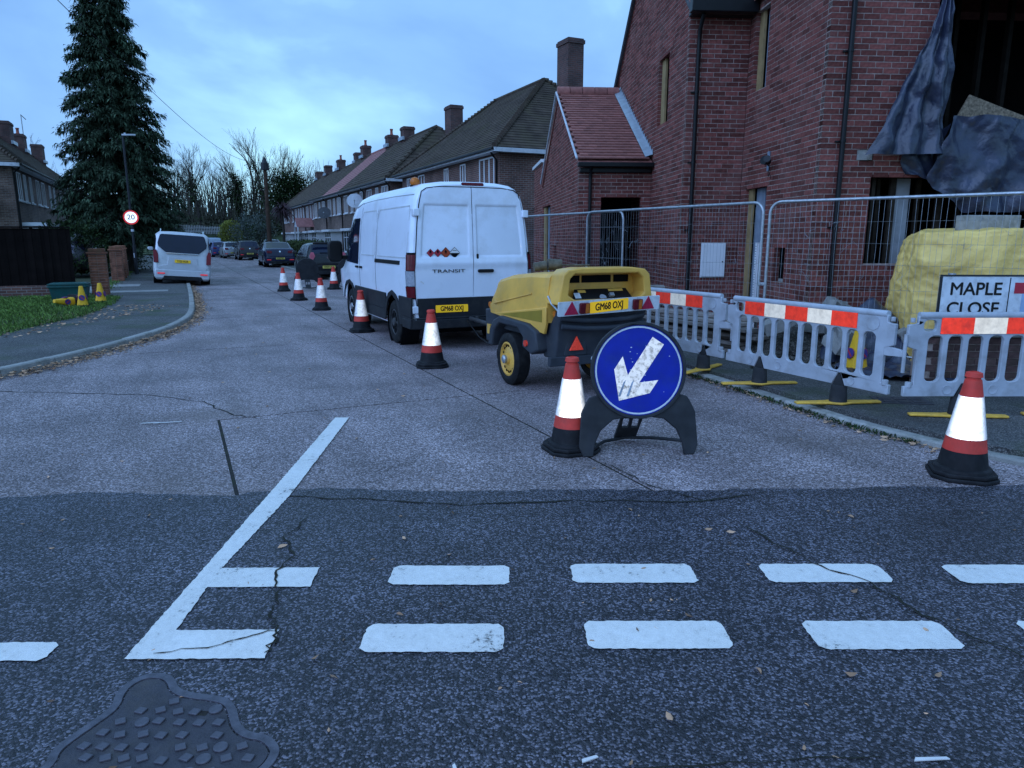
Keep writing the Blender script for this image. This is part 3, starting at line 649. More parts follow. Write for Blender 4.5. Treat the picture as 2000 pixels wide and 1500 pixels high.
# black sheeting hung over the upper opening
SHEET = mat('black_sheeting', (.024, .03, .055), .34, var=.4, scale=3, bump=.8, bscale=7, dirt=((.07, .07, .08), .35, 5), bdist=.03, spec=.5)
def hang(name, label, L, T, nu, nv, fold, seed, yoff=-.12):
    """cloth between a left and a right edge; L, T are polylines from top to bottom in (x, z) of the front wall"""
    b = MB()
    def fn(u, v):
        def at(P):
            k = v * (len(P) - 1); i = min(int(k), len(P) - 2); return lerp(P[i][0], P[i + 1][0], k - i), lerp(P[i][1], P[i + 1][1], k - i)
        a, c = at(L), at(T); x, z = lerp(a[0], c[0], u), lerp(a[1], c[1], u)
        y = yoff - fold * (.5 + .5 * math.sin(u * 17 + 2.2 * math.sin(v * 3 + seed) + seed)) * (.35 + .65 * v) * math.sin(math.pi * min(1, max(0, u))) ** .4
        rg = lambda p, k: 1 - min(1, abs(noise.noise(p)) * k)
        y -= .05 * rg((x * 1.6 + z * .5, z * .7, seed + 2), 4) + .03 * rg((x * 3.4 - z * 1.3, z * 1.9, seed + 5), 3.5) + .014 * rg((x * 7 + z * 3, z * 5, seed + 9), 3)
        y += .09 * noise.noise((x * 2.6, z * 2.2, seed)) + .03 * noise.noise((x * 6, z * 2.5, seed + 4)) + .008 * noise.noise((x * 17, z * 9, seed + 8))
        q = .03 * noise.noise((x * 5, z * 5, seed + 11)); return (x + q, y, z + q)
    b.grid(fn, nu, nv)
    o = b.build(name, SHEET, None, smooth=60); o.location = (*BO, 0); o.rotation_euler.z = BA
    return tag(o, label, 'plastic sheet')
hang('plastic_sheet', 'black plastic sheet hanging in a long triangle from the top corner of the big opening', [(1.29, 4.86), (1.17, 4.3), (.95, 3.9), (.7, 3.35), (.42, 2.78)], [(1.33, 4.9), (1.45, 4.5), (1.52, 3.9), (1.5, 3.3), (1.56, 2.8)], 44, 60, .16, 1.3)
hang('plastic_sheet', 'bunched black plastic sheet sagging from the sill of the big opening towards the wire fence', [(1.62, 3.3), (1.48, 2.95), (1.34, 2.5), (1.45, 2.33), (1.9, 2.02)], [(3.9, 3.22), (3.9, 3.0), (3.9, 2.7), (3.9, 2.3), (3.9, 2.05)], 70, 44, .2, 4.1, -.16)
hang('plastic_sheet', 'dark folded sheet flap hanging in shade above the lower window opening', [(1.0, 2.78), (1.0, 2.7), (1.05, 2.6), (1.1, 2.54)], [(1.62, 3.2), (1.55, 2.9), (1.6, 2.6), (1.7, 2.4)], 16, 14, .05, 7.7, -.04)
OSB = mat('strand_board', (.2, .15, .1), .85, var=.5, scale=34, bump=.4, bscale=60)
ob = thing('strand_board', 'brown strand board leaning tilted in the dark upper opening', 'board', (*BO, 0), BA)
MB().prism([(1.74, 3.24), (1.92, 3.6), (3.7, 3.02), (3.7, 2.9), (2.6, 2.9), (1.76, 3.05)], -.009, .009, M=FRONT(0, .02, 0)).build('panel', OSB, ob)
# ------------------------------------------------------------------ terraced houses
OBRICK = bpy.data.materials.new('old_brick'); OBRICK.use_nodes = True
def brick_tex(m, c1, c2, cm, sx=1., bump=.5):
    t = m.node_tree; n = t.nodes; l = t.links; b = n['Principled BSDF']; b.inputs['Roughness'].default_value = .9
    tcn = n.new('ShaderNodeTexCoord'); sp = n.new('ShaderNodeSeparateXYZ'); l.new(tcn.outputs['Object'], sp.inputs[0])
    ad = n.new('ShaderNodeMath'); l.new(sp.outputs[0], ad.inputs[0]); l.new(sp.outputs[1], ad.inputs[1])
    cb = n.new('ShaderNodeCombineXYZ'); l.new(ad.outputs[0], cb.inputs[0]); l.new(sp.outputs[2], cb.inputs[1])
    bt = n.new('ShaderNodeTexBrick'); bt.inputs['Scale'].default_value = 1; bt.inputs['Brick Width'].default_value = .225; bt.inputs['Row Height'].default_value = .075; bt.inputs['Mortar Size'].default_value = .007
    bt.inputs['Color1'].default_value = (*c1, 1); bt.inputs['Color2'].default_value = (*c2, 1); bt.inputs['Mortar'].default_value = (*cm, 1); l.new(cb.outputs[0], bt.inputs['Vector'])
    no = n.new('ShaderNodeTexNoise'); no.inputs['Scale'].default_value = 1.4; no.inputs['Detail'].default_value = 6; l.new(tcn.outputs['Object'], no.inputs['Vector'])
    mr = n.new('ShaderNodeMapRange'); mr.inputs[1].default_value = .3; mr.inputs[2].default_value = .7; mr.inputs[3].default_value = .6; mr.inputs[4].default_value = 1.3; l.new(no.outputs['Fac'], mr.inputs[0])
    vm = n.new('ShaderNodeVectorMath'); vm.operation = 'SCALE'; l.new(bt.outputs['Color'], vm.inputs[0]); l.new(mr.outputs[0], vm.inputs['Scale']); l.new(vm.outputs[0], b.inputs['Base Color'])
    bp = n.new('ShaderNodeBump'); bp.inputs['Strength'].default_value = bump; bp.inputs['Distance'].default_value = .01; bp.invert = True; l.new(bt.outputs['Fac'], bp.inputs['Height']); l.new(bp.outputs[0], b.inputs['Normal'])
brick_tex(OBRICK, (.1, .045, .035), (.16, .068, .05), (.22, .19, .17))
OBRICK2 = bpy.data.materials.new('old_brown_brick'); OBRICK2.use_nodes = True
brick_tex(OBRICK2, (.085, .045, .032), (.16, .098, .07), (.2, .18, .16))
CHIM = bpy.data.materials.new('chimney_brick'); CHIM.use_nodes = True
brick_tex(CHIM, (.07, .035, .03), (.12, .05, .04), (.1, .085, .08))
ROOFD = mat('old_roof_tile', (.085, .064, .05), .95, var=.35, scale=2.2, bump=.6, bscale=30, dirt=((.065, .058, .03), .7, 1.1), spec=.1)
ROOFR = mat('red_roof_tile', (.3, .13, .12), .8, var=.2, scale=4, bump=.4, bscale=30)
POT = mat('chimney_pot', (.3, .09, .06), .8, var=.2, scale=9)
SOFF = mat('soffit_white', (.55, .57, .6), .6, var=.12, scale=3, dirt=((.2, .2, .2), .4, 4))
HEDGE = mat('leaf_dark', (.03, .05, .018), .8, var=.4, scale=2, tint=.5, spec=.12)
DOOR = [mat('door_white', (.6, .62, .64), .4), mat('door_brown', (.08, .04, .025), .5), mat('door_blue', (.04, .07, .13), .4)]
def slope(b, A, B, C, D, rows, th=.022, mi=0):
    """tiled slope: eaves A-B, top D-C, real stepped courses"""
    A, B, C, D = map(Vector, (A, B, C, D)); nn = (B - A).cross(D - A).normalized()
    if nn.z < 0: nn = -nn
    for k in range(rows):
        t0, t1 = k / rows, (k + 1) / rows
        a, b_, c, d = A.lerp(D, t0), B.lerp(C, t0), B.lerp(C, t1), A.lerp(D, t1)
        h = nn * th
        b.add([a + h, b_ + h, c + h * .15, d + h * .15, a - h * .2, b_ - h * .2], [(0, 1, 2, 3), (4, 5, 1, 0)], mi)
def window(par, x, y, z, w_, h, lights=2, m=None, top=False, deep=.06, sill=True):
    """frame with mullions; its pane is a sub-part. wall plane at y, facing -y"""
    m = m or WHITEPL; b = MB(); fw = .055
    b.box(x, x + w_, y - .03, y + deep, z, z + fw).box(x, x + w_, y - .03, y + deep, z + h - fw, z + h).box(x, x + fw, y - .028, y + deep, z + fw, z + h - fw).box(x + w_ - fw, x + w_, y - .028, y + deep, z + fw, z + h - fw)
    for k in range(1, lights):
        xx = x + w_ * k / lights; b.box(xx - .03, xx + .03, y - .026, y + deep, z + fw, z + h - fw)
    if top: b.box(x + fw, x + w_ - fw, y - .024, y + deep, z + h * .68, z + h * .68 + .045)
    if sill: b.box(x - .05, x + w_ + .05, y - .1, y, z - .07, z - .002)
    f = b.build('window', m, par)
    MB().box(x + fw, x + w_ - fw, y + .005, y + .012, z + fw, z + h - fw).build('pane', GLASS, f)
    MB().box(x + fw, x + w_ * .32, y + .03, y + .035, z + fw, z + h - fw).box(x + w_ * .7, x + w_ - fw, y + .03, y + .035, z + fw, z + h - fw).build('curtain', mat('curtain', (.13, .13, .14), .9, var=.4, scale=14), f)
    return f
EAVE, RIDGE = 5.0, 8.3
def house(label, P, ang, L, depth, win, bay, chims, hipN=0., hipF=0., roofm=None, wallm=None, group='houses in the terrace', over=.35, dpipe=(), near=False, doorx=None, drm=0):
    h = thing('terraced_house', label, 'house', (*P, 0), ang, group)
    roofm = roofm or ROOFD; wallm = wallm or OBRICK
    MB().box(0, L, 0, depth, 0, EAVE - .16).build('wall', wallm, h)
    b = MB(); m = depth / 2; e0 = -over if hipF else 0; e1 = L + over if hipN else L; ez = EAVE - .16
    F0, F1, B0, B1 = (e0, -over, ez + .1), (e1, -over, ez + .1), (e0, depth + over, ez + .1), (e1, depth + over, ez + .1)
    r0, r1 = (hipF, m, RIDGE), (L - hipN, m, RIDGE)
    rows = 30 if near else 16
    slope(b, F0, F1, r1, r0, rows); slope(b, B1, B0, r0, r1, 8)
    if hipN: slope(b, F1, B1, r1, r1, rows)
    if hipF: slope(b, B0, F0, r0, r0, rows)
    b.add([(e0, -over, ez + .09), (e1, -over, ez + .09), (e1, depth + over, ez + .09), (e0, depth + over, ez + .09)], [(0, 3, 2, 1)])
    if not hipN: b.add([(L, 0, ez), (L, depth, ez), (L, m, RIDGE)], [(0, 1, 2)])
    if not hipF: b.add([(0, 0, ez), (0, depth, ez), (0, m, RIDGE)], [(0, 2, 1)])
    rf = b.build('roof', roofm, h)
    rb = MB(); rb.tube([(r0[0], m, RIDGE + .01), (r1[0], m, RIDGE + .01)], .1, 8)
    def hipline(a, c):
        k = 34 if near else 14
        for i in range(k):
            p, q = Vector(a).lerp(Vector(c), i / k), Vector(a).lerp(Vector(c), (i + .9) / k); rb.tube([p + Vector((0, 0, .06)), q + Vector((0, 0, .02))], [.11, .085], 6)
    if hipN: hipline(F1, r1); hipline(B1, r1)
    if hipF: hipline(F0, r0); hipline(B0, r0)
    rb.build('ridge_capping', roofm, h)
    g = MB(); g.box(e0, e1, -over - .02, -over + .01, ez - .06, ez + .09).box(e0, e1, -over + .01, 0, ez - .05, ez - .03)
    if hipN: g.box(e1 - .01, e1 + .02, -over, depth + over, ez - .06, ez + .09).box(L, e1 - .01, -over + .012, depth + over, ez - .05, ez - .03)
    if hipF: g.box(e0 - .02, e0 + .01, -over, depth + over, ez - .06, ez + .09)
    g.build('fascia', SOFF, h)
    MB().box(e0, e1, -over - .12, -over - .022, ez + .0, ez + .08).build('gutter', BLACKPL, h, bevel=.015)
    for (cx, cy, cw, cd, top, pots) in chims:
        base = RIDGE - abs(cy - m) * (RIDGE - ez) / m
        if hipN: base = min(base, ez + (L + over - cx) / (hipN + over) * (RIDGE - ez))
        if hipF: base = min(base, ez + (cx + over) / (hipF + over) * (RIDGE - ez))
        base -= .75
        c = MB().box(cx - cw / 2, cx + cw / 2, cy - cd / 2, cy + cd / 2, base, top - .2).box(cx - cw / 2 - .04, cx + cw / 2 + .04, cy - cd / 2 - .04, cy + cd / 2 + .04, top - .2, top - .06).box(cx - cw / 2, cx + cw / 2, cy - cd / 2, cy + cd / 2, top - .06, top).build('chimney', CHIM, h)
        for i in range(pots): MB().lathe([(.13, 0), (.14, .06), (.1, .12), (.095, .34), (.12, .38), (.12, .45)], 10).build('chimney_pot', POT, c, loc=(cx + (i - (pots - 1) / 2) * .3, cy, top), smooth=40)
        MB().box(cx - cw / 2 - .12, cx + cw / 2 + .12, cy - cd / 2 - .14, cy - cd / 2 - .01, base + .72 - .1, base + .84).build('chimney_flashing', LEAD, c)
    for (x, w_, z, hh, li) in win: window(h, x, 0, z, w_, hh, li)
    for (x, w_, z, hh, li) in bay:
        bb = MB().box(x, x + w_, -.75, -.001, .1, z - .08); bb.build('bay_base', wallm, h)
        window(h, x - .02, -.78, z, w_ + .04, hh, li, top=True, deep=.05)
        MB().box(x, x + .05, -.72, -.002, z, z + hh).box(x + w_ - .05, x + w_, -.72, -.002, z, z + hh).build('bay_cheek', WHITEPL, h)
        MB().box(x - .18, x + w_ + .18, -1.0, -.003, z + hh + .002, z + hh + .16).build('canopy', WHITEPL, h, bevel=.01)
    if doorx is not None:
        d = MB().box(doorx, doorx + .9, -.05, -.004, .15, 2.15).build('door', DOOR[drm], h, bevel=.01)
        MB().box(doorx + .2, doorx + .7, -.056, -.05, 1.3, 1.95).build('door_glass', GLASS, d)
        MB().tube([(doorx + .1, -.09, 1.05), (doorx + .1, -.05, 1.05)], .03, 8).build('door_handle', GALV, d)
        MB().box(doorx - .06, doorx, -.08, -.006, .15, 2.22).box(doorx + .9, doorx + .96, -.08, -.006, .15, 2.22).box(doorx, doorx + .9, -.08, -.006, 2.152, 2.22).build('door_frame', WHITEPL, h)
    for x in dpipe: MB().tube([(x, -.3, ez), (x, -.22, ez - .14), (x, -.06, ez - .3), (x, -.06, .1)], .04, 8).build('downpipe', BLACKPL, h, smooth=50)
    return h
TF = 11.1; AR = math.atan2(-math.cos(R(25)), math.sin(R(25)))
fw4 = lambda off, z=3.45, hh=1.2: [(off, 1.15, z, hh, 3), (off + 2.1, .62, z, hh, 2), (off + 3.5, .62, z, hh, 2)]
house('dark hip roofed end house with the tall chimney nearest the new brick building', ST(31, TF), AR, 6.1, 7.5, [(4.2, 1.45, 3.4, 1.3, 3), (2.1, .6, 3.4, 1.3, 2), (.1, .55, 3.4, 1.3, 2)], [(3.2, 2.2, .9, 1.35, 3)], [(4.45, 3.85, .9, .7, 9.4, 0)], hipN=3.7, near=True, dpipe=(5.95,), doorx=1.4)
house('dark roofed house behind the white van roof, joined to the hip roofed end house', ST(37.4, TF), AR, 6.4, 7.5, [(2.8, .9, 3.4, 1.3, 2), (.9, .6, 3.4, 1.3, 2)], [(3.2, 2.2, .9, 1.35, 3)], [], hipF=3.9, near=True, doorx=1.2, drm=2)
hs = [39.6, 45.6, 52.3, 58.2, 64.2, 70.6, 77.5, 86.0]
labs = ['house at the near hipped end of the long terrace with a broad chimney', 'terraced house whose wall carries the large white satellite dish beside the van', 'terraced house with the pale red tiled strip of roof', 'terraced house with the grey satellite dish, just left of the red roof strip',
        'terraced house with a small white gabled porch in the middle of the far row', 'terraced house behind the clipped hedge and the bay with glazing bars', 'house at the far end of the terrace by the telegraph pole']
for i in range(7):
    s0, s1 = hs[i], hs[i + 1]; L = s1 - s0
    ch = {0: [(L - 1.2, 4.2, 1.0, .75, 9.2, 0)], 1: [(L - 2.9, 3.75, .8, .75, 9.05, 0)], 2: [(L - .1, 3.75, .8, .75, 9.0, 1)], 3: [(L - 2.0, 3.75, .8, .7, 9.15, 1)], 4: [(L - .1, 3.75, .8, .7, 9.05, 0)], 5: [(L - 1.0, 3.75, .9, .7, 9.15, 1)], 6: [(L - .5, 3.75, .9, .7, 9.2, 0), (L - 5.6, 3.75, .9, .7, 9.0, 0)]}[i]
    bays = [(L - 3.1, 2.3, .85, 1.35, 3)] if i != 4 else [(L - 2.6, 1.7, .85, 1.35, 2), (.3, 1.8, .85, 1.35, 2)]
    rm = ROOFR if i == 2 else ROOFD
    hh = house(labs[i], ST(s1, TF + (.0 if i < 4 else .35)), AR, L, 7.5, fw4(.5) + [(L - 1.3, .65, 3.45, 1.2, 2)], bays, ch, hipN=3.0 if i == 0 else 0, hipF=3.0 if i == 6 else 0, roofm=rm, wallm=OBRICK2 if i in (1, 2, 3) else OBRICK, dpipe=(L - .12,), doorx=L - 4.6, drm=i % 3)
    if i == 4:
        b = MB().add([(2.2, -1.5, 2.75), (3.15, -1.5, 3.55), (3.15, .0, 3.55), (2.2, 0, 2.75), (4.1, -1.5, 2.75), (4.1, 0, 2.75)], [(0, 1, 2, 3), (1, 4, 5, 2)]); pc = b.build('porch_canopy', ROOFR, hh)
        MB().prism([(2.22, 2.74), (4.08, 2.74), (3.15, 3.52)], -.06, 0, M=FRONT(0, -1.46, 0)).build('porch_gable', SOFF, pc); MB().box(2.2, 2.3, -1.45, -1.35, .1, 2.74).box(4.0, 4.1, -1.45, -1.35, .1, 2.74).build('porch_post', WHITEPL, pc)
def dish(label, s, t, z, r, m):
    d = thing('satellite_dish', label, 'satellite dish', (*ST(s, t), z), R(8), 'satellite dishes on the terrace')
    MB().lathe([(.001, 0), (r * .5, .03), (r * .8, .08), (r, .14)], 20, M=Matrix.Rotation(R(62), 4, 'X') @ Matrix.Rotation(R(0), 4, 'Z')).build('reflector', m, d, smooth=60)
    MB().tube([(0, 0, 0), (0, .1, -.1), (0, .42, -.1)], .025, 6).build('bracket', GALV, d)
    MB().tube([(0, -.1, -r * .8), (0, -.5, .05)], .015, 5).tube([(0, -.52, .03), (0, -.46, .09)], .04, 6).build('arm', GALV, d)
dish('large white round satellite dish on the terrace wall above the white van bonnet', 46.3, 10.6, 4.0, .5, SOFF)
dish('dark grey mesh satellite dish lower on the terrace wall', 57, 10.65, 3.6, .5, mat('dark_mesh', (.06, .065, .07), .6))
dish('dark satellite dish on the end wall of the left house above the board fence', 38.3, -7.3, 3.1, .5, mat('dark_mesh', (.06, .065, .07), .6))
LH = R(115)
wl = [(.45, 1.0, 3.4, 1.25, 3), (2.2, .55, 3.4, 1.25, 1), (3.7, .55, 3.4, 1.25, 1)]
house('brick house on the left with a hipped roof behind the dark board fence', ST(38.6, -6.2), LH, 7.2, 7.5, [(.5, 1.3, 3.4, 1.25, 3), (2.5, .6, 3.4, 1.25, 2), (4.0, .6, 3.4, 1.25, 2), (5.9, 1.0, 3.4, 1.25, 2)], [(.6, 2.0, .9, 1.35, 2), (4.2, 2.0, .9, 1.35, 2)], [], hipF=3.6, near=True, dpipe=(.15,), group='houses on the left side', wallm=OBRICK2)
for s0_, lb, ch in [(45.8, 'brick house on the left partly hidden by the big conifer', []), (52.6, 'left side house carrying the broadest chimney beyond the board fence', [(6.6, 3.4, 1.3, .8, 9.3, 0)]), (59.4, 'left side house carrying the chimney with a red pot and the aerial', [(4.6, 3.4, 1.1, .8, 9.1, 1)]), (66.2, 'left side house whose small chimney shows beside the conifer', [(6.0, 3.4, 1.2, .8, 9.3, 0)])]:
    house(lb, ST(s0_, -6.2), LH, 6.8, 7.5, [(.4, 1.0, 3.4, 1.25, 2), (3.0, .6, 3.4, 1.25, 2), (4.6, .6, 3.4, 1.25, 2)], [(1.0, 2.0, .9, 1.35, 2)], ch, group='houses on the left side', wallm=OBRICK2)
ant = thing('roof_aerial', 'thin tall television aerial on the chimney of the left house', 'aerial', (*ST(66.3, -9.6), 8.2), LH)
MB().tube([(0, 0, 0), (0, 0, 2.6)], .035, 5).build('mast', GALV, ant); MB().tube([(-.1, 0, 2.58), (2.0, 0, 2.54)], .03, 5).build('boom', GALV, ant)
# ------------------------------------------------------------------ cones, barriers, signs, fence panels
CONE_RED = mat('cone_red', (.6, .05, .035), .6, var=.2, scale=8, dirt=((.25, .06, .045), .5, 7))
CONE_BLK = mat('cone_black', (.012, .012, .014), .65, var=.3, scale=8, dirt=((.04, .04, .04), .4, 9), spec=.2)
SLEEVE = mat('reflective_white', (.72, .72, .72), .4, var=.06, scale=9, retro=.2, dirt=((.22, .22, .22), .75, 16), bump=.5, bscale=35)
def cone_proto(label, loc, rz):
    t = thing('traffic_cone', label, 'traffic cone', loc, rz, 'red and white traffic cones along the works')
    q = [(-.21, -.12), (-.12, -.21), (.12, -.21), (.21, -.12), (.21, .12), (.12, .21), (-.12, .21), (-.21, .12)]
    MB().prism(q, 0, .03).prism([(x * .94, y * .94) for x, y in q], .03, .06).build('base', CONE_BLK, t, bevel=.008)
    b = lambda z: .162 - (z - .06) * .172
    MB().lathe([(.185, .058), (.18, .075), (b(.08), .085), (b(.2), .2)], 32).build('skirt', CONE_BLK, t, smooth=35)
    MB().lathe([(b(.2) + .0015, .2), (b(.295) + .0015, .295)], 32).build('red_band', CONE_RED, t, smooth=35)
    MB().lathe([(b(.295) + .004, .293), (b(.58) + .004, .585)], 32).build('reflective_sleeve', SLEEVE, t, smooth=35)
    MB().lathe([(b(.585) + .001, .585), (b(.7), .7), (b(.7) - .008, .705), (b(.7) - .008, .716), (b(.7) + .004, .72), (b(.73) + .004, .748), (.03, .755), (.026, .72)], 32).build('tip', CONE_RED, t, smooth=35)
    return t
c0 = cone_proto('red and white cone touching the left leg of the blue arrow sign', (.47, 5.47), .35)
reg(c0)
for (x, y, a, lb) in [(3.2, 4.83, 1.2, 'red and white cone standing alone at the right kerb before the last barrier'),
                   (-1.06, 9.28, .2, 'red and white cone beside the yellow compressor, behind the white van'),
                   (-2.74, 12.9, .5, 'red and white cone beside the rear wheel of the white van'),
                   (-4.55, 17.0, .1, 'red and white cone ahead of the van, nearest of the far group of four'),
                   (-5.9, 19.75, .9, 'red and white cone standing right in front of the back of the round sign board'),
                   (-7.42, 23.25, .3, 'red and white cone at the left edge of the back of the round sign board'),
                   (-6.02, 24.2, .6, 'red and white cone just left of the van mirror, before the half hidden sign')]:
    dup(c0, (x, y, 0), a, lb)
# yellow no-waiting cones
YEL = mat('cone_yellow', (.85, .46, .02), .5, var=.15, scale=8, dirt=((.2, .16, .05), .4, 8)); NWB = mat('print_blue', (.06, .04, .2), .5, var=.2); NWR = mat('print_red', (.45, .03, .05), .5)
def ycone(label, loc, rz, rx=0., ry=0.):
    t = thing('no_waiting_cone', label, 'yellow cone', loc, rz, 'yellow no waiting cones', rx, ry)
    MB().prism(rr(0, 0, .36, .36, .06), 0, .045).prism(rr(0, 0, .27, .27, .06), .045, .07).build('base', CONE_BLK, t, bevel=.008)
    MB().lathe([(.115, .07), (.045, .46), (.04, .5), (.0, .505)], 32, sq=3.2).build('body', YEL, t, smooth=40)
    for k in range(4):
        Mt = Matrix.Rotation(k * math.pi / 2, 4, 'Z') @ Matrix.Translation((0, -.1, .24)) @ Matrix.Rotation(R(90 - 10.2), 4, 'X') @ Matrix.Translation((0, 0, .0))
        pr = .0895 - .1
        b = MB().prism(circ(0, 0, .062), -.008, .004, M=Mt @ Matrix.Translation((0, 0, pr + .012))); d = b.build('roundel', NWB, t)
        MB().prism(circ(0, 0, .064), -.002, .001, M=Mt @ Matrix.Translation((0, 0, pr + .0135)), holes=[circ(0, 0, .05)]).prism([(-.044, .03), (-.03, .044), (.044, -.03), (.03, -.044)], 0, .0012, M=Mt @ Matrix.Translation((0, 0, pr + .0155))).build('red_ring', NWR, d)
    return t
ycone('yellow no waiting cone standing on the grass in front of the brick gate pillar', (-9.92, 16.45, .1), .5)
ycone('yellow no waiting cone standing at the back, just beside the brick gate pillar', (-10.15, 17.6, .1), .2)
ycone('yellow no waiting cone lying on its side on the grass by the green box', (-10.2, 16.6, .22), R(70), 0, R(-83))
ycone('yellow no waiting cone standing behind the middle grey barrier', (4.1, 8.35, .09), .3)
# chapter 8 barriers
BGREY = mat('barrier_grey', (.4, .42, .46), .5, var=.12, scale=6, dirt=((.2, .19, .18), .5, 7), bump=.15, bscale=40)
RWR = mat('reflective_red', (.7, .04, .02), .45, var=.12, scale=26, retro=.12, dirt=((.2, .02, .02), .6, 12)); RWW = mat('reflective_cream', (.75, .66, .52), .45, var=.1, scale=26, retro=.1, dirt=((.3, .25, .2), .5, 10))
FOOTY = mat('foot_yellow', (.75, .42, .06), .6, var=.2, scale=9, dirt=((.12, .1, .06), .5, 8))
def barrier(label, p, ang, z=.09, foot_x=(-.52, .52), bar=-22):
    t = thing('pedestrian_barrier', label, 'barrier', (*p, z), ang, 'grey plastic barriers along the kerb')
    zb = .19; H = .73
    out = [(-.98, zb), (.98, zb)]
    for fx in sorted(foot_x): pass
    body = [(-1.0, zb + .06), (-1.0, zb), ]
    low = []
    for fx in foot_x: low += [(fx - .07, zb), (fx - .014, zb + .118), (fx + .014, zb + .118), (fx + .07, zb)]
    outer = [(-1.05, zb)] + low + [(1.05, zb), (1.05, zb + .09), (.97, zb + .1), (.97, zb + .42), (1.06, zb + .45), (1.06, zb + .64), (.98, zb + .65), (.98, zb + .71), (.95, zb + H), (-.95, zb + H), (-.98, zb + .71), (-.98, zb + .65), (-1.06, zb + .64), (-1.06, zb + .45), (-.97, zb + .42), (-.97, zb + .1), (-1.05, zb + .09)]
    holes = []
    ns = 10; x0, x1 = -.9, .9; pitch = (x1 - x0) / ns
    for k in range(ns):
        cx = x0 + pitch * (k + .5); near = min(abs(cx - f) for f in foot_x)
        zl = zb + .135; holes.append(rr(cx, (zl + zb + .545) / 2, pitch * .72, zb + .545 - zl, .05))
    holes.append(rr(-.87, zb + .632, .11, .1, .035))
    body = MB().prism(outer, -.02, .02, M=FRONT(), holes=holes).build('panel', BGREY, t, bevel=.007)
    b = MB(); b.tube([(-.97, 0, zb + H - .01), (.97, 0, zb + H - .01)], .032, 10)
    for cx in (-.66, .66, -.25): b.lathe([(.034, -.022), (.04, -.025), (.04, .025), (.034, .022)], 16, M=Matrix.Translation((cx, 0, zb + .062)) @ Matrix.Rotation(R(90), 4, 'X'))
    b.lathe([(.06, -.024), (.066, -.026), (.066, .026), (.06, .024)], 18, M=Matrix.Translation((.84, 0, zb + .632)) @ Matrix.Rotation(R(90), 4, 'X'))
    b.build('ribs', BGREY, t, smooth=40)
    for sx in (-1, 1):
        b = MB(); b.tube([(sx * 1.02, 0, zb + .66), (sx * 1.02, 0, zb + .7)], .02, 8).tube([(sx * 1.0, 0, zb + .08), (sx * 1.0, 0, zb + .13)], .03, 8)
        if sx > 0: b.prism([(.97, zb + .44), (1.13, zb + .42), (1.15, zb + .4), (1.15, zb + .36), (.97, zb + .35)], -.016, .016, M=FRONT()).tube([(1.16, 0, zb + .22), (1.16, 0, zb + .56)], .017, 8)
        b.build('hook', BGREY, t, bevel=.004)
    st = [(-.78 + .29 * k, -.49 + .29 * k) for k in range(5)]
    for k, (a, c) in enumerate(st):
        MB().box(a, c, -.0265, -.0205, zb + .562, zb + .704).build('reflective_panel', RWR if k % 2 == 0 else RWW, t)
    for fx in foot_x:
        f = MB().lathe([(.084, .024), (.072, zb - .012), (.064, zb - .004)], 18).prism([(-.062, zb - .005), (.062, zb - .005), (.011, zb + .107), (-.011, zb + .107)], -.02, .02, M=FRONT()).build('foot', mat('foot_rubber', (.03, .03, .032), .85, var=.25, scale=9, dirt=((.08, .075, .07), .4, 7), spec=.2), t, smooth=50, loc=(fx, 0, 0))
        MB().prism([(-.035, -.42), (.035, -.42), (.05, -.12), (.1, 0), (.05, .12), (.035, .42), (-.035, .42), (-.05, .12), (-.1, 0), (-.05, -.12)], .003, .026).build('foot_bar', FOOTY, f, bevel=.008).rotation_euler.z = R(bar)
    return t
def ends(a, b): return ((a[0] + b[0]) / 2, (a[1] + b[1]) / 2), math.atan2(b[1] - a[1], b[0] - a[0])
p, a = ends((2.71, 7.68), (3.17, 6.7)); barrier('middle grey barrier with a full red and cream strip, angled along the kerb', p, a)
p, a = ends((1.57, 10.0), (2.43, 8.36)); barrier('far grey barrier behind the blue arrow sign and the yellow compressor', p, a, foot_x=(-.5, .72), bar=18)
p, a = ends((3.02, 6.22), (5.05, 6.28)); barrier('grey barrier facing the road behind the right hand cone, covering the street name sign', (4.52, 6.2), R(1), foot_x=(-.52, .52), bar=-97)
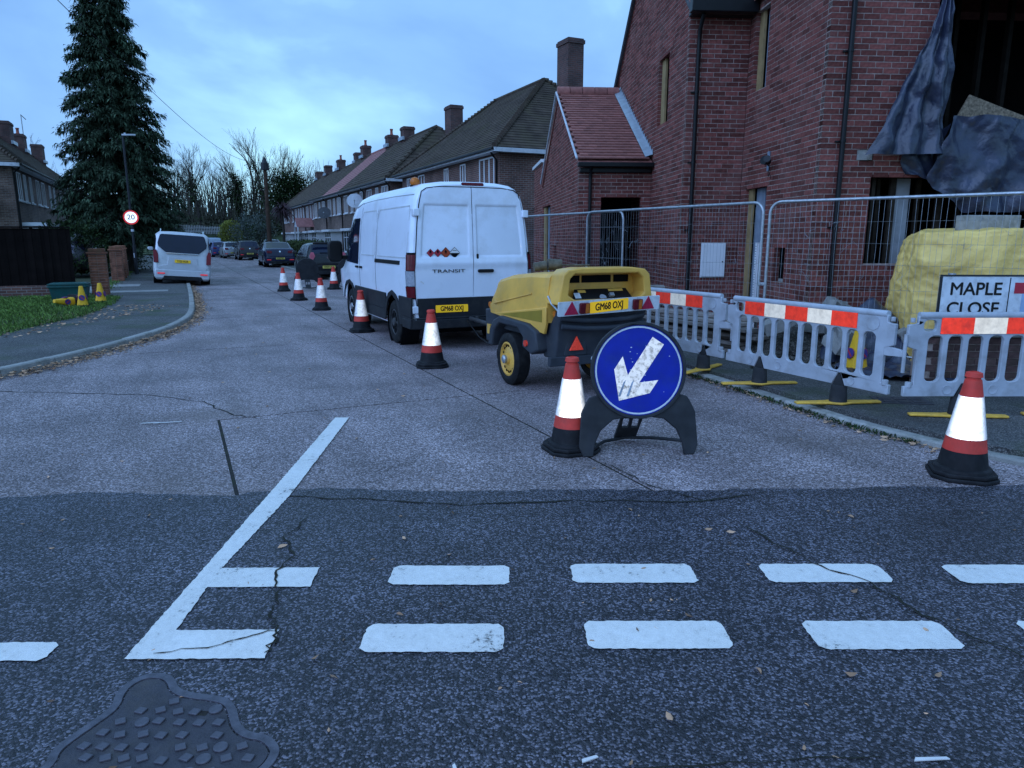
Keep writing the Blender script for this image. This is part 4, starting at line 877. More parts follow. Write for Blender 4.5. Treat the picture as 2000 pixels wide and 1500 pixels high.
# mesh fence panels
WIRE = mat('fence_wire', (.3, .32, .34), .5, metal=.6, var=.2, scale=9)
def fence_panel(label, a, b, z=.1, H=2.05, bow=.0, seed=0):
    L = math.hypot(b[0] - a[0], b[1] - a[1]); ang = math.atan2(b[1] - a[1], b[0] - a[0])
    t = thing('mesh_fence_panel', label, 'fence panel', (*a, z), ang, 'wire mesh site fence panels')
    z0, z1, r = .12, H, .16
    pts = [(0, 0, 0), (0, 0, z1 - r)] + [(r - r * math.cos(R(q)), 0, z1 - r + r * math.sin(R(q))) for q in (15, 30, 45, 60, 75)] + [(r, 0, z1)] + [(lerp(r, L - r, k / 6), 0, z1 + bow * math.sin(math.pi * k / 6)) for k in range(1, 6)] + [(L - r, 0, z1)] + [(L - r + r * math.sin(R(q)), 0, z1 - r + r * math.cos(R(q))) for q in (15, 30, 45, 60, 75)] + [(L, 0, z1 - r), (L, 0, 0)]
    MB().tube(pts, .021, 10).tube([(0, 0, z0), (L, 0, z0)], .017, 8).build('frame', GALV, t, smooth=50)
    q = random.Random(seed); m = MB(); n_ = int(L / .068)
    for k in range(1, n_):
        x = L * k / n_; j = q.uniform(-.008, .008)
        m.tube([(x, 0, z0), (x + j, q.uniform(-.008, .008), .8), (x + q.uniform(-.012, .012), q.uniform(-.012, .012), 1.45), (x + q.uniform(-.004, .004), 0, z1 - (0 if r < x < L - r else .06))], .0017, 3, caps=False)
    for k in range(1, 7):
        z_ = z0 + (z1 - z0) * k / 7; m.tube([(0, .003, z_), (L * .3, .003, z_ + q.uniform(-.015, .015)), (L * .7, .003, z_ + q.uniform(-.015, .015)), (L, .003, z_)], .0019, 3, caps=False)
    for k in range(26):   # sprung and cut wires
        x, z_ = q.uniform(.3, L - .3), q.uniform(.9, 1.8); v = [(x, 0, z_)]
        for i in range(4): v.append((v[-1][0] + q.uniform(-.07, .07), v[-1][1] + q.uniform(-.05, .03), v[-1][2] + q.uniform(-.08, .06)))
        m.tube(v, .0016, 3, caps=False)
    m.build('wire_mesh', WIRE, t)
    return t
fence_panel('mesh fence panel in front of the yellow tarpaulin and the black sheeting', (3.52, 9.95), (6.2, 7.5), seed=2)
fence_panel('mesh fence panel standing before the white meter box and the porch', (1.41, 13.65), (3.45, 10.02), seed=3)
fence_panel('mesh fence panel behind the white van, overlapping its neighbour at the porch door', (.2, 16.3), (1.98, 12.95), seed=4)
fence_panel('mesh fence panel mostly hidden behind the white van', (-1.5, 19.3), (.12, 16.45), seed=5)
for (x, y, a, lb) in [(3.48, 9.98, .4, 'black fence foot block at the joint by the side doorway'), (1.85, 13.05, .4, 'black fence foot block where the panels overlap by the porch')]:
    t = thing('rubber_block', lb, 'fence foot', (x, y, .1), a, 'rubber feet of the mesh fence'); MB().prism(rr(0, 0, .7, .24, .05), 0, .11).build('block', CONE_BLK, t, bevel=.02); MB().prism(rr(0, 0, .2, .1, .03), .11, .13).build('socket', DARKRUB, t, bevel=.006)
cl = thing('fence_clip', 'steel clip coupling two mesh fence panels beside the doorway', 'clip', (3.485, 9.985, 1.02), R(-50)); MB().box(-.05, .05, -.03, .03, 0, .045).build('clamp', GALV, cl, bevel=.006); MB().tube([(0, -.05, .02), (0, .04, .02)], .012, 8).build('bolt', GALV, cl)
# A-frame signs
SBLK = mat('sign_black', (.024, .026, .03), .6, var=.3, scale=7, dirt=((.05, .05, .05), .4, 6), spec=.25)
SBLUE = mat('sign_blue', (.004, .018, .3), .4, var=.2, scale=5, dirt=((.015, .04, .2), .5, 9), retro=.001, spec=.25)
SWHT = mat('sign_white', (.62, .66, .7), .4, var=.12, scale=8, dirt=((.2, .2, .2), .45, 12))
SARR = mat('sign_arrow_worn', (.72, .7, .66), .45, var=.1, scale=12, dirt=((.09, .08, .06), .95, 34), retro=.03)
def aframe(label, loc, rz, face=True):
    t = thing('road_sign', label, 'road sign', loc, rz, None if face else 'backs of round road sign boards')
    tilt = R(-9); Mt = Matrix.Translation((0, -.02, 0)) @ Matrix.Rotation(tilt, 4, 'X') @ FRONT()
    cz, rad = .665, .375
    # one moulded board: disc on two splayed legs
    a0 = 234
    outer = [(.36, 0), (.44, 0), (.47, .08), (.45, .34), (.41, .42)] + [(.385, .46)] + arc(0, cz, rad, -30, 210, 40) + [(-.385, .46), (-.41, .42), (-.45, .34), (-.47, .08), (-.44, 0), (-.36, 0), (-.345, .1), (-.3, .2), (-.2, .285), (-.1, .3), (.1, .3), (.2, .285), (.3, .2), (.345, .1)]
    MB().prism(outer, -.02, .012, M=Mt).build('front_board', SBLK, t, bevel=.008)
    MB().prism(circ(0, cz, rad, 48), .012, .03, M=Mt, holes=[circ(0, cz, rad - .024, 48)]).build('rim', SBLK, t, bevel=.006)
    if face:
        MB().prism(circ(0, cz, rad - .025, 48), .012, .016, M=Mt).build('blue_face', SBLUE, t)
        MB().prism(circ(0, cz, .342, 48), .016, .0172, M=Mt, holes=[circ(0, cz, .329, 48)]).build('white_ring', SWHT, t)
        c, s_ = math.cos(R(236)), math.sin(R(236))
        ar = [(-.25, -.047), (-.25, .05), (.07, .05), (-.02, .155), (.09, .155), (.255, 0), (.09, -.15), (-.02, -.15), (.07, -.047)]
        ar = [(x * 1.1, y * 1.1) for x, y in ar]; P = [(x * c - y * s_ - .0, x * s_ + y * c + cz) for x, y in ar]
        MB().prism(P, .016, .0174, M=Mt).build('arrow', SARR, t)
        for o in (-.03, .035):
            MB().prism([(-.135 + o, cz - .2), (-.115 + o, cz - .2), (-.07 + o, cz - .07), (-.09 + o, cz - .09)], .0174, .0178, M=Mt).build('scrape', mat('bare_metal', (.3, .34, .4), .5, var=.3, scale=30), t)
        for k in range(16):
            an, rr_ = rnd.uniform(0, 6.28), rnd.uniform(.05, .28); x, y = rr_ * math.cos(an), cz + rr_ * math.sin(an); q = rnd.uniform(.002, .007)
            MB().prism([(x - q, y), (x, y - q * .6), (x + q * 1.4, y + q * .3), (x, y + q)], .016, .0168, M=Mt).build('chip', SWHT, t)
    # rear stay frame hinged at the top of the legs
    Mr = Matrix.Translation((0, .06, 0)) @ Matrix.Rotation(R(24), 4, 'X') @ FRONT(0, 0, 0)
    Mr = Matrix.Translation((0, .42, 0)) @ Matrix.Rotation(R(32), 4, 'X') @ FRONT()
    MB().prism([(-.1, .03), (.08, .03), (.11, .36), (-.07, .36)], -.012, .012, M=Mr, holes=[rr(-.03, .22, .055, .11, .01), rr(.05, .22, .055, .11, .01)]).build('rear_stay', SBLK, t, bevel=.004)
    MB().tube([(-.36, .02, .06), (-.2, .3, .03), (0, .4, .03), (.2, .3, .05), (.38, .02, .1)], .014, 8).build('strap', SBLK, t, smooth=50)
    return t
aframe('round blue keep left arrow sign on black moulded legs, worn white arrow', (.985, 5.33, 0), R(5))
aframe('back of a round black sign board on arched legs behind the far cones', (-7.05, 24.75, 0), R(196), False)
aframe('back of a round black sign board half hidden behind the van mirror', (-5.65, 24.9, 0), R(190), False)
# street name sign
sg = thing('street_name_sign', 'white MAPLE CLOSE street name plate on two posts behind the grey barrier', 'street sign', (5.02, 7.3, .09), R(-3))
pw, ph = 1.1, .46; zc_ = .96
MB().box(-.62, pw - .62, -.012, .012, zc_ - ph / 2, zc_ + ph / 2).build('plate', SWHT, sg)
fr = MB()
for a_ in ((-.635, pw - .605, zc_ + ph / 2 + .0015, zc_ + ph / 2 + .018), (-.635, pw - .605, zc_ - ph / 2 - .018, zc_ - ph / 2 - .0015)): fr.box(a_[0], a_[1], -.016, .016, a_[2], a_[3])
fr.box(-.636, -.6215, -.0155, .0155, zc_ - ph / 2, zc_ + ph / 2).box(pw - .6185, pw - .604, -.0155, .0155, zc_ - ph / 2, zc_ + ph / 2).box(.045, .055, -.0135, -.0121, zc_ - ph / 2 + .01, zc_ + ph / 2 - .01).build('plate_frame', SBLK, sg)
text('lettering', 'MAPLE', .18, PLTXT, sg, FRONT(-.28, -.0135, zc_ + .1), sx=.98, bold=.003); text('lettering', 'CLOSE', .18, PLTXT, sg, FRONT(-.29, -.0135, zc_ - .1), sx=.98, bold=.003)
MB().box(.1, .34, -.0145, -.0125, zc_ + .06, zc_ + .17).build('red_bar', NWR, sg); MB().box(.18, .26, -.0143, -.0125, zc_ - .2, zc_ + .058).build('blue_stem', mat('pale_blue', (.3, .42, .6), .4), sg)
for x in (-.5, .42): MB().tube([(x, .05, -.05), (x, .05, zc_ + .26)], .038, 10).build('post', GALV, sg, smooth=50)
# low garden wall below the sign
gw = thing('low_brick_wall', 'low dark brick garden wall beneath the street name sign', 'wall', (4.45, 7.62, .09), R(-4))
MB().box(0, 5, .012, .21, 0, .52).build('mortar_bed', MORTAR, gw)
DBR = mat('dark_wall_brick', (.09, .05, .045), .9, var=.3, scale=14, bump=.5, bscale=90, tint=.35, dirt=((.05, .06, .03), .5, 5))
wb = MB().box(0, .215, 0, .1, 0, .065).mesh('brick', DBR)
for r_ in range(7):
    for c_ in range(8):
        x = c_ * .225 + (r_ % 2) * .1125
        if x < 1.7: link('brick', wb, gw, loc=(x, rnd.uniform(-.002, .002), .008 + r_ * .075))
wr = MB()
for r_ in range(7):
    for c_ in range(8, 22):
        x = c_ * .225 + (r_ % 2) * .1125; wr.box(x, x + .215, 0, .1, .008 + r_ * .075, .073 + r_ * .075, 0, rnd.random())
kind(wr.build('brickwork', DBR, gw), 'stuff')
MB().box(-.03, 5.03, -.03, .24, .532, .59).build('coping', KERB, gw, bevel=.01)
# ------------------------------------------------------------------ vehicles
ALLOY = mat('alloy_silver', (.45, .46, .48), .35, metal=.8, var=.1, scale=9, dirt=((.12, .11, .1), .5, 9))
STEELW = mat('steel_wheel_dark', (.05, .05, .052), .5, var=.2, scale=9)
LRED = mat('lamp_red', (.11, .006, .011), .15, var=.2, scale=20); LREDG = mat('reflector_red', (.6, .05, .03), .2, var=.2, scale=60, retro=.05); LREDF = mat('reflector_red_far', (.6, .04, .05), .2, var=.2, scale=60, retro=.6); LREDC = mat('lamp_red_far', (.16, .01, .018), .2, var=.2, scale=20, retro=.05)
LAMB = mat('lamp_amber', (.5, .14, .02), .2, var=.2, scale=40); LCLR = mat('lamp_clear', (.3, .32, .36), .15, var=.2, scale=40)
CHROME = mat('chrome', (.7, .72, .75), .12, metal=1, var=.05)
TRIM = mat('black_trim', (.014, .015, .018), .6, var=.25, scale=6, dirt=((.05, .048, .045), .5, 5), spec=.25)
GAP = mat('panel_gap', (.006, .006, .007), .9, spec=.1)
def carve(ob, wells):
    """cut real wheel wells out of a body shell; wells: (x, side y, z, radius)"""
    tmp = []
    for (x, y, z, r) in wells:
        c = MB().lathe([(r, -.32), (r, .3)], 28, M=Matrix.Translation((x, y, z)) @ Matrix.Rotation(R(-90) * (1 if y > 0 else -1), 4, 'X')).build('cutter', GAP); tmp.append(c)
        c.matrix_world = Matrix.Identity(4)
    keep, par = ob.matrix_basis.copy(), ob.parent; ob.parent = None; ob.matrix_basis = Matrix.Identity(4)
    for c in tmp: m = ob.modifiers.new('b', 'BOOLEAN'); m.object = c; m.operation = 'DIFFERENCE'; m.solver = 'EXACT'
    me = bpy.data.meshes.new_from_object(ob.evaluated_get(bpy.context.evaluated_depsgraph_get())); ob.modifiers.clear()
    if len(me.polygons) > 20: me.name = ob.data.name; ob.data = me
    for c in tmp: bpy.data.objects.remove(c)
    ob.parent = par; ob.matrix_basis = keep
    for (x, y, z, r) in wells:
        MB().lathe([(.001, -.3), (r - .006, -.3), (r - .006, -.015)], 28, M=Matrix.Translation((x, y, z)) @ Matrix.Rotation(R(-90) * (1 if y > 0 else -1), 4, 'X'), caps=False).build('wheel_well', GAP, par)
def wheel(par, x, y, r, w_, rim, side, rr_=.62, spokes=5, holes=0):
    """side +1: outer face towards +y"""
    Mw = Matrix.Translation((x, y, r)) @ Matrix.Rotation(R(-90) * side, 4, 'X')
    rim_r = r * rr_
    t = MB().lathe([(rim_r, -w_), (r * .93, -w_), (r, -w_ * .86), (r, -w_ * .14), (r * .95, -.012), (r * .8, .004), (rim_r + .012, 0), (rim_r, -.012)], 36, M=Mw, caps=False).build('tyre', TYRE, par, smooth=40)
    b = MB(); b.lathe([(rim_r, -w_ * .9), (rim_r, -.012), (rim_r - .018, -.006), (rim_r - .03, -.03), (rim_r * .8, -.045), (rim_r * .72, -.03), (rim_r * .34, -.018), (rim_r * .3, .008), (.001, .012)], 36, M=Mw, caps=False)
    rm = b.build('rim', rim, par, smooth=40)
    if spokes:
        g = MB()
        for k in range(spokes):
            a = 2 * math.pi * (k + .5) / spokes; g.prism([(.3 * rim_r * math.cos(a - .3), .3 * rim_r * math.sin(a - .3)), (.82 * rim_r * math.cos(a - .33), .82 * rim_r * math.sin(a - .33)), (.88 * rim_r * math.cos(a), .88 * rim_r * math.sin(a)), (.82 * rim_r * math.cos(a + .33), .82 * rim_r * math.sin(a + .33)), (.3 * rim_r * math.cos(a + .3), .3 * rim_r * math.sin(a + .3))], -.03, -.012, M=Mw)
        g.build('spoke_gap', GAP, rm)
    if holes:
        g = MB()
        for k in range(holes):
            a = 2 * math.pi * k / holes; g.lathe([(rim_r * .075, -.05), (rim_r * .075, -.0265)], 8, M=Mw @ Matrix.Translation((.76 * rim_r * math.cos(a), .76 * rim_r * math.sin(a), 0)))
        g.build('rim_hole', GAP, rm)
    return t
def plate_yellow(par, y, z, x, txt, tilt=0., w_=.52, h=.111, m=None):
    f = MB().prism(rr(0, 0, w_, h, .012), 0, .008, M=REAR(x, y, z, tilt)).build('number_plate', m or YPLATE, par)
    text('lettering', txt, h * .92, PLTXT, f, REAR(x, y, z, tilt) @ Matrix.Translation((0, -.002, .0085)), sx=.8 * w_ / .52, ext=.0006, bold=.0028)
    return f
VANW = mat('van_white', (.82, .86, .95), .28, var=.05, scale=1.5, coat=.5, dirt=((.4, .37, .33), .42, 1.6), spec=.5)
# ---- the white van (x forward from the rear bumper, y to its left)
van = thing('white_van', 'large white panel van seen from behind with two closed rear doors and hazard diamonds', 'van', (*ST(10.2, 4.1), 0), R(115))
HP = [(.50, .42), (.62, .97), (.8, .995), (1.0, 1.0), (1.2, 1.0), (1.35, .985), (1.6, .965), (1.9, .935), (2.1, .905), (2.25, .875), (2.34, .84), (2.42, .77), (2.47, .66), (2.5, .45), (2.51, .2)]
HP = [(.4, .9), (.47, .96)] + HP[1:]
def vy(z): return interp([(a, b) for a, b in HP], z)
top = [(0, 2.45), (.12, 2.5), (.4, 2.51), (3.2, 2.51), (3.7, 2.47), (4.1, 2.3), (4.75, 1.62), (4.95, 1.42), (5.35, 1.2), (5.5, .95)]
xs_ = [0, .012, .04, .09, .16, .4, .7, 1.0, 1.4, 2.0, 2.6, 3.2, 3.45, 3.7, 3.9, 4.1, 4.4, 4.75, 4.95, 5.2, 5.35, 5.46, 5.5]
def vsec(x):
    tz = interp(top, x); wf = interp([(0, .93), (.012, .965), (.04, .985), (.09, 1), (4.6, 1), (5.2, .94), (5.46, .85), (5.5, .78)], x); out = []
    for z, y in HP:
        zz = z if z < 1.0 or tz > 2.505 else (1.0 + (z - 1.0) * (tz - 1.0) / 1.51 if tz > 1.05 else min(z, tz))
        yy = y * wf
        if x > 4.1 and z > 1.3: yy *= 1 - .05 * smoothstep(4.1, 5, x)
        out.append((x + (.05 * smoothstep(1.3, 2.45, z) if x < .1 else 0), yy, zz))
    return out
b = MB(); rings = []
for x in xs_:
    s_ = vsec(x); rings.append(s_ + [(p[0], -p[1], p[2]) for p in reversed(s_)])
n_ = len(rings[0]); vs = [p for r_ in rings for p in r_]; fs = []; 
for i in range(len(rings) - 1):
    for j in range(n_): j2 = (j + 1) % n_; fs.append((i * n_ + j, i * n_ + j2, (i + 1) * n_ + j2, (i + 1) * n_ + j))
h_ = n_ // 2
for j in range(h_ - 1): fs.append((j, j + 1, n_ - 2 - j, n_ - 1 - j)[::-1]); o_ = (len(rings) - 1) * n_; fs.append((o_ + j, o_ + j + 1, o_ + n_ - 2 - j, o_ + n_ - 1 - j))
b.add(vs, [tuple(reversed(f)) for f in fs])
vb_ = b.build('body', VANW, van, smooth=32); carve(vb_, [(x, sg * .985, .36, .45) for x in (1.0, 4.1) for sg in (1, -1)])
def vx(z): return .05 * smoothstep(1.3, 2.45, z)   # rear face leans in slightly
def rstrip(name, pts, w_, m, par, out=.004, th=.012):   # flat strip on the rear face, pts in (y, z)
    b = MB()
    for (a, c) in zip(pts, pts[1:]):
        dy, dz = c[0] - a[0], c[1] - a[1]; l_ = math.hypot(dy, dz); ny, nz_ = -dz / l_ * w_ / 2, dy / l_ * w_ / 2
        q = [(a[0] + ny, a[1] + nz_), (c[0] + ny, c[1] + nz_), (c[0] - ny, c[1] - nz_), (a[0] - ny, a[1] - nz_)]
        b.add([(vx(z) - out, y, z) for y, z in q] + [(vx(z) + th, y, z) for y, z in q], [(0, 1, 2, 3), (0, 4, 5, 1), (1, 5, 6, 2), (2, 6, 7, 3), (3, 7, 4, 0)])
    return b.build(name, m, par)
# doors: two raised leaves with rounded outer corners, pressed panels and a gap between
def rear_leaf(name, y0, y1, sgn):
    zz = [.79, .9, 1.05, 1.2, 1.3, 1.36, 1.5, 1.7, 1.9, 2.05, 2.2, 2.3, 2.36, 2.4]
    b = MB(); cols = 14
    def fn(u, v):
        k = v * (len(zz) - 1); i = min(int(k), len(zz) - 2); z = lerp(zz[i], zz[i + 1], k - i)
        ye = vy(z) * .965 - .045
        if z > 2.2: ye -= .12 * smoothstep(2.2, 2.42, z) ** 2
        y = lerp(y0, ye, u) * sgn
        d = .016
        if z > 1.2: # recessed window pressing
            e_ = min(smoothstep(.06, .09, u), smoothstep(.07, .11, 1 - u), smoothstep(1.38, 1.43, z), 1 - smoothstep(2.13, 2.165, z)); d -= .02 * e_
        d += .014 * math.exp(-((z - 1.3) / .06) ** 2)
        d -= .03 * smoothstep(1.2, .8, z) * .3
        return (vx(z) - d, y, z)
    b.grid(fn, 60, 110); o = b.build(name, VANW, van, smooth=50); return o
dl = rear_leaf('rear_door', .006, .9, 1); dr = rear_leaf('rear_door', .006, .9, -1)
rstrip('door_gap', [(0, .6), (0, 2.42)], .012, GAP, van, .002, .004)
for sg in (1, -1):
    pts = [(sg * (vy(z) * .965 - .038), z) for z in (.62, .8, 1.0, 1.2, 1.5, 1.9, 2.15)] + [(sg * (vy(2.2) * .965 - .05), 2.24), (sg * .78, 2.34), (sg * .7, 2.39), (sg * .5, 2.415), (0, 2.42)]
    rstrip('door_gap', pts, .012, GAP, van, .003, .004)
MB().prism([(-.87, .46), (.87, .46), (.9, .6), (.905, .785), (-.905, .785), (-.9, .6)], .004, .018, M=REAR(0, 0, 0)).build('door_lower_panel', TRIM, van, bevel=.006)
# bumper and cladding
b = MB()
o2 = [(-.0, 1.02), (-.05, .9), (-.07, .6), (-.07, -.6), (-.05, -.9), (-.0, -1.02), (.42, -1.02), (.42, -.985), (.05, -.97), (.05, .97), (.42, .985), (.42, 1.02)]
b.prism([(x, y) for x, y in o2][::-1], .33, .47).prism([(.02, .94), (-.045, .86), (-.06, .6), (-.06, -.6), (-.045, -.86), (.02, -.94), (.1, -.94), (.1, .94)][::-1], .47, .5); b.build('rear_bumper', TRIM, van, bevel=.012)
for sg in (1, -1):
    MB().prism([(-.02, .5), (.58, .5), (.66, .7), (.78, .8), (1.0, .86), (1.22, .8), (1.36, .68), (1.45, .52), (3.55, .52), (3.66, .7), (3.85, .82), (4.1, .88), (4.36, .84), (4.5, .76), (4.6, .6), (4.62, .5), (4.57, .5), (4.54, .6), (4.45, .72), (4.3, .78), (4.1, .81), (3.9, .77), (3.74, .66), (3.62, .34), (1.42, .34), (1.34, .56), (1.22, .7), (1.0, .79), (.78, .71), (.68, .6), (.58, .36), (-.02, .36)][::-1] if sg > 0 else
               [(-.02, .5), (.58, .5), (.66, .7), (.78, .8), (1.0, .86), (1.22, .8), (1.36, .68), (1.45, .52), (3.55, .52), (3.66, .7), (3.85, .82), (4.1, .88), (4.36, .84), (4.5, .76), (4.6, .6), (4.62, .5), (4.57, .5), (4.54, .6), (4.45, .72), (4.3, .78), (4.1, .81), (3.9, .77), (3.74, .66), (3.62, .34), (1.42, .34), (1.34, .56), (1.22, .7), (1.0, .79), (.78, .71), (.68, .6), (.58, .36), (-.02, .36)][::-1], -.006, .012,
               M=MX((1, 0, 0), (0, 0, 1), (0, sg, 0), (0, sg * 1.0, 0))).build('side_cladding', TRIM, van, bevel=.005)
    MB().box(1.4, 3.6, sg * .99 - .012, sg * .99 + .024, .52, .79).box(-.02, .62, sg * .985 - .01, sg * .985 + .026, .5, .8).build('rub_panel', TRIM, van, bevel=.01)
    for x in (1.0, 4.1): wheel(van, x, sg * .985, .345, .2, ALLOY if x > 2 else STEELW, sg, .6, 6)
    MB().box(1.5, 3.6, sg * .93 - .03, sg * .93 + .03, .3, .36).build('sill_step', VANW, van, bevel=.01)
# rear lamps, wrapped round the corners
for sg in (1, -1):
    def lamp(z0, z1, name, m, o_=.012):
        b = MB(); zs_ = [lerp(z0, z1, k / 6) for k in range(7)]
        prof = lambda z: [(.2, vy(z) * 1.0), (.06, vy(z) * 1.0), (.012, vy(z) * .985 - .01), (-.004, vy(z) * .965 - .03)]
        vs = []
        for z in zs_:
            inset = .02 * (1 if z in (zs_[0], zs_[-1]) else 0); zz = (z - z0) / (z1 - z0)
            for (x, y) in prof(z): vs.append((x + vx(z) - (o_ if x < .1 else 0) - .03 * (1 - zz) * (x > .15), sg * (y + (o_ if x > .04 else 0)), z))
        b.add(vs, [(i * 4 + j, i * 4 + j + 1, (i + 1) * 4 + j + 1, (i + 1) * 4 + j) if sg > 0 else (i * 4 + j, (i + 1) * 4 + j, (i + 1) * 4 + j + 1, i * 4 + j + 1) for i in range(6) for j in range(3)])
        return b.build(name, m, van, smooth=60)
    lamp(.78, 1.46, 'tail_lamp_housing', GAP, .010)
    lamp(1.2, 1.43, 'tail_lamp', LRED, .016); lamp(.97, 1.19, 'reversing_lamp', LCLR, .016); lamp(.8, .96, 'tail_lamp', LRED, .016)
    for z in (2.04, .62): MB().box(-.02, .1, sg * (vy(z) * .965 - .05), sg * (vy(z) + .012), z - .055, z + .055).build('door_hinge', VANW, van, bevel=.01)
b = MB().prism(rr(.03, 0, .36, .05, .02), 0, .03, M=REAR(.08, 0, 2.455, .35)); b.build('brake_lamp', LRED, van, bevel=.006)
plate_yellow(van, .36, .625, -.02, 'GM68 OXJ')
hd = MB().prism(rr(0, 0, .26, .05, .02), .012, .05, M=REAR(0, -.2, 1.18)); hd.build('door_handle', BLACKPL, van, bevel=.008)
MB().prism(rr(0, .04, .12, .05, .03), .012, .016, M=REAR(0, -.2, 1.18)).build('handle_recess', LCLR, van)
MB().prism(rr(0, 0, .035, .075, .015), .012, .022, M=REAR(vx(1.4), -.07, 1.4)).build('lock', BLACKPL, van)
text('badge_lettering', 'TRANSIT', .07, mat('badge_grey', (.06, .065, .08), .3, metal=.6), van, REAR(.0, .4, 1.185) @ Matrix.Translation((0, 0, .0245)), sx=1.9, ext=.003)
for (y, s_, c, k2) in [(.68, .062, (.5, .035, .06), 0), (.565, .062, (.5, .035, .06), 0), (.44, .085, (.42, .06, .02), 0), (.3, .085, (.75, .75, .75), 1)]:
    M_ = REAR(vx(1.46) - .0, y, 1.455)
    dm = MB().prism([(-s_, 0), (0, -s_), (s_, 0), (0, s_)], .012, .0165, M=M_).build('hazard_diamond', GAP, van)
    MB().prism([(-s_ * .9, 0), (0, -s_ * .9), (s_ * .9, 0), (0, s_ * .9)], .0165, .0172, M=M_).build('diamond_face', mat('diamond_%d' % int(y * 100), c, .5, var=.1), dm)
    if k2: MB().prism([(-s_ * .86, 0), (0, -s_ * .86), (s_ * .86, 0)][::1], .0172, .0176, M=M_ @ Matrix.Translation((0, -.003, 0))).box(-.03, .03, .03, .037, .0172, .0178, M=M_).build('diamond_mark', GAP, dm)
    else: MB().prism([(-.014, .0), (.014, .0), (.02, .014), (.006, .036), (-.004, .044), (-.02, .02)], .0172, .0178, M=M_).box(-.02, .02, -.018, -.01, .0172, .0178, M=M_).build('diamond_mark', GAP, dm)
MB().prism([(-.02, .02), (.02, -.005), (.03, -.03), (.015, -.03), (.0, -.008), (-.03, 0)], .0145, .0165, M=REAR(0, .82, 1.03)).build('paint_chip', WHITEPL, van)
# left side: pressings, seams, rail, glass, mirror, handles
def sstrip(name, pts, w_, m, out=.003, sg=1, par=None):    # strip following the side, pts in (x, z)
    b = MB()
    for (a, c) in zip(pts, pts[1:]):
        dx, dz = c[0] - a[0], c[1] - a[1]; l_ = math.hypot(dx, dz); nx, nz_ = -dz / l_ * w_ / 2, dx / l_ * w_ / 2
        q = [(a[0] + nx, a[1] + nz_), (c[0] + nx, c[1] + nz_), (c[0] - nx, c[1] - nz_), (a[0] - nx, a[1] - nz_)]
        b.add([(x, sg * (vy(z) + out), z) for x, z in q] + [(x, sg * (vy(z) - .01), z) for x, z in q], [(0, 1, 2, 3), (0, 4, 5, 1), (1, 5, 6, 2), (2, 6, 7, 3), (3, 7, 4, 0)])
    return b.build(name, m, par or van)
for sg in (1, -1):
    zs_ = [.8, 1.0, 1.2, 1.4, 1.6, 1.8, 2.0, 2.15]
    sstrip('panel_gap', [(2.02, z) for z in zs_], .012, GAP, .0025, sg); sstrip('panel_gap', [(3.2, z) for z in (.8, 1.0, 1.2, 1.4, 1.6, 1.8, 2.0, 2.2, 2.3)], .012, GAP, .0025, sg)
    sstrip('door_rail', [(.55, 1.3), (2.05, 1.3)], .06, BLACKPL, .012, sg)
    sstrip('roof_seam', [(.15, 2.3), (1.2, 2.32), (2.4, 2.32), (3.3, 2.3), (3.7, 2.24)], .014, mat('seam_shade', (.3, .31, .32), .5), .003, sg)
    shade = mat('pressing_edge_shade', (.5, .51, .52), .4)  # grey strips paint the shade line round each pressing
    for (x0, x1) in ((.2, 1.96), (2.1, 3.1)):
        P = [(x0, 1.42), (x0, 2.08), (x0 + .05, 2.14), (x1 - .05, 2.14), (x1, 2.08), (x1, 1.42), (x1 - .04, 1.38), (x0 + .04, 1.38), (x0, 1.42)]
        sstrip('side_pressing_shade', P, .018, shade, .006, sg)
    def vbody(x, z):
        sc_ = [(p[2], p[1]) for p in vsec(x)]; return interp(sc_, z)
    def cwin(u, v):
        x = lerp(3.3, 4.66, u); zl = 1.2 + .04 * u; zu = max(zl + .05, min(2.04 - .06 * smoothstep(0, -.1, u), interp(top, x) - .16) if x < 3.9 else interp([(3.9, 2.02), (4.35, 1.62), (4.66, 1.3)], x)); z = lerp(zl, zu, v)
        return (x, sg * (vbody(x, z) + .008), z)
    MB().grid(cwin, 16, 8).build('cab_window', CARGLASS, van)
    for x in (3.05, 3.36): MB().box(x - .07, x + .07, sg * .985, sg * 1.035, 1.13, 1.17).build('door_handle', BLACKPL, van, bevel=.008)
    MB().prism(rr(0, 0, .28, .42, .08), -.07, .07, M=MX((0, -1, 0), (0, 0, 1), (-1, 0, 0), (4.4, sg * 1.2, 1.42))).build('wing_mirror', BLACKPL, van, bevel=.03); MB().box(4.36, 4.5, min(sg * .93, sg * 1.1), max(sg * .93, sg * 1.1), 1.26, 1.34).build('mirror_arm', BLACKPL, van)
b = MB(); b.add([(4.16, .78, 2.2), (4.16, -.78, 2.2), (4.82, -.86, 1.56), (4.82, .86, 1.56)], [(0, 1, 2, 3)]); b.build('windscreen', CARGLASS, van, M=Matrix.Translation((.03, 0, .03)))
bc = MB().lathe([(.07, 0), (.075, .03), (.05, .035)], 16).build('beacon_base', BLACKPL, van, loc=(.85, .62, 2.45)); MB().lathe([(.062, .03), (.075, .06), (.075, .1), (.05, .14), (.001, .155)], 18).build('beacon_lens', LAMB, bc, smooth=60)
MB().box(.05, .4, -.6, .6, .3, .36).box(.3, 5.0, -.5, .5, .22, .3).build('underbody', GAP, van)
MB().box(-.02, .12, -.04, .04, .36, .46).tube([(-.02, 0, .42), (-.14, 0, .42), (-.14, 0, .5)], .025, 8).build('tow_ball', STEELW, van)
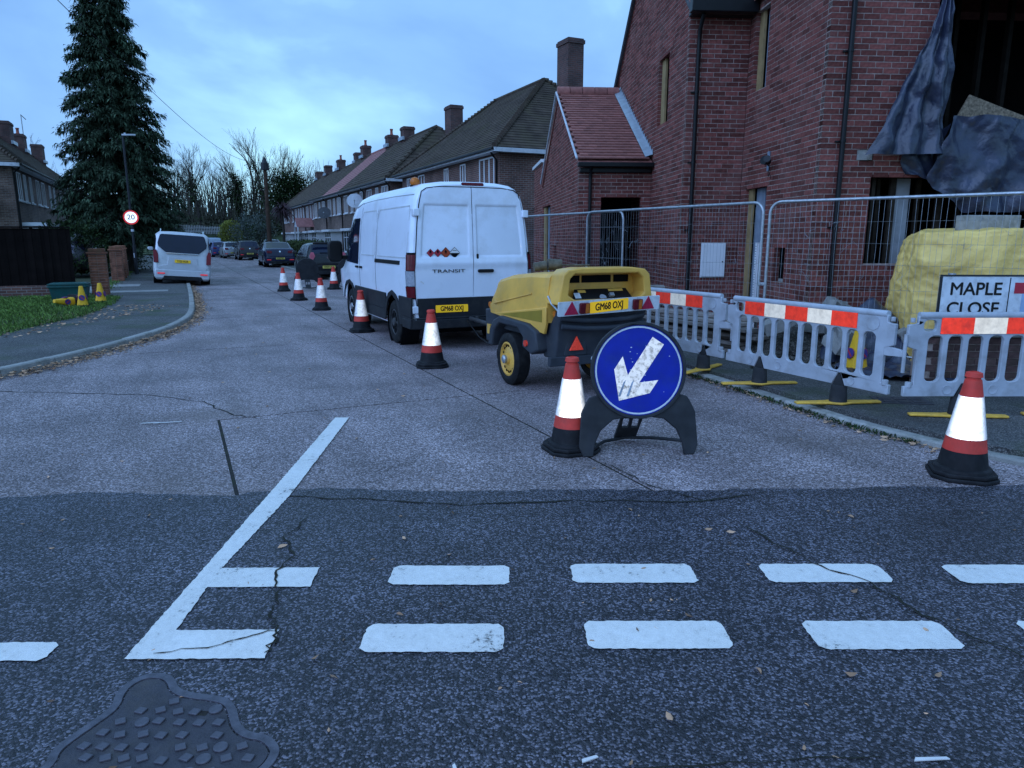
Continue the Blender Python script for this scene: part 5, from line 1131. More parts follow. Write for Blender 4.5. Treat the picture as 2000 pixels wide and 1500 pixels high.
# ---- compressor on its trailer
AC_Y = mat('compressor_yellow', (.74, .4, .07), .42, var=.14, scale=3, coat=.2, dirt=((.42, .26, .09), .6, 4)); AC_G = mat('compressor_grey', (.035, .04, .05), .6, var=.18, scale=5, dirt=((.075, .075, .075), .45, 4), spec=.25)
cp = thing('towed_compressor', 'yellow and grey towable air compressor on two wheels hitched behind the white van', 'compressor', (*ST(7.36, 4.0), 0), R(115))
def loft(secs, m, name, par, smooth=40, bevel=0):
    b = MB(); k = len(secs[0]); vs = [p for s_ in secs for p in s_]; fs = []
    for i in range(len(secs) - 1):
        for j in range(k): j2 = (j + 1) % k; fs.append((i * k + j, (i + 1) * k + j, (i + 1) * k + j2, i * k + j2))
    fs.append(tuple(range(k))); fs.append(tuple((len(secs) - 1) * k + j for j in range(k))[::-1])
    b.add(vs, fs); return b.build(name, m, par, smooth=smooth, bevel=bevel)
def hsec(x, zb, zt, wb, wt, cr_=.1):
    h = [(wb, zb), (wb, lerp(zb, zt, .5)), (lerp(wb, wt, .75), zt - cr_ * .5), (wt - .02, zt - cr_ * .12), (wt - .08, zt), (0, zt + .012)]
    return [(x, y, z) for y, z in h] + [(x, -y, z) for y, z in reversed(h[:-1])]
loft([hsec(-.86, .8, 1.315, .565, .53), hsec(-.4, .8, 1.3, .57, .53), hsec(.1, .79, 1.26, .57, .52), hsec(.5, .775, 1.19, .56, .5), hsec(.6, .77, 1.12, .55, .47), hsec(.66, .77, 1.0, .54, .45, .06), hsec(.8, .78, .94, .5, .42, .05), hsec(.9, .8, .88, .44, .36, .03)], AC_Y, 'hood', cp, 24)
# the overhanging yellow cowl round the rear panel
cow = [(-.56, .98), (-.5, 1.28), (-.46, 1.335), (-.3, 1.36), (.3, 1.36), (.46, 1.335), (.5, 1.28), (.56, .98), (.47, .96), (.42, 1.0), (.42, 1.0)]
MB().prism([(-.57, 1.0), (.57, 1.0), (.52, 1.3), (.46, 1.35), (.3, 1.37), (-.3, 1.37), (-.46, 1.35), (-.52, 1.3)], 0, .27, M=REAR(-.84, 0, 0, .0), holes=[[(-.46, 1.1), (-.38, 1.05), (.38, 1.05), (.46, 1.1), (.44, 1.26), (.38, 1.31), (-.38, 1.31), (-.44, 1.26)]]).build('rear_cowl', AC_Y, cp, bevel=.014)
MB().box(-.9, -.86, -.46, .46, 1.03, 1.31).build('cowl_back', AC_Y, cp)
for (y0, y1) in ((.22, .4), (-.16, .19), (-.38, -.2)): MB().box(-.915, -.902, y0, y1, 1.21, 1.285).build('cowl_slot', GAP, cp)
pn = MB().prism([(-.4, -.09), (.37, -.09), (.33, .1), (-.3, .1)], 0, .02, M=REAR(-1.0, 0, 1.06, .75)).build('control_panel', BLACKPL, cp, bevel=.004)
ps = REAR(-1.0, 0, 1.06, .75)
MB().box(-.27, -.18, .05, .085, .02, .0215, M=ps).build('panel_label', AC_Y, pn); MB().box(.1, .28, .06, .092, .02, .0215, M=ps).build('panel_label', AC_Y, pn); MB().box(-.33, -.26, -.02, .05, .02, .0215, M=ps).build('panel_label', SWHT, pn)
MB().prism(circ(0, -.02, .04), .02, .024, M=ps).build('gauge', LCLR, pn); MB().box(.08, .13, -.02, .02, .02, .05, M=ps).build('switch', GALV, pn)
# dark lower body, slanting rear
sp = [(.88, .4), (.9, .8), (.5, .81), (-.86, .81), (-1.06, 1.06), (-1.12, 1.0), (-1.02, .8), (-.98, .44), (-.7, .42), (-.62, .6), (.42, .6), (.5, .42)]
MB().prism(sp[::-1] if False else sp, -.52, .52, M=MX((1, 0, 0), (0, 0, 1), (0, -1, 0))).build('lower_body', AC_G, cp, bevel=.015)
for sg in (1, -1):
    Ms = MX((1, 0, 0), (0, 0, 1), (0, sg, 0), (0, sg * .52, 0))
    MB().prism([(.55, .4), (.5, .6), (.38, .72), (.2, .78), (-.5, .76), (-.72, .7), (-.78, .5), (-.62, .44), (-.4, .5), (-.42, .6), (-.28, .69), (.22, .69), (.36, .6), (.42, .4)], -.1, .12, M=Ms).build('mudguard', AC_G, cp, bevel=.02)
    MB().prism([(.52, .78), (-.86, .965), (-.86, .79), (-.82, .68)], .03, .065, M=Ms).build('side_louver', AC_Y, cp, bevel=.008)
    MB().prism([(.3, .79), (-.78, .93), (-.78, .8)], .0655, .068, M=Ms).build('louver_shade', mat('yellow_shade', (.3, .2, .02), .6), cp)  # raised darker yellow plate paints the shade of a louver recess
    MB().tube([(.5, sg * .575, .9), (-.5, sg * .573, 1.08)], .008, 6).build('hood_crease', AC_Y, cp)
    MB().prism(circ(0, 0, .035, 16), .0, .02, M=Ms @ Matrix.Translation((-.52, .55, .12))).build('side_reflector', LREDG, cp); MB().prism(circ(0, 0, .035, 16), 0, .012, M=Ms @ Matrix.Translation((.78, .86, -.02))).build('side_reflector', LAMB, cp)
    MB().prism(circ(0, 0, .03, 14), .0, .02, M=MX((1, 0, 0), (0, 0, 1), (0, sg, 0), (-.92, sg * .5, .9))).build('side_reflector', LAMB, cp)
    wheel(cp, 0, sg * .64, .3, .17, AC_Y, sg, .66, 0, 16)
    MB().lathe([(.045, 0), (.05, .03), (.03, .045)], 14, M=Matrix.Translation((0, sg * .645, .3)) @ Matrix.Rotation(R(-90) * sg, 4, 'X')).build('hub', GALV, cp)
    Mr = REAR(-1.0, sg * .3, .52)
    MB().prism([(-.085, 0), (.085, 0), (0, .15)], 0, .02, M=Mr).build('triangle_reflector', LREDG, cp, bevel=.004)
    MB().prism([(-.14, -.06), (.14, -.06), (.11, .3), (-.07, .34)], -.06, -.002, M=Mr).build('rear_bracket', AC_G, cp, bevel=.012)
# slats and beam across the back
for z, d in ((.86, .0), (.78, .01)): MB().tube([(-1.04 - d, .5, z), (-1.09 - d, .25, z - .025), (-1.1 - d, 0, z - .032), (-1.09 - d, -.25, z - .025), (-1.04 - d, -.5, z)], .028, 8).build('rear_rail', AC_G, cp, smooth=50)
MB().box(-1.0, -.94, -.6, .6, .36, .46).build('rear_beam', AC_G, cp, bevel=.01)
text('marking', 'GP-40', .075, SWHT, cp, REAR(-1.0, .02, .415) @ Matrix.Translation((0, 0, .002)), bold=.003)
for y in (-.02, -.1): MB().tube([(-.98, y, .6), (-1.08, y, .58)], .022, 10).tube([(-1.08, y - .03, .62), (-1.08, y + .03, .62)], .012, 6).build('air_outlet', GALV, cp)
# lamp board tied across the back
lbd = thing('lamp_board', 'white trailer lamp board with yellow number plate strapped across the back of the compressor', 'lamp board', (*ST(7.36, 4.0), 0), R(115)); 
Ml = Matrix.Translation((-1.16, 0, .985)) @ Matrix.Rotation(R(-1.5), 4, 'X') @ REAR(0, 0, 0, -.12)
MB().prism(rr(0, 0, 1.22, .145, .01), 0, .015, M=Ml).build('board', SWHT, lbd)
f = MB().prism(rr(0, 0, .46, .115, .01), .016, .024, M=Ml @ Matrix.Translation((-.02, .005, 0)) @ Matrix.Rotation(R(2.5), 4, 'Z')).build('number_plate', YPLATE, lbd)
text('lettering', 'GM68 OXJ', .102, PLTXT, f, Ml @ Matrix.Translation((-.02, .003, .0245)) @ Matrix.Rotation(R(2.5), 4, 'Z'), sx=.72, ext=.0006, bold=.0026)
LTRI = mat('triangle_red', (.42, .02, .06), .2, var=.2, scale=40)
for sx in (-1, 1):
    MB().prism([(sx * .46 - .08, -.06), (sx * .46 + .08, -.06), (sx * .46, .075)], .015, .024, M=Ml).build('triangle_reflector', LTRI, lbd)
    lb = MB().prism(rr(sx * .32, 0, .11, .11, .015), .015, .05, M=Ml).build('tail_lamp', LRED, lbd, bevel=.006); MB().prism(rr(sx * .32 + .025, 0, .04, .1, .01), .0505, .052, M=Ml).build('indicator', LAMB, lb)
MB().tube([(-1.12, .56, .93), (-.95, .56, 1.0), (-.88, .57, 1.08)], .012, 6).tube([(-1.12, -.56, .93), (-.95, -.56, 1.0), (-.88, -.57, 1.08)], .012, 6).build('strap', GALV, lbd)
# hitch and kit on top
b = MB(); b.prism([(.5, -.05), (1.9, -.04), (1.9, .04), (.5, .05)], .42, .5).tube([(.6, .42, .45), (1.35, .05, .46)], .035, 8).tube([(.6, -.42, .45), (1.35, -.05, .46)], .035, 8).tube([(1.35, .09, .75), (1.35, .09, .2)], .03, 8).tube([(1.9, 0, .46), (2.72, 0, .47)], .03, 8).build('drawbar', STEELW, cp, bevel=.004)
MB().lathe([(.02, -.04), (.1, -.035), (.1, .035), (.02, .04)], 18, M=Matrix.Translation((1.35, .09, .12)) @ Matrix.Rotation(R(90), 4, 'X')).build('jockey_wheel', TYRE, cp)
MB().box(.7, .8, .5, .54, .5, .62).build('tag', AC_Y, cp); MB().tube([(.95, .2, .5), (1.3, .3, .28), (1.9, .2, .3), (2.6, .1, .45)], .009, 6).build('cable', BLACKPL, cp)
st = thing('hose_fitting', 'dirty hose coupling lying on top of the yellow compressor hood', 'fitting', (*ST(7.3, 3.85), 1.31), R(100))
MB().tube([(-.02, .16, .03), (-.02, .02, .05)], [.05, .055], 12).tube([(-.02, 0, .06), (-.02, -.16, .06)], [.065, .06], 12).tube([(.0, -.18, .05), (.0, -.5, .05)], .012, 6).build('coupling', mat('rusty_metal', (.13, .11, .08), .6, metal=.4, var=.4, scale=20), st, smooth=40)
# ---- parked cars: lofted shells (x forward from the rear bumper, y left)
def car(label, loc, rz, paint, L=4.1, W=1.72, H=1.48, deck=None, group='cars parked along the right kerb', plate=None, plm=None, rail=False, wheelr=.31, lampm=None, ry=0., belt=.92, name='parked_car', hatch_x=.12, roof_w=.58, box_=False, alloy=ALLOY, lamp_hi=False):
    t = thing(name, label, 'car', loc, rz, group, 0, 0); t.rotation_euler = (ry, 0, rz)
    w_ = W / 2; rw = w_ * (roof_w if roof_w > 1 else roof_w / .72 if False else 1) * (.78 if not box_ else .9)
    # stations: x, top z, is-glass ahead
    if box_: st = [(0, .62, 'b'), (.02, belt, 'b'), (.1, H * .9, 'g'), (.22, H, 'r'), (L * .62, H, 'r'), (L * .78, belt + .1, 'g'), (L * .9, .95, 'b'), (L * .985, .75, 'b'), (L, .6, 'b')]
    elif deck: st = [(0, .6, 'b'), (.06, belt, 'b'), (.22, belt + .1, 'b'), (deck, belt + .12, 'b'), (deck + .62, H - .03, 'g'), (deck + 1.1, H, 'r'), (L * .57, H - .02, 'r'), (L * .74, belt + .1, 'g'), (L * .92, .86, 'b'), (L * .985, .7, 'b'), (L, .55, 'b')]
    else: st = [(0, .58, 'b'), (.05, belt - .1, 'b'), (hatch_x, belt + .08, 'b'), (hatch_x + .38, H - .07, 'g'), (hatch_x + .55, H - .015, 'r'), (L * .38, H, 'r'), (L * .56, H - .03, 'r'), (L * .76, belt + .1, 'g'), (L * .93, .86, 'b'), (L * .985, .7, 'b'), (L, .55, 'b')]
    rings = []
    for i, (x, tz, k) in enumerate(st):
        e0 = interp([(0, .86), (.06, .95), (.3, 1), (L * .8, 1), (L * .95, .93), (L, .8)], x)
        zt = tz; bz = min(belt, tz - .03); cab = max(0, (zt - belt) / (H - belt))
        rwx = lerp(w_ * .9, rw, cab)
        rings.append([(x, y * e0, z) for y, z in [(w_ * .9, .2), (w_ * .97, .3), (w_, min(.5, bz - .1)), (w_ * .985, bz - .06), (w_ * .955, bz), (rwx, lerp(bz, zt, .86)), (rwx * .86, zt - .012), (rwx * .4, zt + .012 * cab), (-rwx * .4, zt + .012 * cab), (-rwx * .86, zt - .012), (-rwx, lerp(bz, zt, .86)), (-w_ * .955, bz), (-w_ * .985, bz - .06), (-w_, min(.5, bz - .1)), (-w_ * .97, .3), (-w_ * .9, .2)]])
    n_ = 16; body, gl, rg = MB(), [MB(), MB()], [MB(), MB()]
    for i in range(len(rings) - 1):
        k0, k1 = st[i][2], st[i + 1][2]
        for j in range(n_):
            j2 = (j + 1) % n_; q = [rings[i][j], rings[i][j2], rings[i + 1][j2], rings[i + 1][j]]
            side = j in (4, 10); topf = j in (5, 6, 7, 8, 9)
            cab = k1 in 'gr' and (k0 in 'gr') or (k0 == 'b' and k1 == 'g') or (k0 == 'g' and k1 == 'b')
            glass = (side and k0 in 'gr' and k1 in 'gr') or (j in (6, 7, 8) and ((k0 == 'b' and k1 == 'g') or (k0 == 'r' and k1 == 'g')))
            if box_ and i == 1 and j in (6, 7, 8): glass = False
            body.add(q, [(3, 2, 1, 0)])
            if glass:
                c = sum((Vector(p) for p in q), Vector()) / 4; nrm = (Vector(q[1]) - Vector(q[0])).cross(Vector(q[3]) - Vector(q[0])).normalized()
                if nrm.dot(c - Vector((L / 2, 0, .8))) < 0: nrm = -nrm
                ins = .93 if not side else .95
                p2 = [c + (Vector(p) - c) * ins + nrm * .005 for p in q]
                if side: pl2 = gl[j == 10]
                else: pl2 = rg[k0 == 'r']; p2 = [Vector(p) + nrm * .005 for p in q]
                pl2.add(p2, [(3, 2, 1, 0)])
    h_ = n_ // 2
    body.add(rings[0], [tuple(range(n_))]); body.add(rings[-1], [tuple(range(n_))[::-1]])
    cb_ = body.build('body', paint, t, smooth=38); carve(cb_, [(x, sg * w_ * .985, wheelr + .02, wheelr + .055) for x in (L * .19, L * .8) for sg in (1, -1)]); [g_.build('side_window', CARGLASS, t) for g_ in gl]; [g_.build(nm_, CARGLASS, t) for g_, nm_ in zip(rg, ('rear_screen', 'windscreen')) if g_.f]
    for sg in (1, -1):
        for x in (L * .19, L * .8):
            wheel(t, x, sg * w_ * .975, wheelr, .19, alloy, sg, .66, 5)
        MB().prism(rr(0, 0, .2, .13, .05), -.06, .06, M=MX((0, -1, 0), (0, 0, 1), (-1, 0, 0), (L * .7, sg * (w_ + .09), belt + .1))).build('wing_mirror', paint, t, bevel=.02)
        MB().box(L * .695, L * .72, min(sg * w_ * .9, sg * (w_ + .03)), max(sg * w_ * .9, sg * (w_ + .03)), belt + .03, belt + .07).build('mirror_arm', BLACKPL, t)
        # rear lamps
        ly, lz = (w_ * .68, belt - .1)
        if lamp_hi: P = [(0, -.16), (.1, -.16), (.13, .02), (.06, .16), (-.04, .16), (-.1, .0)]; lz = belt - .02; ly = w_ * .74
        elif box_: P = [(-.08, -.2), (.07, -.2), (.09, .22), (-.0, .26), (-.07, .1)]; ly = w_ * .885; lz = .98
        else: P = [(-.17, -.07), (.12, -.08), (.14, .08), (-.15, .06)]
        P = [(p[0] * sg, p[1]) for p in P]
        if sg < 0: P = P[::-1]
        MB().prism([(-p[0], p[1]) for p in P][::-1], -.02, .03, M=REAR(.05 if not box_ else .02, sg * ly, lz, .12)).build('tail_lamp', lampm or LREDC, t, bevel=.008)
        MB().prism(rr(0, 0, .24, .05, .01), -.02, .06, M=REAR(.0, sg * w_ * .72, .42)).build('reflector', LREDF, t)
    # bumper, plate, emblem
    MB().prism([(-w_ * .9, .24), (w_ * .9, .24), (w_ * .93, .56), (-w_ * .93, .56)], -.1, .035, M=REAR()).build('rear_bumper', paint, t, bevel=.03)
    MB().prism([(-w_ * .7, .2), (w_ * .7, .2), (w_ * .62, .34), (-w_ * .62, .34)], -.1, .045, M=REAR()).build('lower_trim', TRIM, t, bevel=.01)
    if plate: plate_yellow(t, 0, plate[1], -.055, plate[0], m=plm or YPLATE) if plate[1] < .62 else plate_yellow(t, 0, plate[1], plate[2], plate[0], .1, m=plm or YPLATE)
    MB().prism(circ(0, 0, .05, 16), -.03, .02, M=REAR(.05, 0, belt - .08, .15)).build('emblem', CHROME, t)
    if rail:
        for sg in (1, -1): MB().tube([(.25, sg * rw * .8, H - .02), (.32, sg * rw * .8, H + .07), (L * .5, sg * rw * .8, H + .07), (L * .56, sg * rw * .8, H - .02)], .022, 6).build('roof_rail', CHROME, t, smooth=50)
    return t
def paint(name, col, rough=.25, metal=.0): return mat(name, col, rough, metal, var=.06, scale=2, coat=.25, dirt=((.12, .115, .105), .25, 3))
P_BLK, P_NAVY, P_SIL, P_BLU, P_DK, P_WH = paint('paint_black', (.012, .012, .014)), paint('paint_navy', (.012, .017, .05)), paint('paint_silver', (.36, .37, .39), .3, .5), paint('paint_blue', (.02, .035, .14)), paint('paint_dark_grey', (.022, .02, .024)), paint('paint_white', (.6, .62, .64))
P_MPV = paint('paint_pale_silver', (.58, .6, .63), .28, .15)
PLY2 = mat('yellow_plate_far', (.6, .5, .12), .4, var=.05, retro=.03)
def cpos(s, t): return (*ST(s, t), .0)
rs = R(115)
hb = car('black hatchback parked behind the round sign boards, with lamps set high beside its rear screen', (*ST(30.4, 5.75), .03), rs, P_BLK, 4.03, 1.69, 1.48, plate=('WR09 UHP', .5), plm=PLY2, lamp_hi=True, belt=.96, hatch_x=.2, lampm=mat('lamp_pink', (.5, .12, .16), .15, var=.2))
MB().prism([(-.55, 0), (.55, 0), (.5, .1), (-.5, .1)], 0, .1, M=MX((0, -1, 0), (1, 0, 0), (0, 0, 1), (.36, 0, 1.42))).build('roof_spoiler', P_BLK, hb, bevel=.02)
MB().box(.2, .24, -.02, .3, 1.06, 1.09).build('rear_wiper', BLACKPL, hb)
car('dark navy saloon with a boot parked ahead of the black hatchback', (*ST(45.2, 5.7), .04), rs, P_NAVY, 4.77, 1.82, 1.46, deck=.75, plate=('KC07 FYU', .5), plm=PLY2, belt=.98)
car('dark hatchback parked ahead of the navy saloon', (*ST(62, 5.5), .03), rs + .03, P_DK, 4.2, 1.76, 1.52, plate=('LB12 KXE', .5), plm=PLY2, belt=.98, hatch_x=.22)
car('small silver hatchback parked just left of the dark hatchback', (*ST(68.5, 4.7), 0), rs + .05, P_SIL, 4.0, 1.7, 1.45, plate=('YD08 RTO', .5), plm=PLY2, belt=.95, hatch_x=.2)
car('small blue hatchback in the distance between the pale van and the silver hatchback', (*ST(74, 4.0), 0), rs + .08, P_BLU, 4.0, 1.7, 1.45, plate=('EX05 LNP', .5), plm=PLY2, belt=.95, hatch_x=.2)
car('silver roofed estate car parked up behind the dark hatchback by the grey bush', (*ST(72, 8.4), .05), rs - .1, P_SIL, 4.5, 1.8, 1.6, belt=1.0, plate=('GU57 MRA', .5), plm=PLY2, hatch_x=.25)
car('pale blue and white small van farthest along the street', (*ST(80, 3.6), 0), rs + .1, paint('paint_pale_blue', (.3, .38, .46)), 4.3, 1.8, 1.82, box_=True, belt=1.1, plate=('VX10 DHE', .55))
car('dark car nose out on the drive behind the green hedge, beside the silver people carrier', (*ST(38.2, -3.4), .1), rs + R(75), P_DK, 4.3, 1.78, 1.5, belt=.96, group='cars on the left side')
mv = car('silver people carrier with a big dark rear window, two wheels up on the left kerb', (*ST(28.3, .15), .02), R(116), P_MPV, 5.1, 1.93, 1.88, box_=True, belt=1.12, rail=True, wheelr=.34, group='cars on the left side', plate=('Y123 HUA', .86, -.035), ry=R(4.2), roof_w=.9, )
Mt = REAR(-.0, 0, 1.36, .1)
MB().prism([(-.52, -.22), (.52, -.22), (.78, .0), (.8, .12), (.72, .4), (.66, .43), (-.66, .43), (-.72, .4), (-.8, .12), (-.78, .0)], -.02, .035, M=REAR(.04, 0, 1.36, .13)).build('rear_window', CARGLASS, mv, bevel=.012)
MB().box(-.045, .02, -.53, .53, 1.12, 1.15).build('chrome_strip', CHROME, mv, bevel=.006)
MB().prism([(-.75, .55), (.75, .55), (.8, .66), (.5, .74), (.46, 1.0), (-.46, 1.0), (-.5, .74), (-.8, .66)], 0, .022, M=REAR(0, 0, 0)).build('tailgate_pressing', P_MPV, mv, bevel=.012)
# ------------------------------------------------------------------ left side: fence, pillars, box, lamp post, trees
FEN = mat('dark_fence_board', (.009, .006, .0055), .9, var=.35, scale=3, bump=.5, bscale=24, tint=.3, spec=.1)
fe = thing('board_fence', 'dark brown close boarded fence on a low brick base', 'fence', (*ST(22.9, -2.55), .1), R(205))   # x runs left, y towards the road end
for k in range(86):
    MB().box(k * .098, k * .098 + .104, -.012 + (k % 2) * .009, .002 + (k % 2) * .009, .34, 1.84 + .012 * noise.noise((k * .7, 0, 0))).build('board', FEN, fe) if k < 60 else None
FB = MB()
for k in range(60, 90): FB.box(k * .098, k * .098 + .104, -.012 + (k % 2) * .009, .002 + (k % 2) * .009, .34, 1.84, 0, rnd.random())
kind(FB.build('board_panel', FEN, fe), 'stuff')
MB().box(-.02, 8.9, -.03, .05, 1.852, 1.89).build('capping_rail', FEN, fe); MB().box(0, 8.9, -.08, -.02, .5, .58).box(0, 8.9, -.08, -.02, 1.5, 1.58).build('rail', FEN, fe)
MB().box(-.05, 8.9, -.12, .1, 0, .335).build('brick_base', OBRICK, fe)
PILB = mat('pillar_brick', (.22, .085, .05), .85, var=.25, scale=12, bump=.5, bscale=90, tint=.35, dirt=((.06, .075, .03), .55, 4))
pcap = MB().box(-.24, .24, -.24, .24, 0, .06)
pbm = MB().box(0, .215, 0, .1025, 0, .065).mesh('brick', PILB)
pll = [(23.6, -2.02, 'brick gate pillar at the end of the dark board fence'), (31.2, -2.05, 'brick gate pillar across the drive entrance, nearest of the far pillars'), (33.6, -2.1, 'middle one of the brick pillars along the garden wall'), (35.6, -2.15, 'brick pillar farthest along the garden wall, near the lamp post'), ]
for i, (s_, t_, lb) in enumerate(pll):
    pr = thing('brick_pillar', lb, 'gate pillar', (*ST(s_, t_), .1), R(25 + 90 * 0), 'brick gate pillars of the left garden')
    MB().box(-.205, .205, -.205, .205, 0, 1.2).build('mortar_core', MORTAR, pr)
    for r_ in range(15):
        for sd in range(4):
            off = (r_ + sd) % 2
            for c_ in range(2):
                if off == 0: x0 = -.213 + c_ * .218
                else: x0 = (-.213, .005)[c_]
                o = link('brick', pbm, pr); a = sd * math.pi / 2
                o.matrix_basis = Matrix.Rotation(a, 4, 'Z') @ Matrix.Translation((x0 - .0 + (.0 if off else -.0), -.213 + rnd.uniform(-.002, .002), .008 + r_ * .0755)) @ Matrix.Diagonal((.98 if off else .985, .06 / .1025 * 1.0, 1, 1))
    cb = MB().box(-.25, .25, -.25, .25, 1.145, 1.2).box(-.2, .2, -.2, .2, 1.2, 1.3); cb.build('cap', PILB, pr, bevel=.01)
for (s0, s1, lb) in [(31.5, 33.35, 'low garden wall with openwork between the first two far pillars'), (33.9, 35.35, 'low garden wall with openwork before the last pillar'), (35.9, 38.5, 'low dark garden wall running behind the lamp post')]:
    g = thing('garden_wall', lb, 'wall', (*ST(s0, -2.12), .1), R(115), 'low garden walls on the left')
    L_ = s1 - s0; MB().box(0, L_, -.06, .06, 0, .55).build('brick_course', OBRICK, g); MB().box(0, L_, -.08, .08, .553, .6).build('coping', KERB, g)
    for k in range(int(L_ / .25)): MB().tube([(.12 + k * .25, 0, .6), (.12 + k * .25, 0, 1.0)], .02, 6).build('railing_bar', STEELW, g)
    MB().tube([(0, 0, 1.0), (L_, 0, 1.0)], .025, 6).build('top_rail', STEELW, g)
GRN = mat('box_green', (.01, .075, .07), .45, var=.15, scale=4, dirt=((.05, .06, .05), .4, 5))
bn = thing('recycling_box', 'dark green plastic recycling box on the grass against the fence', 'box', (-11.35, 18.35, .1), R(20))
MB().add([(-.36, -.2, 0), (.36, -.2, 0), (.36, .2, 0), (-.36, .2, 0), (-.43, -.25, .42), (.43, -.25, .42), (.43, .25, .42), (-.43, .25, .42)], [(0, 3, 2, 1), (0, 1, 5, 4), (1, 2, 6, 5), (2, 3, 7, 6), (3, 0, 4, 7)]).build('body', GRN, bn)
MB().prism(rr(0, 0, .92, .56, .06), .36, .4, holes=[rr(0, 0, .8, .44, .05)]).prism(rr(0, 0, .9, .54, .06), .42, .45, holes=[rr(0, 0, .82, .46, .05)]).build('rim', GRN, bn, bevel=.006); MB().prism(rr(0, 0, .8, .46, .05), .425, .47).build('lid', GRN, bn, bevel=.012)
POLE = mat('dark_painted_steel', (.02, .022, .026), .5, var=.2)
lpst = thing('lamp_post', 'dark street lamp post with a pale flat lantern on top beside the garden wall', 'street lamp', (*ST(36.8, -1.66), .1))
MB().tube([(0, 0, 0), (0, 0, 1.3)], .075, 12).tube([(0, 0, 1.3), (0, 0, 6.0)], [.055, .042], 12).build('column', POLE, lpst, smooth=40)
MB().tube([(0, 0, 6.0), (.12, 0, 6.05)], .035, 8).build('arm', LCLR, lpst); MB().prism([(0, -.1), (.5, -.07), (.58, 0), (.5, .07), (0, .1)], 6.0, 6.07).tube([(.1, 0, 6.07), (.1, 0, 6.13)], .045, 8).build('lantern', mat('lantern_grey', (.5, .53, .56), .4), lpst, bevel=.015)
MB().tube([(0, 0, 1.9), (0, 0, 2.0)], .062, 12).build('band', SOFF, lpst); MB().box(-.02, .02, -.08, -.06, .75, .95).build('number_tag', SOFF, lpst)
s20 = thing('speed_limit_sign', 'round 20 speed limit sign with a red border on the lamp post', 'road sign', (*ST(36.75, -1.66), 2.62), R(24)); 
MB().prism(circ(0, 0, .31, 36), 0, .012, M=FRONT(0, -.09, 0)).build('red_border', mat('sign_red', (.6, .03, .03), .4, retro=1.2), s20)
MB().prism(circ(0, 0, .245, 36), .012, .014, M=FRONT(0, -.09, 0)).build('white_face', mat('sign_face_white', (.75, .75, .75), .4, retro=2.2), s20)
text('lettering', '20', .3, PLTXT, s20, FRONT(0, -.105, 0), sx=1.05, bold=.003); MB().tube([(0, -.08, .12), (0, .03, .12)], .02, 6).build('bracket', GALV, s20)
tp = thing('telegraph_pole', 'brown wooden telegraph pole with a dark terminal box on top', 'telegraph pole', (*ST(64, 7.3), .08))
MB().tube([(0, 0, 0), (0, 0, 8.0)], [.2, .14], 12).build('pole', mat('creosoted_wood', (.06, .035, .022), .85, var=.3, scale=3, bump=.4, bscale=20), tp, smooth=40)
MB().tube([(0, 0, 7.2), (0, 0, 7.75)], .32, 10).tube([(0, 0, 7.75), (0, 0, 8.2)], [.26, .1], 10).build('terminal_box', POLE, tp); MB().box(-.03, .03, -.24, -.2, .3, 1.0).build('white_marker', SOFF, tp)
b = MB(); A_, B_ = Vector((*ST(64, 7.3), 7.9)), Vector((-9.5, 16, 6.6))
b.tube([A_.lerp(B_, k / 40) - Vector((0, 0, 1.1 * math.sin(math.pi * k / 40))) for k in range(41)] + [Vector((-3, -14, 6.0))], .011, 4); tag(b.build('overhead_cable', BLACKPL), 'thin black overhead telephone cable sloping down across the sky to the pole', 'cable')
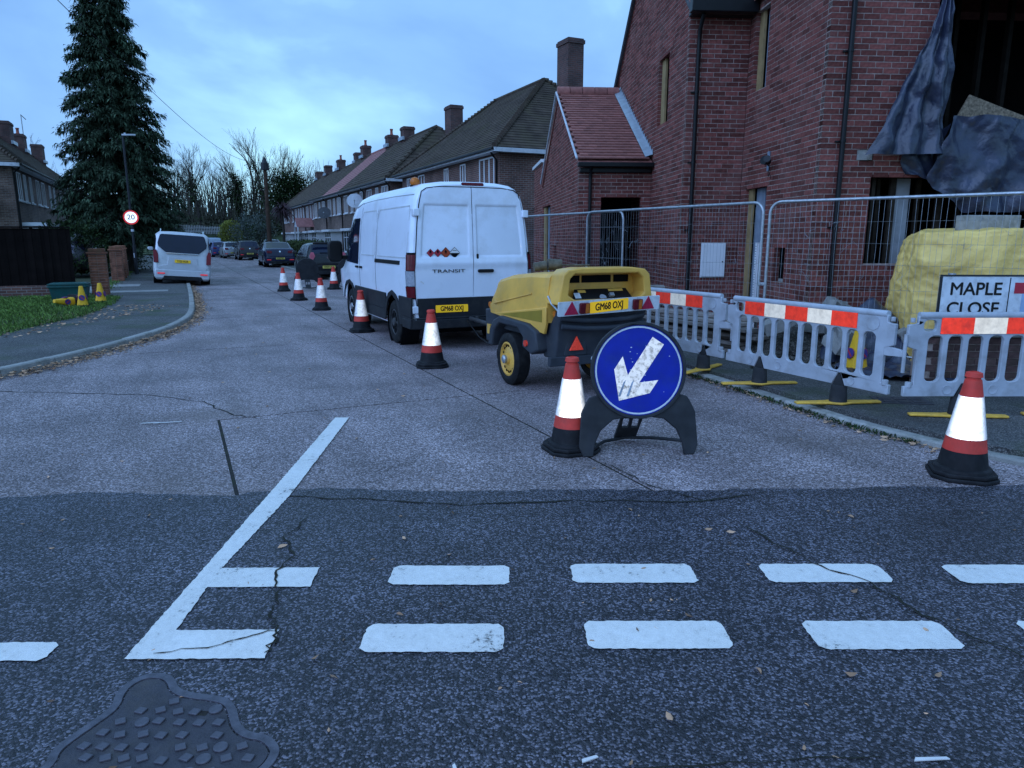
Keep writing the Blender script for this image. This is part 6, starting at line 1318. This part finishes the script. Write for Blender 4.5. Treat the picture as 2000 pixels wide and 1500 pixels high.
# ------------------------------------------------------------------ vegetation
BARK = mat('bark', (.045, .038, .032), .95, var=.35, scale=4, bump=.6, bscale=22)
NEED = mat('conifer_needles', (.062, .095, .055), .85, var=.35, scale=1.2, tint=.6, spec=.12)
def leafquad(b, p, d, w_, l_, up, tint):
    """small bent leaf: two quads along d"""
    s_ = d.cross(up)
    if s_.length < 1e-4: s_ = d.orthogonal()
    s_.normalize(); q = d.cross(s_) * (.18 * l_)
    m_ = p + d * (l_ * .55) - q; e = p + d * l_
    b.add([p, m_ + s_ * w_ * .5, e, m_ - s_ * w_ * .5], [(0, 1, 2, 3)], 0, tint)
def conifer(label, P, H, Rb, z0, seed, n_=330):
    q = random.Random(seed); t = thing('conifer_tree', label, 'tree', P)
    MB().tube([(0, 0, 0), (.05, 0, H * .3), (0, .05, H * .7), (0, 0, H)], [.24, .19, .1, .015], 10).build('trunk', BARK, t, smooth=60)
    lm, b = MB(), MB()
    for k in range(n_):
        f = (k + q.random()) / n_; f = f ** 1.15; z = z0 + (H - z0) * f; a = k * 2.39996 + q.uniform(-.5, .5)
        prof = (1 - f) ** .72 * (1 + .0 * f); R_ = Rb * prof * q.uniform(.72, 1.1) + .22
        if f < .12: R_ *= .8 + 1.6 * f
        dx, dy = math.cos(a), math.sin(a); pts = []
        rise = q.uniform(-.05, .4); drp = q.uniform(.15, .7)
        for i in range(6):
            u = i / 5; pts.append(Vector((dx * R_ * u, dy * R_ * u, z + R_ * (rise * u - drp * u * u))))
        lm.tube(pts, [.035 * (1 - f) + .012] + [.02 * (1 - f) + .006] * 4 + [.004], 4, caps=False)
        ns = int(16 + 105 * R_ / Rb)
        for i in range(ns):
            u = q.uniform(.12, 1.02) ** .8; c = Vector((dx * R_ * u, dy * R_ * u, z + R_ * (rise * u - drp * u * u)))
            sd = q.choice((-1, 1)); ang = q.uniform(.3, 1.25) * sd; d = Vector((math.cos(a + ang), math.sin(a + ang), q.uniform(-1.2, .15))).normalized()
            tn = min(.95, max(.02, .45 + .4 * noise.noise((c.x * .9 + P[0], c.y * .9, c.z * .9)) + q.uniform(-.15, .15)))
            leafquad(b, c + Vector((q.uniform(-.1, .1), q.uniform(-.1, .1), q.uniform(-.1, .06))), d, q.uniform(.05, .1), q.uniform(.18, .42), Vector((0, 0, 1)), tn)
            if i % 2: leafquad(b, c, (d + Vector((0, 0, -.9))).normalized(), q.uniform(.04, .08), q.uniform(.18, .42), Vector((0, 0, 1)), tn)
    lm.build('limbs', BARK, t); b.build('crown', NEED, t)
    return t
conifer('huge dark green conifer towering over the left garden wall', (*ST(40.6, -2.15), .1), 14.6, 2.85, 1.5, 5, 720)
def bare_tree(label, P, H, seed, spread=.5, ivy=0., lean=0., group='bare winter trees behind the street end', depth=6, r0=None, multi=1):
    q = random.Random(seed); t = thing('bare_tree', label, 'tree', P, 0, group)
    tr, tw, iv = MB(), MB(), MB()
    def grow(p, d, l_, r, k):
        pts = [p]; c = p.copy(); dd = d.copy(); n2 = 3 if k < 3 else 2
        for i in range(n2):
            dd = (dd + Vector((q.uniform(-1, 1), q.uniform(-1, 1), q.uniform(-.2, .6))) * (.1 if k == 0 else .16)).normalized(); c = c + dd * (l_ / n2); pts.append(c)
        (tr if k < 2 else tw).tube(pts, [lerp(r, r * .68, i / n2) for i in range(n2 + 1)], 6 if k < 2 else 3, caps=False)
        if ivy and k < 3:
            for i in range(int(110 * ivy * l_ / 2)):
                u = q.random(); a = pts[0].lerp(pts[-1], u); o_ = Vector((q.gauss(0, 1), q.gauss(0, 1), q.gauss(0, .6))) * (r + .32 * ivy); leafquad(iv, a + o_, Vector((q.uniform(-1, 1), q.uniform(-1, 1), q.uniform(-1, .3))).normalized(), .22, .3, Vector((0, 0, 1)), q.uniform(.02, .95))
        if k >= depth: return
        nb = 3 if k < 1 else q.choice((2, 3, 3)) if k < depth - 1 else 3
        for j in range(nb):
            az = q.uniform(0, 6.28); sp = q.uniform(.25, 1.0) * spread * (1.15 if k else .8); o_ = d.orthogonal().normalized(); o_.rotate(Matrix.Rotation(az, 3, d))
            nd = (dd * (1 - sp * .45) + o_ * sp + Vector((0, 0, .12))).normalized(); st_ = pts[-1] if j == 0 else pts[q.randrange(1, len(pts))]
            if k == 0 and j: st_ = pts[0].lerp(pts[-1], q.uniform(.55, 1))
            grow(st_, nd, l_ * q.uniform(.6, .86) * (1 if k else .62), r * (.66 if j == 0 else .5), k + 1)
    for m in range(multi):
        grow(Vector((m * .5, 0, 0)), Vector((lean + q.uniform(-.06, .06), q.uniform(-.05, .05), 1)).normalized(), H * .34, r0 or H * .0135, 0)
    tr.build('trunk', BARK, t, smooth=60); tw.build('branches', BARK, t)
    if ivy: kind(iv.build('ivy', HEDGE, t), 'stuff')
    return t
def AT(u, Y, z=0.): return ((u - 1000) / 1387 * (Y * .98 + .25), Y, z)
tl_ = [(345, 98, 13.5, .5, 0, 'slender bare tree rising beside the conifer at the left end of the row'), (372, 101, 15.5, .42, .25, 'tall bare tree with upswept limbs left of the picket fence'), (398, 96, 14, .45, .3, 'bare tree with a straight ivy flecked trunk behind the picket fence'), (418, 104, 13.5, .6, 0, 'bare tree with a fine brown rounded head behind the picket fence'),
       (438, 98, 13, .62, .15, 'twiggy bare birch like tree above the yellow green bush'), (462, 103, 12.5, .6, .5, 'bare tree with ivy half way up right of the yellow green bush'), (482, 99, 13.5, .45, .9, 'ivy wrapped trunk just left of the telegraph pole'), (500, 104, 18, .4, .2, 'tallest bare tree of the row, forked, behind the telegraph pole'),
       (524, 97, 16, .45, .3, 'bare tree directly behind the telegraph pole top'), (552, 95, 14.5, .4, 2.4, 'dark ivy smothered tree with a pointed top right of the telegraph pole'), (583, 97, 14, .5, 2.0, 'broad ivy clad tree behind the far chimneys'), (606, 100, 13, .6, .4, 'bare tree spreading behind the far end chimneys'), (455, 110, 14, .5, .0, 'thin bare tree standing deepest behind the bush'), (357, 108, 13, .5, .2, 'thin bare tree deepest at the left end of the row')]
for i, (u, Y, H, sp, iv, lb) in enumerate(tl_): bare_tree(lb, AT(u, Y, 2.2), H, 100 + i, sp, iv, depth=5 if Y > 103 else 6)
bare_tree('bare tree with arching twigs behind the left house roof', AT(70, 62, 0), 12, 77, .6, group='bare winter trees behind the street end', depth=6)
bare_tree('leafless shrub twigs showing above the porch ridge beside the gable', bw(-2.0, 15.0, .1), 8.4, 78, .5, group='bare shrubs by the porch', depth=4, r0=.03)
bare_tree('leafless climbing twigs against the end house wall by the porch', bw(-3.3, 13.2, .1), 4.6, 79, .6, group='bare shrubs by the porch', depth=4, r0=.02)
# bank and undergrowth closing the street
b = MB()
def bank(u, v):
    x = lerp(-75, 12, u); y = 84 + 46 * v + (x + 30) * -.15; z = 3.2 * smoothstep(0, .3, v) + .5 * noise.noise((x * .2, y * .2, 1)) - .3 + 3 * v; return (x, y, z)
kind(b.grid(bank, 50, 14).build('bank', mat('bank_grass', (.035, .05, .02), .95, var=.5, scale=.6), None, smooth=60), 'structure')
kind(MB().grid(lambda u, v: (lerp(-75, -20, u), lerp(80, 86.5, v) - (lerp(-75, -20, u) + 30) * .15, .02), 4, 2).build('verge', mat('verge_grass', (.05, .075, .03), .9, var=.4, scale=2)), 'structure')
def bush(name, label, P, rx, ry, rz_, n_, m, lw, ll, cat='bush', hole=.0, seed=1, box=False, group=None):
    q = random.Random(seed); t = thing(name, label, cat, P, 0, group); b = MB(); st_ = MB()
    for k in range(7): a = q.uniform(0, 6.28); st_.tube([(0, 0, 0), (rx * .4 * math.cos(a), ry * .4 * math.sin(a), rz_ * .9), (rx * .7 * math.cos(a), ry * .7 * math.sin(a), rz_ * 1.4)], [.04, .03, .01], 4)
    st_.build('stems', BARK, t)
    for k in range(n_):
        if box: p = Vector((q.uniform(-rx, rx), q.uniform(-ry, ry), q.uniform(0.02, 2 * rz_))); 
        else:
            d = Vector((q.gauss(0, 1), q.gauss(0, 1), q.gauss(0, 1))).normalized(); lump = 1 + .28 * noise.noise(d * 2.2 + Vector((seed, 0, 0))); p = d * (q.uniform(.35, 1) ** .5 * lump); p = Vector((p.x * rx, p.y * ry, rz_ + p.z * rz_))
            if p.z < .02: continue
        d = (Vector((p.x / rx, p.y / ry, (p.z - rz_) / rz_)) + Vector((q.uniform(-1, 1), q.uniform(-1, 1), q.uniform(-.6, 1)))).normalized(); leafquad(b, p, d, lw * q.uniform(.7, 1.3), ll * q.uniform(.7, 1.3), Vector((0, 0, 1)), min(.97, max(.02, .5 + .45 * noise.noise(p * 2.0) + q.uniform(-.2, .2))))
    b.build('foliage', m, t); return t
LYEL = mat('leaf_yellow_green', (.19, .2, .035), .6, var=.3, scale=3, tint=.5); LGREY = mat('leaf_grey_green', (.1, .125, .11), .7, var=.3, scale=3, tint=.4); LHED = mat('leaf_hedge', (.06, .085, .025), .65, var=.3, scale=3, tint=.6); LBR = mat('leaf_brown', (.055, .04, .03), .8, var=.3, scale=3, tint=.5)
bush('yellow_bush', 'rounded bright yellow green bush at the end of the street', (*AT(453, 77)[:2], .6), 1.2, 1.2, 1.5, 2600, LYEL, .12, .2, seed=3)
bush('grey_bush', 'grey green bush beside the telegraph pole', (*ST(66, 6.2), .05), 2.0, 1.6, 1.9, 2800, LGREY, .08, .2, seed=4)
bush('hedge', 'clipped green and russet hedge in front of the far terrace bays', (*ST(54, 8.6), .05), 1.0, 1.0, .8, 10, LHED, .08, .1, 'hedge', seed=5)
hg = COL.objects[-1].parent
hb2 = MB(); q = random.Random(9)
for k in range(6000):
    s_, t_, z = q.uniform(47.5, 63), q.uniform(8.2, 9.2), q.uniform(.05, 1.45 + .15 * noise.noise((k * .01, 0, 0))); x, y = ST(s_, t_); px, py = ST(54, 8.6)
    leafquad(hb2, Vector((x - px, y - py, z)), Vector((q.uniform(-1, 1), q.uniform(-1, 1), q.uniform(-.3, 1))).normalized(), .12, .18, Vector((0, 0, 1)), q.random())
hb2.build('clipped_foliage', LHED, hg)
bush('dark_shrub', 'dark shrub between the yellow bush and the grey bush', (*AT(487, 80)[:2], .4), 2.0, 1.5, 1.5, 2200, HEDGE, .14, .22, seed=6)
bush('garden_hedge', 'tall green hedge beside the lamp post on the left', (*ST(41.5, -2.7), .1), .9, 2.2, 1.25, 5200, LHED, .07, .13, 'hedge', seed=7, box=True)
bush('garden_hedge', 'dark shrub with pale leaves under the conifer behind the pillars', (*ST(37.5, -4.2), .1), 1.8, 1.4, 1.2, 1800, HEDGE, .1, .16, 'shrub', seed=8)
# cordyline by the far house
cd = thing('cordyline_palm', 'dark spiky purple cordyline before the far end house', 'palm', (*ST(68.5, 9.0), .05))
MB().tube([(0, 0, 0), (.1, 0, 2.2), (0, .1, 4.2)], [.16, .13, .11], 8).build('trunk', BARK, cd)
b = MB(); q = random.Random(4)
for k in range(220):
    d = Vector((q.gauss(0, 1), q.gauss(0, 1), q.uniform(-.9, 1))).normalized(); p = Vector((0, .1, 4.2)); l_ = q.uniform(.8, 1.4); m_ = p + d * l_ * .6; e = p + d * l_ + Vector((0, 0, -.35 * l_)); s_ = d.orthogonal().normalized() * .035
    b.add([p - s_, p + s_, m_ + s_, e, m_ - s_], [(0, 1, 2, 3, 4)], 0, q.random())
b.build('leaves', mat('leaf_purple', (.05, .025, .03), .6, var=.3, tint=.5), cd)
ug = MB(); q = random.Random(21)
for k in range(15000):
    x = q.uniform(-72, 2); v = q.random(); y = 90 + 22 * v - (x + 30) * .15; zb = 2.0 + 1.5 * v; h = (1.8 + 1.5 * noise.noise((x * .25, 3, 0)) + 1.2 * noise.noise((x * .9, 7, 0))) * (1.2 if x < -42 or x > -30 else .75)
    p = Vector((x, y, zb + q.random() * max(.5, h))); leafquad(ug, p, Vector((q.uniform(-1, 1), q.uniform(-1, 1), q.uniform(-.4, 1))).normalized(), .3, .55, Vector((0, 0, 1)), q.random())
for k in range(1500):
    x = q.uniform(-70, -8); y = q.uniform(94, 118); h = q.uniform(3, 8); ug.tube([(x, y, 2), (x + q.uniform(-.6, .6), y, 2 + h * .5), (x + q.uniform(-1.5, 1.5), y, 2 + h)], [.05, .035, .01], 3, caps=False)
kind(ug.build('undergrowth', mat('undergrowth_leaf', (.035, .035, .022), .85, var=.3, scale=1, tint=.5)), 'stuff')
fb = MB(); q = random.Random(6)
fw_ = MB()
for k in range(2600):
    x = q.uniform(-95, 30); y = q.uniform(112, 135); h = q.uniform(6, 11); fw_.tube([(x, y, 3), (x + q.uniform(-.8, .8), y, 3 + h * .5), (x + q.uniform(-2, 2), y + q.uniform(-1, 1), 3 + h)], [.09, .06, .012], 3, caps=False)
kind(fw_.build('distant_wood', BARK), 'stuff')
# picket fence on the bank
pf = thing('picket_fence', 'pale weathered picket fence on the bank behind the parked cars', 'fence', (*AT(405, 87)[:2], 2.35), R(-12))
PK = mat('grey_pickets', (.22, .23, .23), .9, var=.3, scale=3)
pk = MB().add([(0, 0, 0), (.09, 0, 0), (.09, .02, 0), (0, .02, 0), (0, 0, .85), (.045, 0, .95), (.09, 0, .85), (0, .02, .85), (.045, .02, .95), (.09, .02, .85)], [(0, 1, 6, 5, 4), (3, 7, 8, 9, 2), (0, 4, 7, 3), (1, 2, 9, 6), (4, 5, 8, 7), (5, 6, 9, 8)]).mesh('picket', PK)
for k in range(44): link('picket', pk, pf, loc=(-4.8 + k * .22, 0, .12 * noise.noise((k * .2, 0, 0)) - .012 * (k - 20)))
MB().box(-4.9, 4.95, .022, .06, .25, .33).box(-4.9, 4.95, .022, .06, .62, .7).build('rail', PK, pf, M=Matrix.Identity(4))
# grass on the left verge
GRS = mat('grass_blade', (.1, .17, .03), .65, var=.3, scale=2, tint=.55)
GLAWN = mat('turf', (.04, .06, .018), .95, var=.4, scale=3)
kind(sheet('lawn', [(-8.5, 11.4), (-8.75, 13.0), (-8.9, 14.6), (-9.6, 16.2), (-10.1, 17.4), (-10.9, 19.0), (-12.2, 19.4), (-20, 15.6), (-20, 9), (-11, 9)], .112, GLAWN), 'structure')
g = MB(); q = random.Random(31)
GP = [(-8.3, 11.3), (-8.6, 13.0), (-8.75, 14.6), (-9.3, 16.2), (-9.7, 17.4), (-10.5, 19.2), (-12.2, 19.5), (-18, 16.6), (-18, 10.4), (-10.4, 10.4)]
k = 0
while k < 26000:
    x, y = q.uniform(-16, -8.2), q.uniform(10.4, 19.5)
    if not inpoly(x, y, GP): continue
    if q.random() < .35 + .9 * noise.noise((x * .8, y * .8, 3)) - .25: continue
    k += 1; a = q.uniform(0, 6.28); h = q.uniform(.03, .11); w_ = q.uniform(.006, .013); dx, dy = math.cos(a), math.sin(a); o_ = q.uniform(.3, 1) * h
    g.add([(x - dy * w_, y + dx * w_, .11), (x + dy * w_, y - dx * w_, .11), (x + dx * o_ * .4, y + dy * o_ * .4, .11 + h * .75), (x + dx * o_, y + dy * o_, .11 + h)], [(0, 1, 2, 3)], 0, q.random())
for k in range(2500):   # moss tufts at the kerbs and pillar feet
    s_, t_ = q.uniform(22.8, 40), q.gauss(-2.15, .12); x, y = ST(s_, t_)
    a = q.uniform(0, 6.28); h = q.uniform(.02, .08); dx, dy = math.cos(a), math.sin(a); g.add([(x - dy * .01, y + dx * .01, .1), (x + dy * .01, y - dx * .01, .1), (x + dx * h * .5, y + dy * h * .5, .1 + h)], [(0, 1, 2)], 0, q.random())
kind(g.build('grass', GRS), 'stuff')
# dead leaves
LF = mat('dead_leaf', (.38, .23, .14), .8, var=.3, scale=9, tint=.7)
lv = MB(); q = random.Random(41)
def leaf(x, y, z, sz, lift=.35):
    a = q.uniform(0, 6.28); c, s_ = math.cos(a), math.sin(a); k1, k2 = q.uniform(.1, 1) * sz * lift, q.uniform(0, 1) * sz * lift; w_ = q.uniform(.3, .5)
    P = [(-1, 0, k2), (-.3, w_, k1 * .4), (.4, w_ * .8, k1 * .3), (1.1, 0, k2 * .8), (.4, -w_ * .8, k1), (-.3, -w_, k1 * .7)]
    lv.add([(x + (px * c - py * s_) * sz * .5, y + (px * s_ + py * c) * sz * .5, z + pz) for px, py, pz in P], [(0, 1, 2, 3), (0, 3, 4, 5)], 0, q.random())
for k in range(3600):
    d = q.uniform(2.5, 20) if q.random() < .85 else q.uniform(20, 34); (p, dd) = along(lk, d); o_ = abs(q.gauss(0, .11)) + .01
    leaf(p[0] + dd[1] * o_, p[1] - dd[0] * o_, q.uniform(.004, .05) * (1 if o_ < .12 else .3), q.uniform(.03, .075))
for k in range(500): leaf(q.uniform(-9.2, -7.6) - .3, q.uniform(10.5, 17), .115, q.uniform(.04, .09))
for k in range(420):
    d = q.uniform(9, 17.5); (p, dd) = along(rk, d); o_ = abs(q.gauss(0, .08)) + .01; leaf(p[0] - dd[1] * o_, p[1] + dd[0] * o_, .006, q.uniform(.03, .07))
for k in range(150): x, y = q.uniform(-3.5, 4), q.uniform(1.6, 4.4); leaf(x, y, .006, q.choice((.012, .016, .022, .03, .045)))
for k in range(260): x, y = q.uniform(-6, 2.6), q.uniform(4.7, 16); leaf(x, y, .003, q.choice((.015, .02, .03, .045)))
for (x, y, s_) in [(1.95, 2.12, .09), (2.0, 2.16, .06), (1.3, 2.45, .05), (.55, 2.2, .05), (1.25, 3.8, .05), (2.95, 2.7, .05), (-1.25, 3.62, .06), (-.5, 2.9, .04), (2.05, 4.05, .045)]: leaf(x, y, .008, s_)
kind(lv.build('fallen_leaves', LF), 'stuff')
wd = MB()
for k in range(900):
    d = q.uniform(9.2, 13.5); (p, dd) = along(rk, d); o_ = abs(q.gauss(0, .05)) + .005; a = q.uniform(0, 6.28); leafquad(wd, Vector((p[0] - dd[1] * o_, p[1] + dd[0] * o_, .005)), Vector((math.cos(a), math.sin(a), q.uniform(.2, 1.5))).normalized(), .016, q.uniform(.02, .06), Vector((0, 0, 1)), q.random())
kind(wd.build('kerb_weeds', HEDGE), 'stuff')
# litter: white scraps
SCR = mat('paper_scrap', (.6, .6, .6), .7, var=.1)
sc = MB()
for (x, y, l_, a) in [(-.17, 1.93, .05, 1.9), (.25, 2.0, .03, .4), (1.35, 2.0, .06, .05), (-3.15, 6.3, .12, .25), (-3.3, 6.28, .08, .2)]: sc.prism([(-l_, -.006), (l_, -.004), (l_ * .9, .006), (-l_ * .8, .008)], .005, .009, M=Matrix.Translation((x, y, .004)) @ Matrix.Rotation(a, 4, 'Z'))
kind(sc.build('litter', SCR), 'stuff')
# ------------------------------------------------------------------ site clutter
TARP = mat('yellow_tarpaulin', (.88, .58, .17), .45, var=.16, scale=2.5, bump=.8, bscale=9, dirt=((.55, .33, .09), .5, 3), bdist=.025)
tpz = thing('yellow_tarpaulin', 'crumpled yellow tarpaulin draped over a tall pile behind the wire fence', 'tarpaulin', (6.75, 9.15, .09), R(-6))
def tarp(u, v):
    a = u * 2 * math.pi; n_e = 5; ca, sa = math.cos(a), math.sin(a); r = 1 / (abs(ca) ** n_e + abs(sa) ** n_e) ** (1 / n_e); HT = 1.6
    if v < .72: k = v / .72; z = HT * k; sc_ = 1.0 + .05 * math.sin(k * 2.6) - .05 * k ** 3
    elif v < .8: k = (v - .72) / .08; z = HT + .06 * math.sin(k * math.pi / 2); sc_ = .965 - .06 * (1 - math.cos(k * math.pi / 2))
    else: k = (v - .8) / .2; z = HT + .06 + .03 * k; sc_ = .905 * (1 - k)
    x, y = 1.6 * r * ca * sc_, .62 * r * sa * sc_
    def ridge(p, q): return 1 - min(1, abs(noise.noise(p)) * q)
    f1 = ridge((x * 1.1 + z * .55, y * 1.1, z * .5 - x * .4), 5) ; f2 = ridge((x * 2.0 - z * 1.0 + 5, y * 2, z * .8), 4); f3 = ridge((x * 6 + z * 3, y * 6, z * 4 - x * 2), 3.2); n4 = noise.noise((x * 1.2, y * 1.2, z))
    f5 = ridge((x * 11 - z * 7 + 2, y * 11, z * 9), 2.6)
    d = .06 * f1 + .03 * f2 + .016 * f3 + .008 * f5 + .025 * n4
    kk = 1 if v < .8 else max(.1, 1 - (v - .8) / .2)
    dr = .07 * smoothstep(-1.2, -1.65, x) if v > .5 else 0
    return (x + ca * d * kk, y + sa * d * kk, max(.0, z - dr * smoothstep(.5, .8, v) + (d * .5 if v > .7 else 0)))
MB().grid(tarp, 220, 120).build('sheet', TARP, tpz, smooth=80)
bw_ = thing('concrete_block', 'pale grey concrete block on top of the tarpaulin pile', 'block', (6.0, 9.25, 1.76), R(6)); MB().box(-.32, .42, -.1, .1, 0, .19).build('block', KERB, bw_, bevel=.01)
DSH = SHEET
dg_ = thing('ground_sheet', 'crumpled dark plastic sheet lying on the ground behind the middle barrier', 'plastic sheet', (4.55, 8.25, .1), R(-30))
MB().grid(lambda u, v: (1.1 * (u - .5) * (1 + .2 * math.sin(v * 5)), 1.0 * (v - .5), .02 + .12 * abs(noise.noise((u * 4, v * 4, 2))) + .05 * abs(noise.noise((u * 11, v * 9, 5))) + .22 * smoothstep(.55, 1, v) * abs(noise.noise((u * 3, 4, v)))), 40, 40).build('sheet', DSH, dg_, smooth=60)
dg2 = thing('rubble_bag', 'heap of black plastic sheeting against the brick wall behind the middle barrier', 'plastic sheet', (4.75, 9.4, .1), 0)
MB().grid(lambda u, v: (1.5 * (u - .5), .9 * (v - .5), .0 + .55 * max(0, math.sin(math.pi * u)) ** .7 * max(0, math.sin(math.pi * v)) ** .7 * (1 + .6 * noise.noise((u * 3, v * 3, 1))) + .08 * noise.noise((u * 9, v * 9, 2)) + .02), 40, 30).build('sheet', DSH, dg2, smooth=60)
def chunk(name, label, P, dims, m, seed, rot=(0, 0, 0), group=None):
    q = random.Random(seed); t = thing(name, label, 'rubble', P, 0, group); t.rotation_euler = rot
    bmm = bmesh.new(); bmesh.ops.create_cube(bmm, size=1); bmesh.ops.subdivide_edges(bmm, edges=bmm.edges[:], cuts=2, use_grid_fill=True)
    for v in bmm.verts: v.co = Vector((v.co.x * dims[0], v.co.y * dims[1], v.co.z * dims[2])) + Vector((q.uniform(-1, 1), q.uniform(-1, 1), q.uniform(-1, 1))) * min(dims) * .12
    me = bpy.data.meshes.new('chunk'); bmm.to_mesh(me); bmm.free(); me.materials.append(m); link('chunk', me, t, bevel=.006)
    return t
STN = mat('broken_concrete', (.27, .26, .24), .95, var=.3, scale=7, bump=.7, bscale=60, tint=.2)
for i, (x, y, z, d, m, r, lb) in enumerate([
    (3.62, 9.3, .62, (.62, .3, .16), STN, (.1, -.42, -.3), 'tilted slab of broken concrete leaning behind the middle barrier top'),
    (4.42, 9.75, .62, (.3, .25, .42), STN, (.2, .3, .2), 'upright pale lump of concrete at the foot of the downpipe'),
    (4.2, 9.55, .5, (.42, .3, .22), STN, (.1, .2, .6), 'rounded lump of concrete left of the downpipe foot'),
    (4.75, 9.6, .5, (.4, .26, .2), STN, (0, .3, -.2), 'grey lump of concrete right of the downpipe foot'),
    (4.15, 8.85, .4, (.3, .28, .3), STN, (.3, .2, .4), 'mossy stone block seen through the middle barrier slots'),
    (5.2, 9.0, .55, (.5, .2, .16), STN, (.2, -.55, -.6), 'pale slab edge leaning beside the yellow tarpaulin'),
    (2.95, 10.9, .35, (.5, .3, .2), STN, (.1, .1, .3), 'flat broken slab seen through the far barrier'),
    (2.5, 11.4, .3, (.4, .4, .3), STN, (.1, .2, 1), 'concrete lump behind the slots of the far barrier'),
    (2.2, 14.6, .8, (.34, .1, .52), STN, (-.25, .1, .2), 'rough grey paving piece leaning upright on the porch side wall'),
    (2.75, 13.9, .68, (1.35, .28, .2), STN, (0, .02, .05), 'long grey concrete lintel lying behind the compressor hood')]):
    chunk('rubble_piece', lb, (x, y, z), d, m, 60 + i, r, 'broken concrete around the site')
# stack under the far barrier: planks and tubes
PLK = mat('grey_plank', (.2, .17, .15), .85, var=.3, scale=5, tint=.3)
for i in range(9):
    t = thing('scaffold_plank', ['stained plank at the bottom of the pile behind the far barrier', 'plank second from the bottom of the pile behind the far barrier', 'plank third up in the pile behind the far barrier', 'pinkish plank half way up the pile behind the far barrier', 'plank just above the middle of the pile behind the far barrier', 'plank with a split end high in the pile behind the far barrier', 'plank third from the top of the pile behind the far barrier', 'plank second from the top of the pile behind the far barrier', 'topmost plank of the pile behind the far barrier'][i], 'plank', (2.75 + rnd.uniform(-.1, .1), 10.6 + rnd.uniform(-.2, .2), .1 + i * .055), R(-58) + rnd.uniform(-.12, .12), 'planks stacked behind the far barrier')
    MB().box(-1.1, 1.1, -.14, .14, 0, .045).build('board', PLK, t, bevel=.004)
# rough pile that lifts the rubble
hp = MB(); q = random.Random(51)
hp.grid(lambda u, v: (lerp(3.2, 5.6, u), lerp(9.0, 10.15, v), .08 + .42 * math.sin(math.pi * min(1, u * 1.05)) ** .6 * smoothstep(0, .6, v) + .07 * noise.noise((u * 7, v * 5, 0))), 40, 24)
for k in range(420):
    x, y = q.uniform(3.0, 5.6), q.uniform(8.4, 10.1); z = .1 + .36 * max(0, math.sin(math.pi * (x - 3.2) / 2.4)) ** .6 * smoothstep(9.0, 9.7, y); s_ = q.uniform(.012, .06)
    Mq = Matrix.Translation((x, y, z)) @ Matrix.Rotation(q.uniform(0, 6), 4, 'Z') @ Matrix.Rotation(q.uniform(-.6, .6), 4, 'X'); hp.box(-s_, s_, -s_ * .7, s_ * .7, -s_ * .4, s_ * .5, 0, 0., Mq)
kind(hp.build('rubble', SITE), 'stuff')
rc = thing('red_rag', 'crumpled red and orange plastic packaging on the ground between the two right hand barriers', 'packaging', (4.72, 7.95, .1), .3)
MB().grid(lambda u, v: (.42 * (u - .5), .22 * (v - .5), .01 + .1 * abs(noise.noise((u * 4, v * 4, 8))) * math.sin(math.pi * u) * 2), 18, 14).build('film', mat('red_film', (.55, .03, .02), .35, var=.2), rc, smooth=60)
MB().grid(lambda u, v: (.25 - .34 * u, -.12 + .1 * v, .005 + .05 * abs(noise.noise((u * 5, v * 4, 3)))), 10, 6).build('orange_strip', mat('orange_film', (.6, .25, .03), .4, var=.2), rc)
tr_ = thing('white_conduit', 'white slotted plastic strip leaning in the side doorway', 'plastic strip', bw(XA - .06, 1.78, .1), BA)
MB().box(-.02, .02, -.035, .035, 0, 1.5).build('strip', WHITEPL, tr_)
for k in range(34): MB().box(-.0225, -.0205, -.02, .02, .05 + k * .042, .058 + k * .042).build('slot', GAP, tr_)
gt = thing('side_gate', 'dark slatted gate beyond the van at the end house side', 'gate', (*ST(23.5, 10.3), .08), R(25))
for k in range(11): MB().box(-1.2 + k * .2, -1.02 + k * .2, -.012, .012, .05, 1.95).build('board', FEN, gt)
MB().box(-1.2, 1.0, .013, .06, .5, .6).box(-1.2, 1.0, .013, .06, 1.5, 1.6).build('rail', FEN, gt)
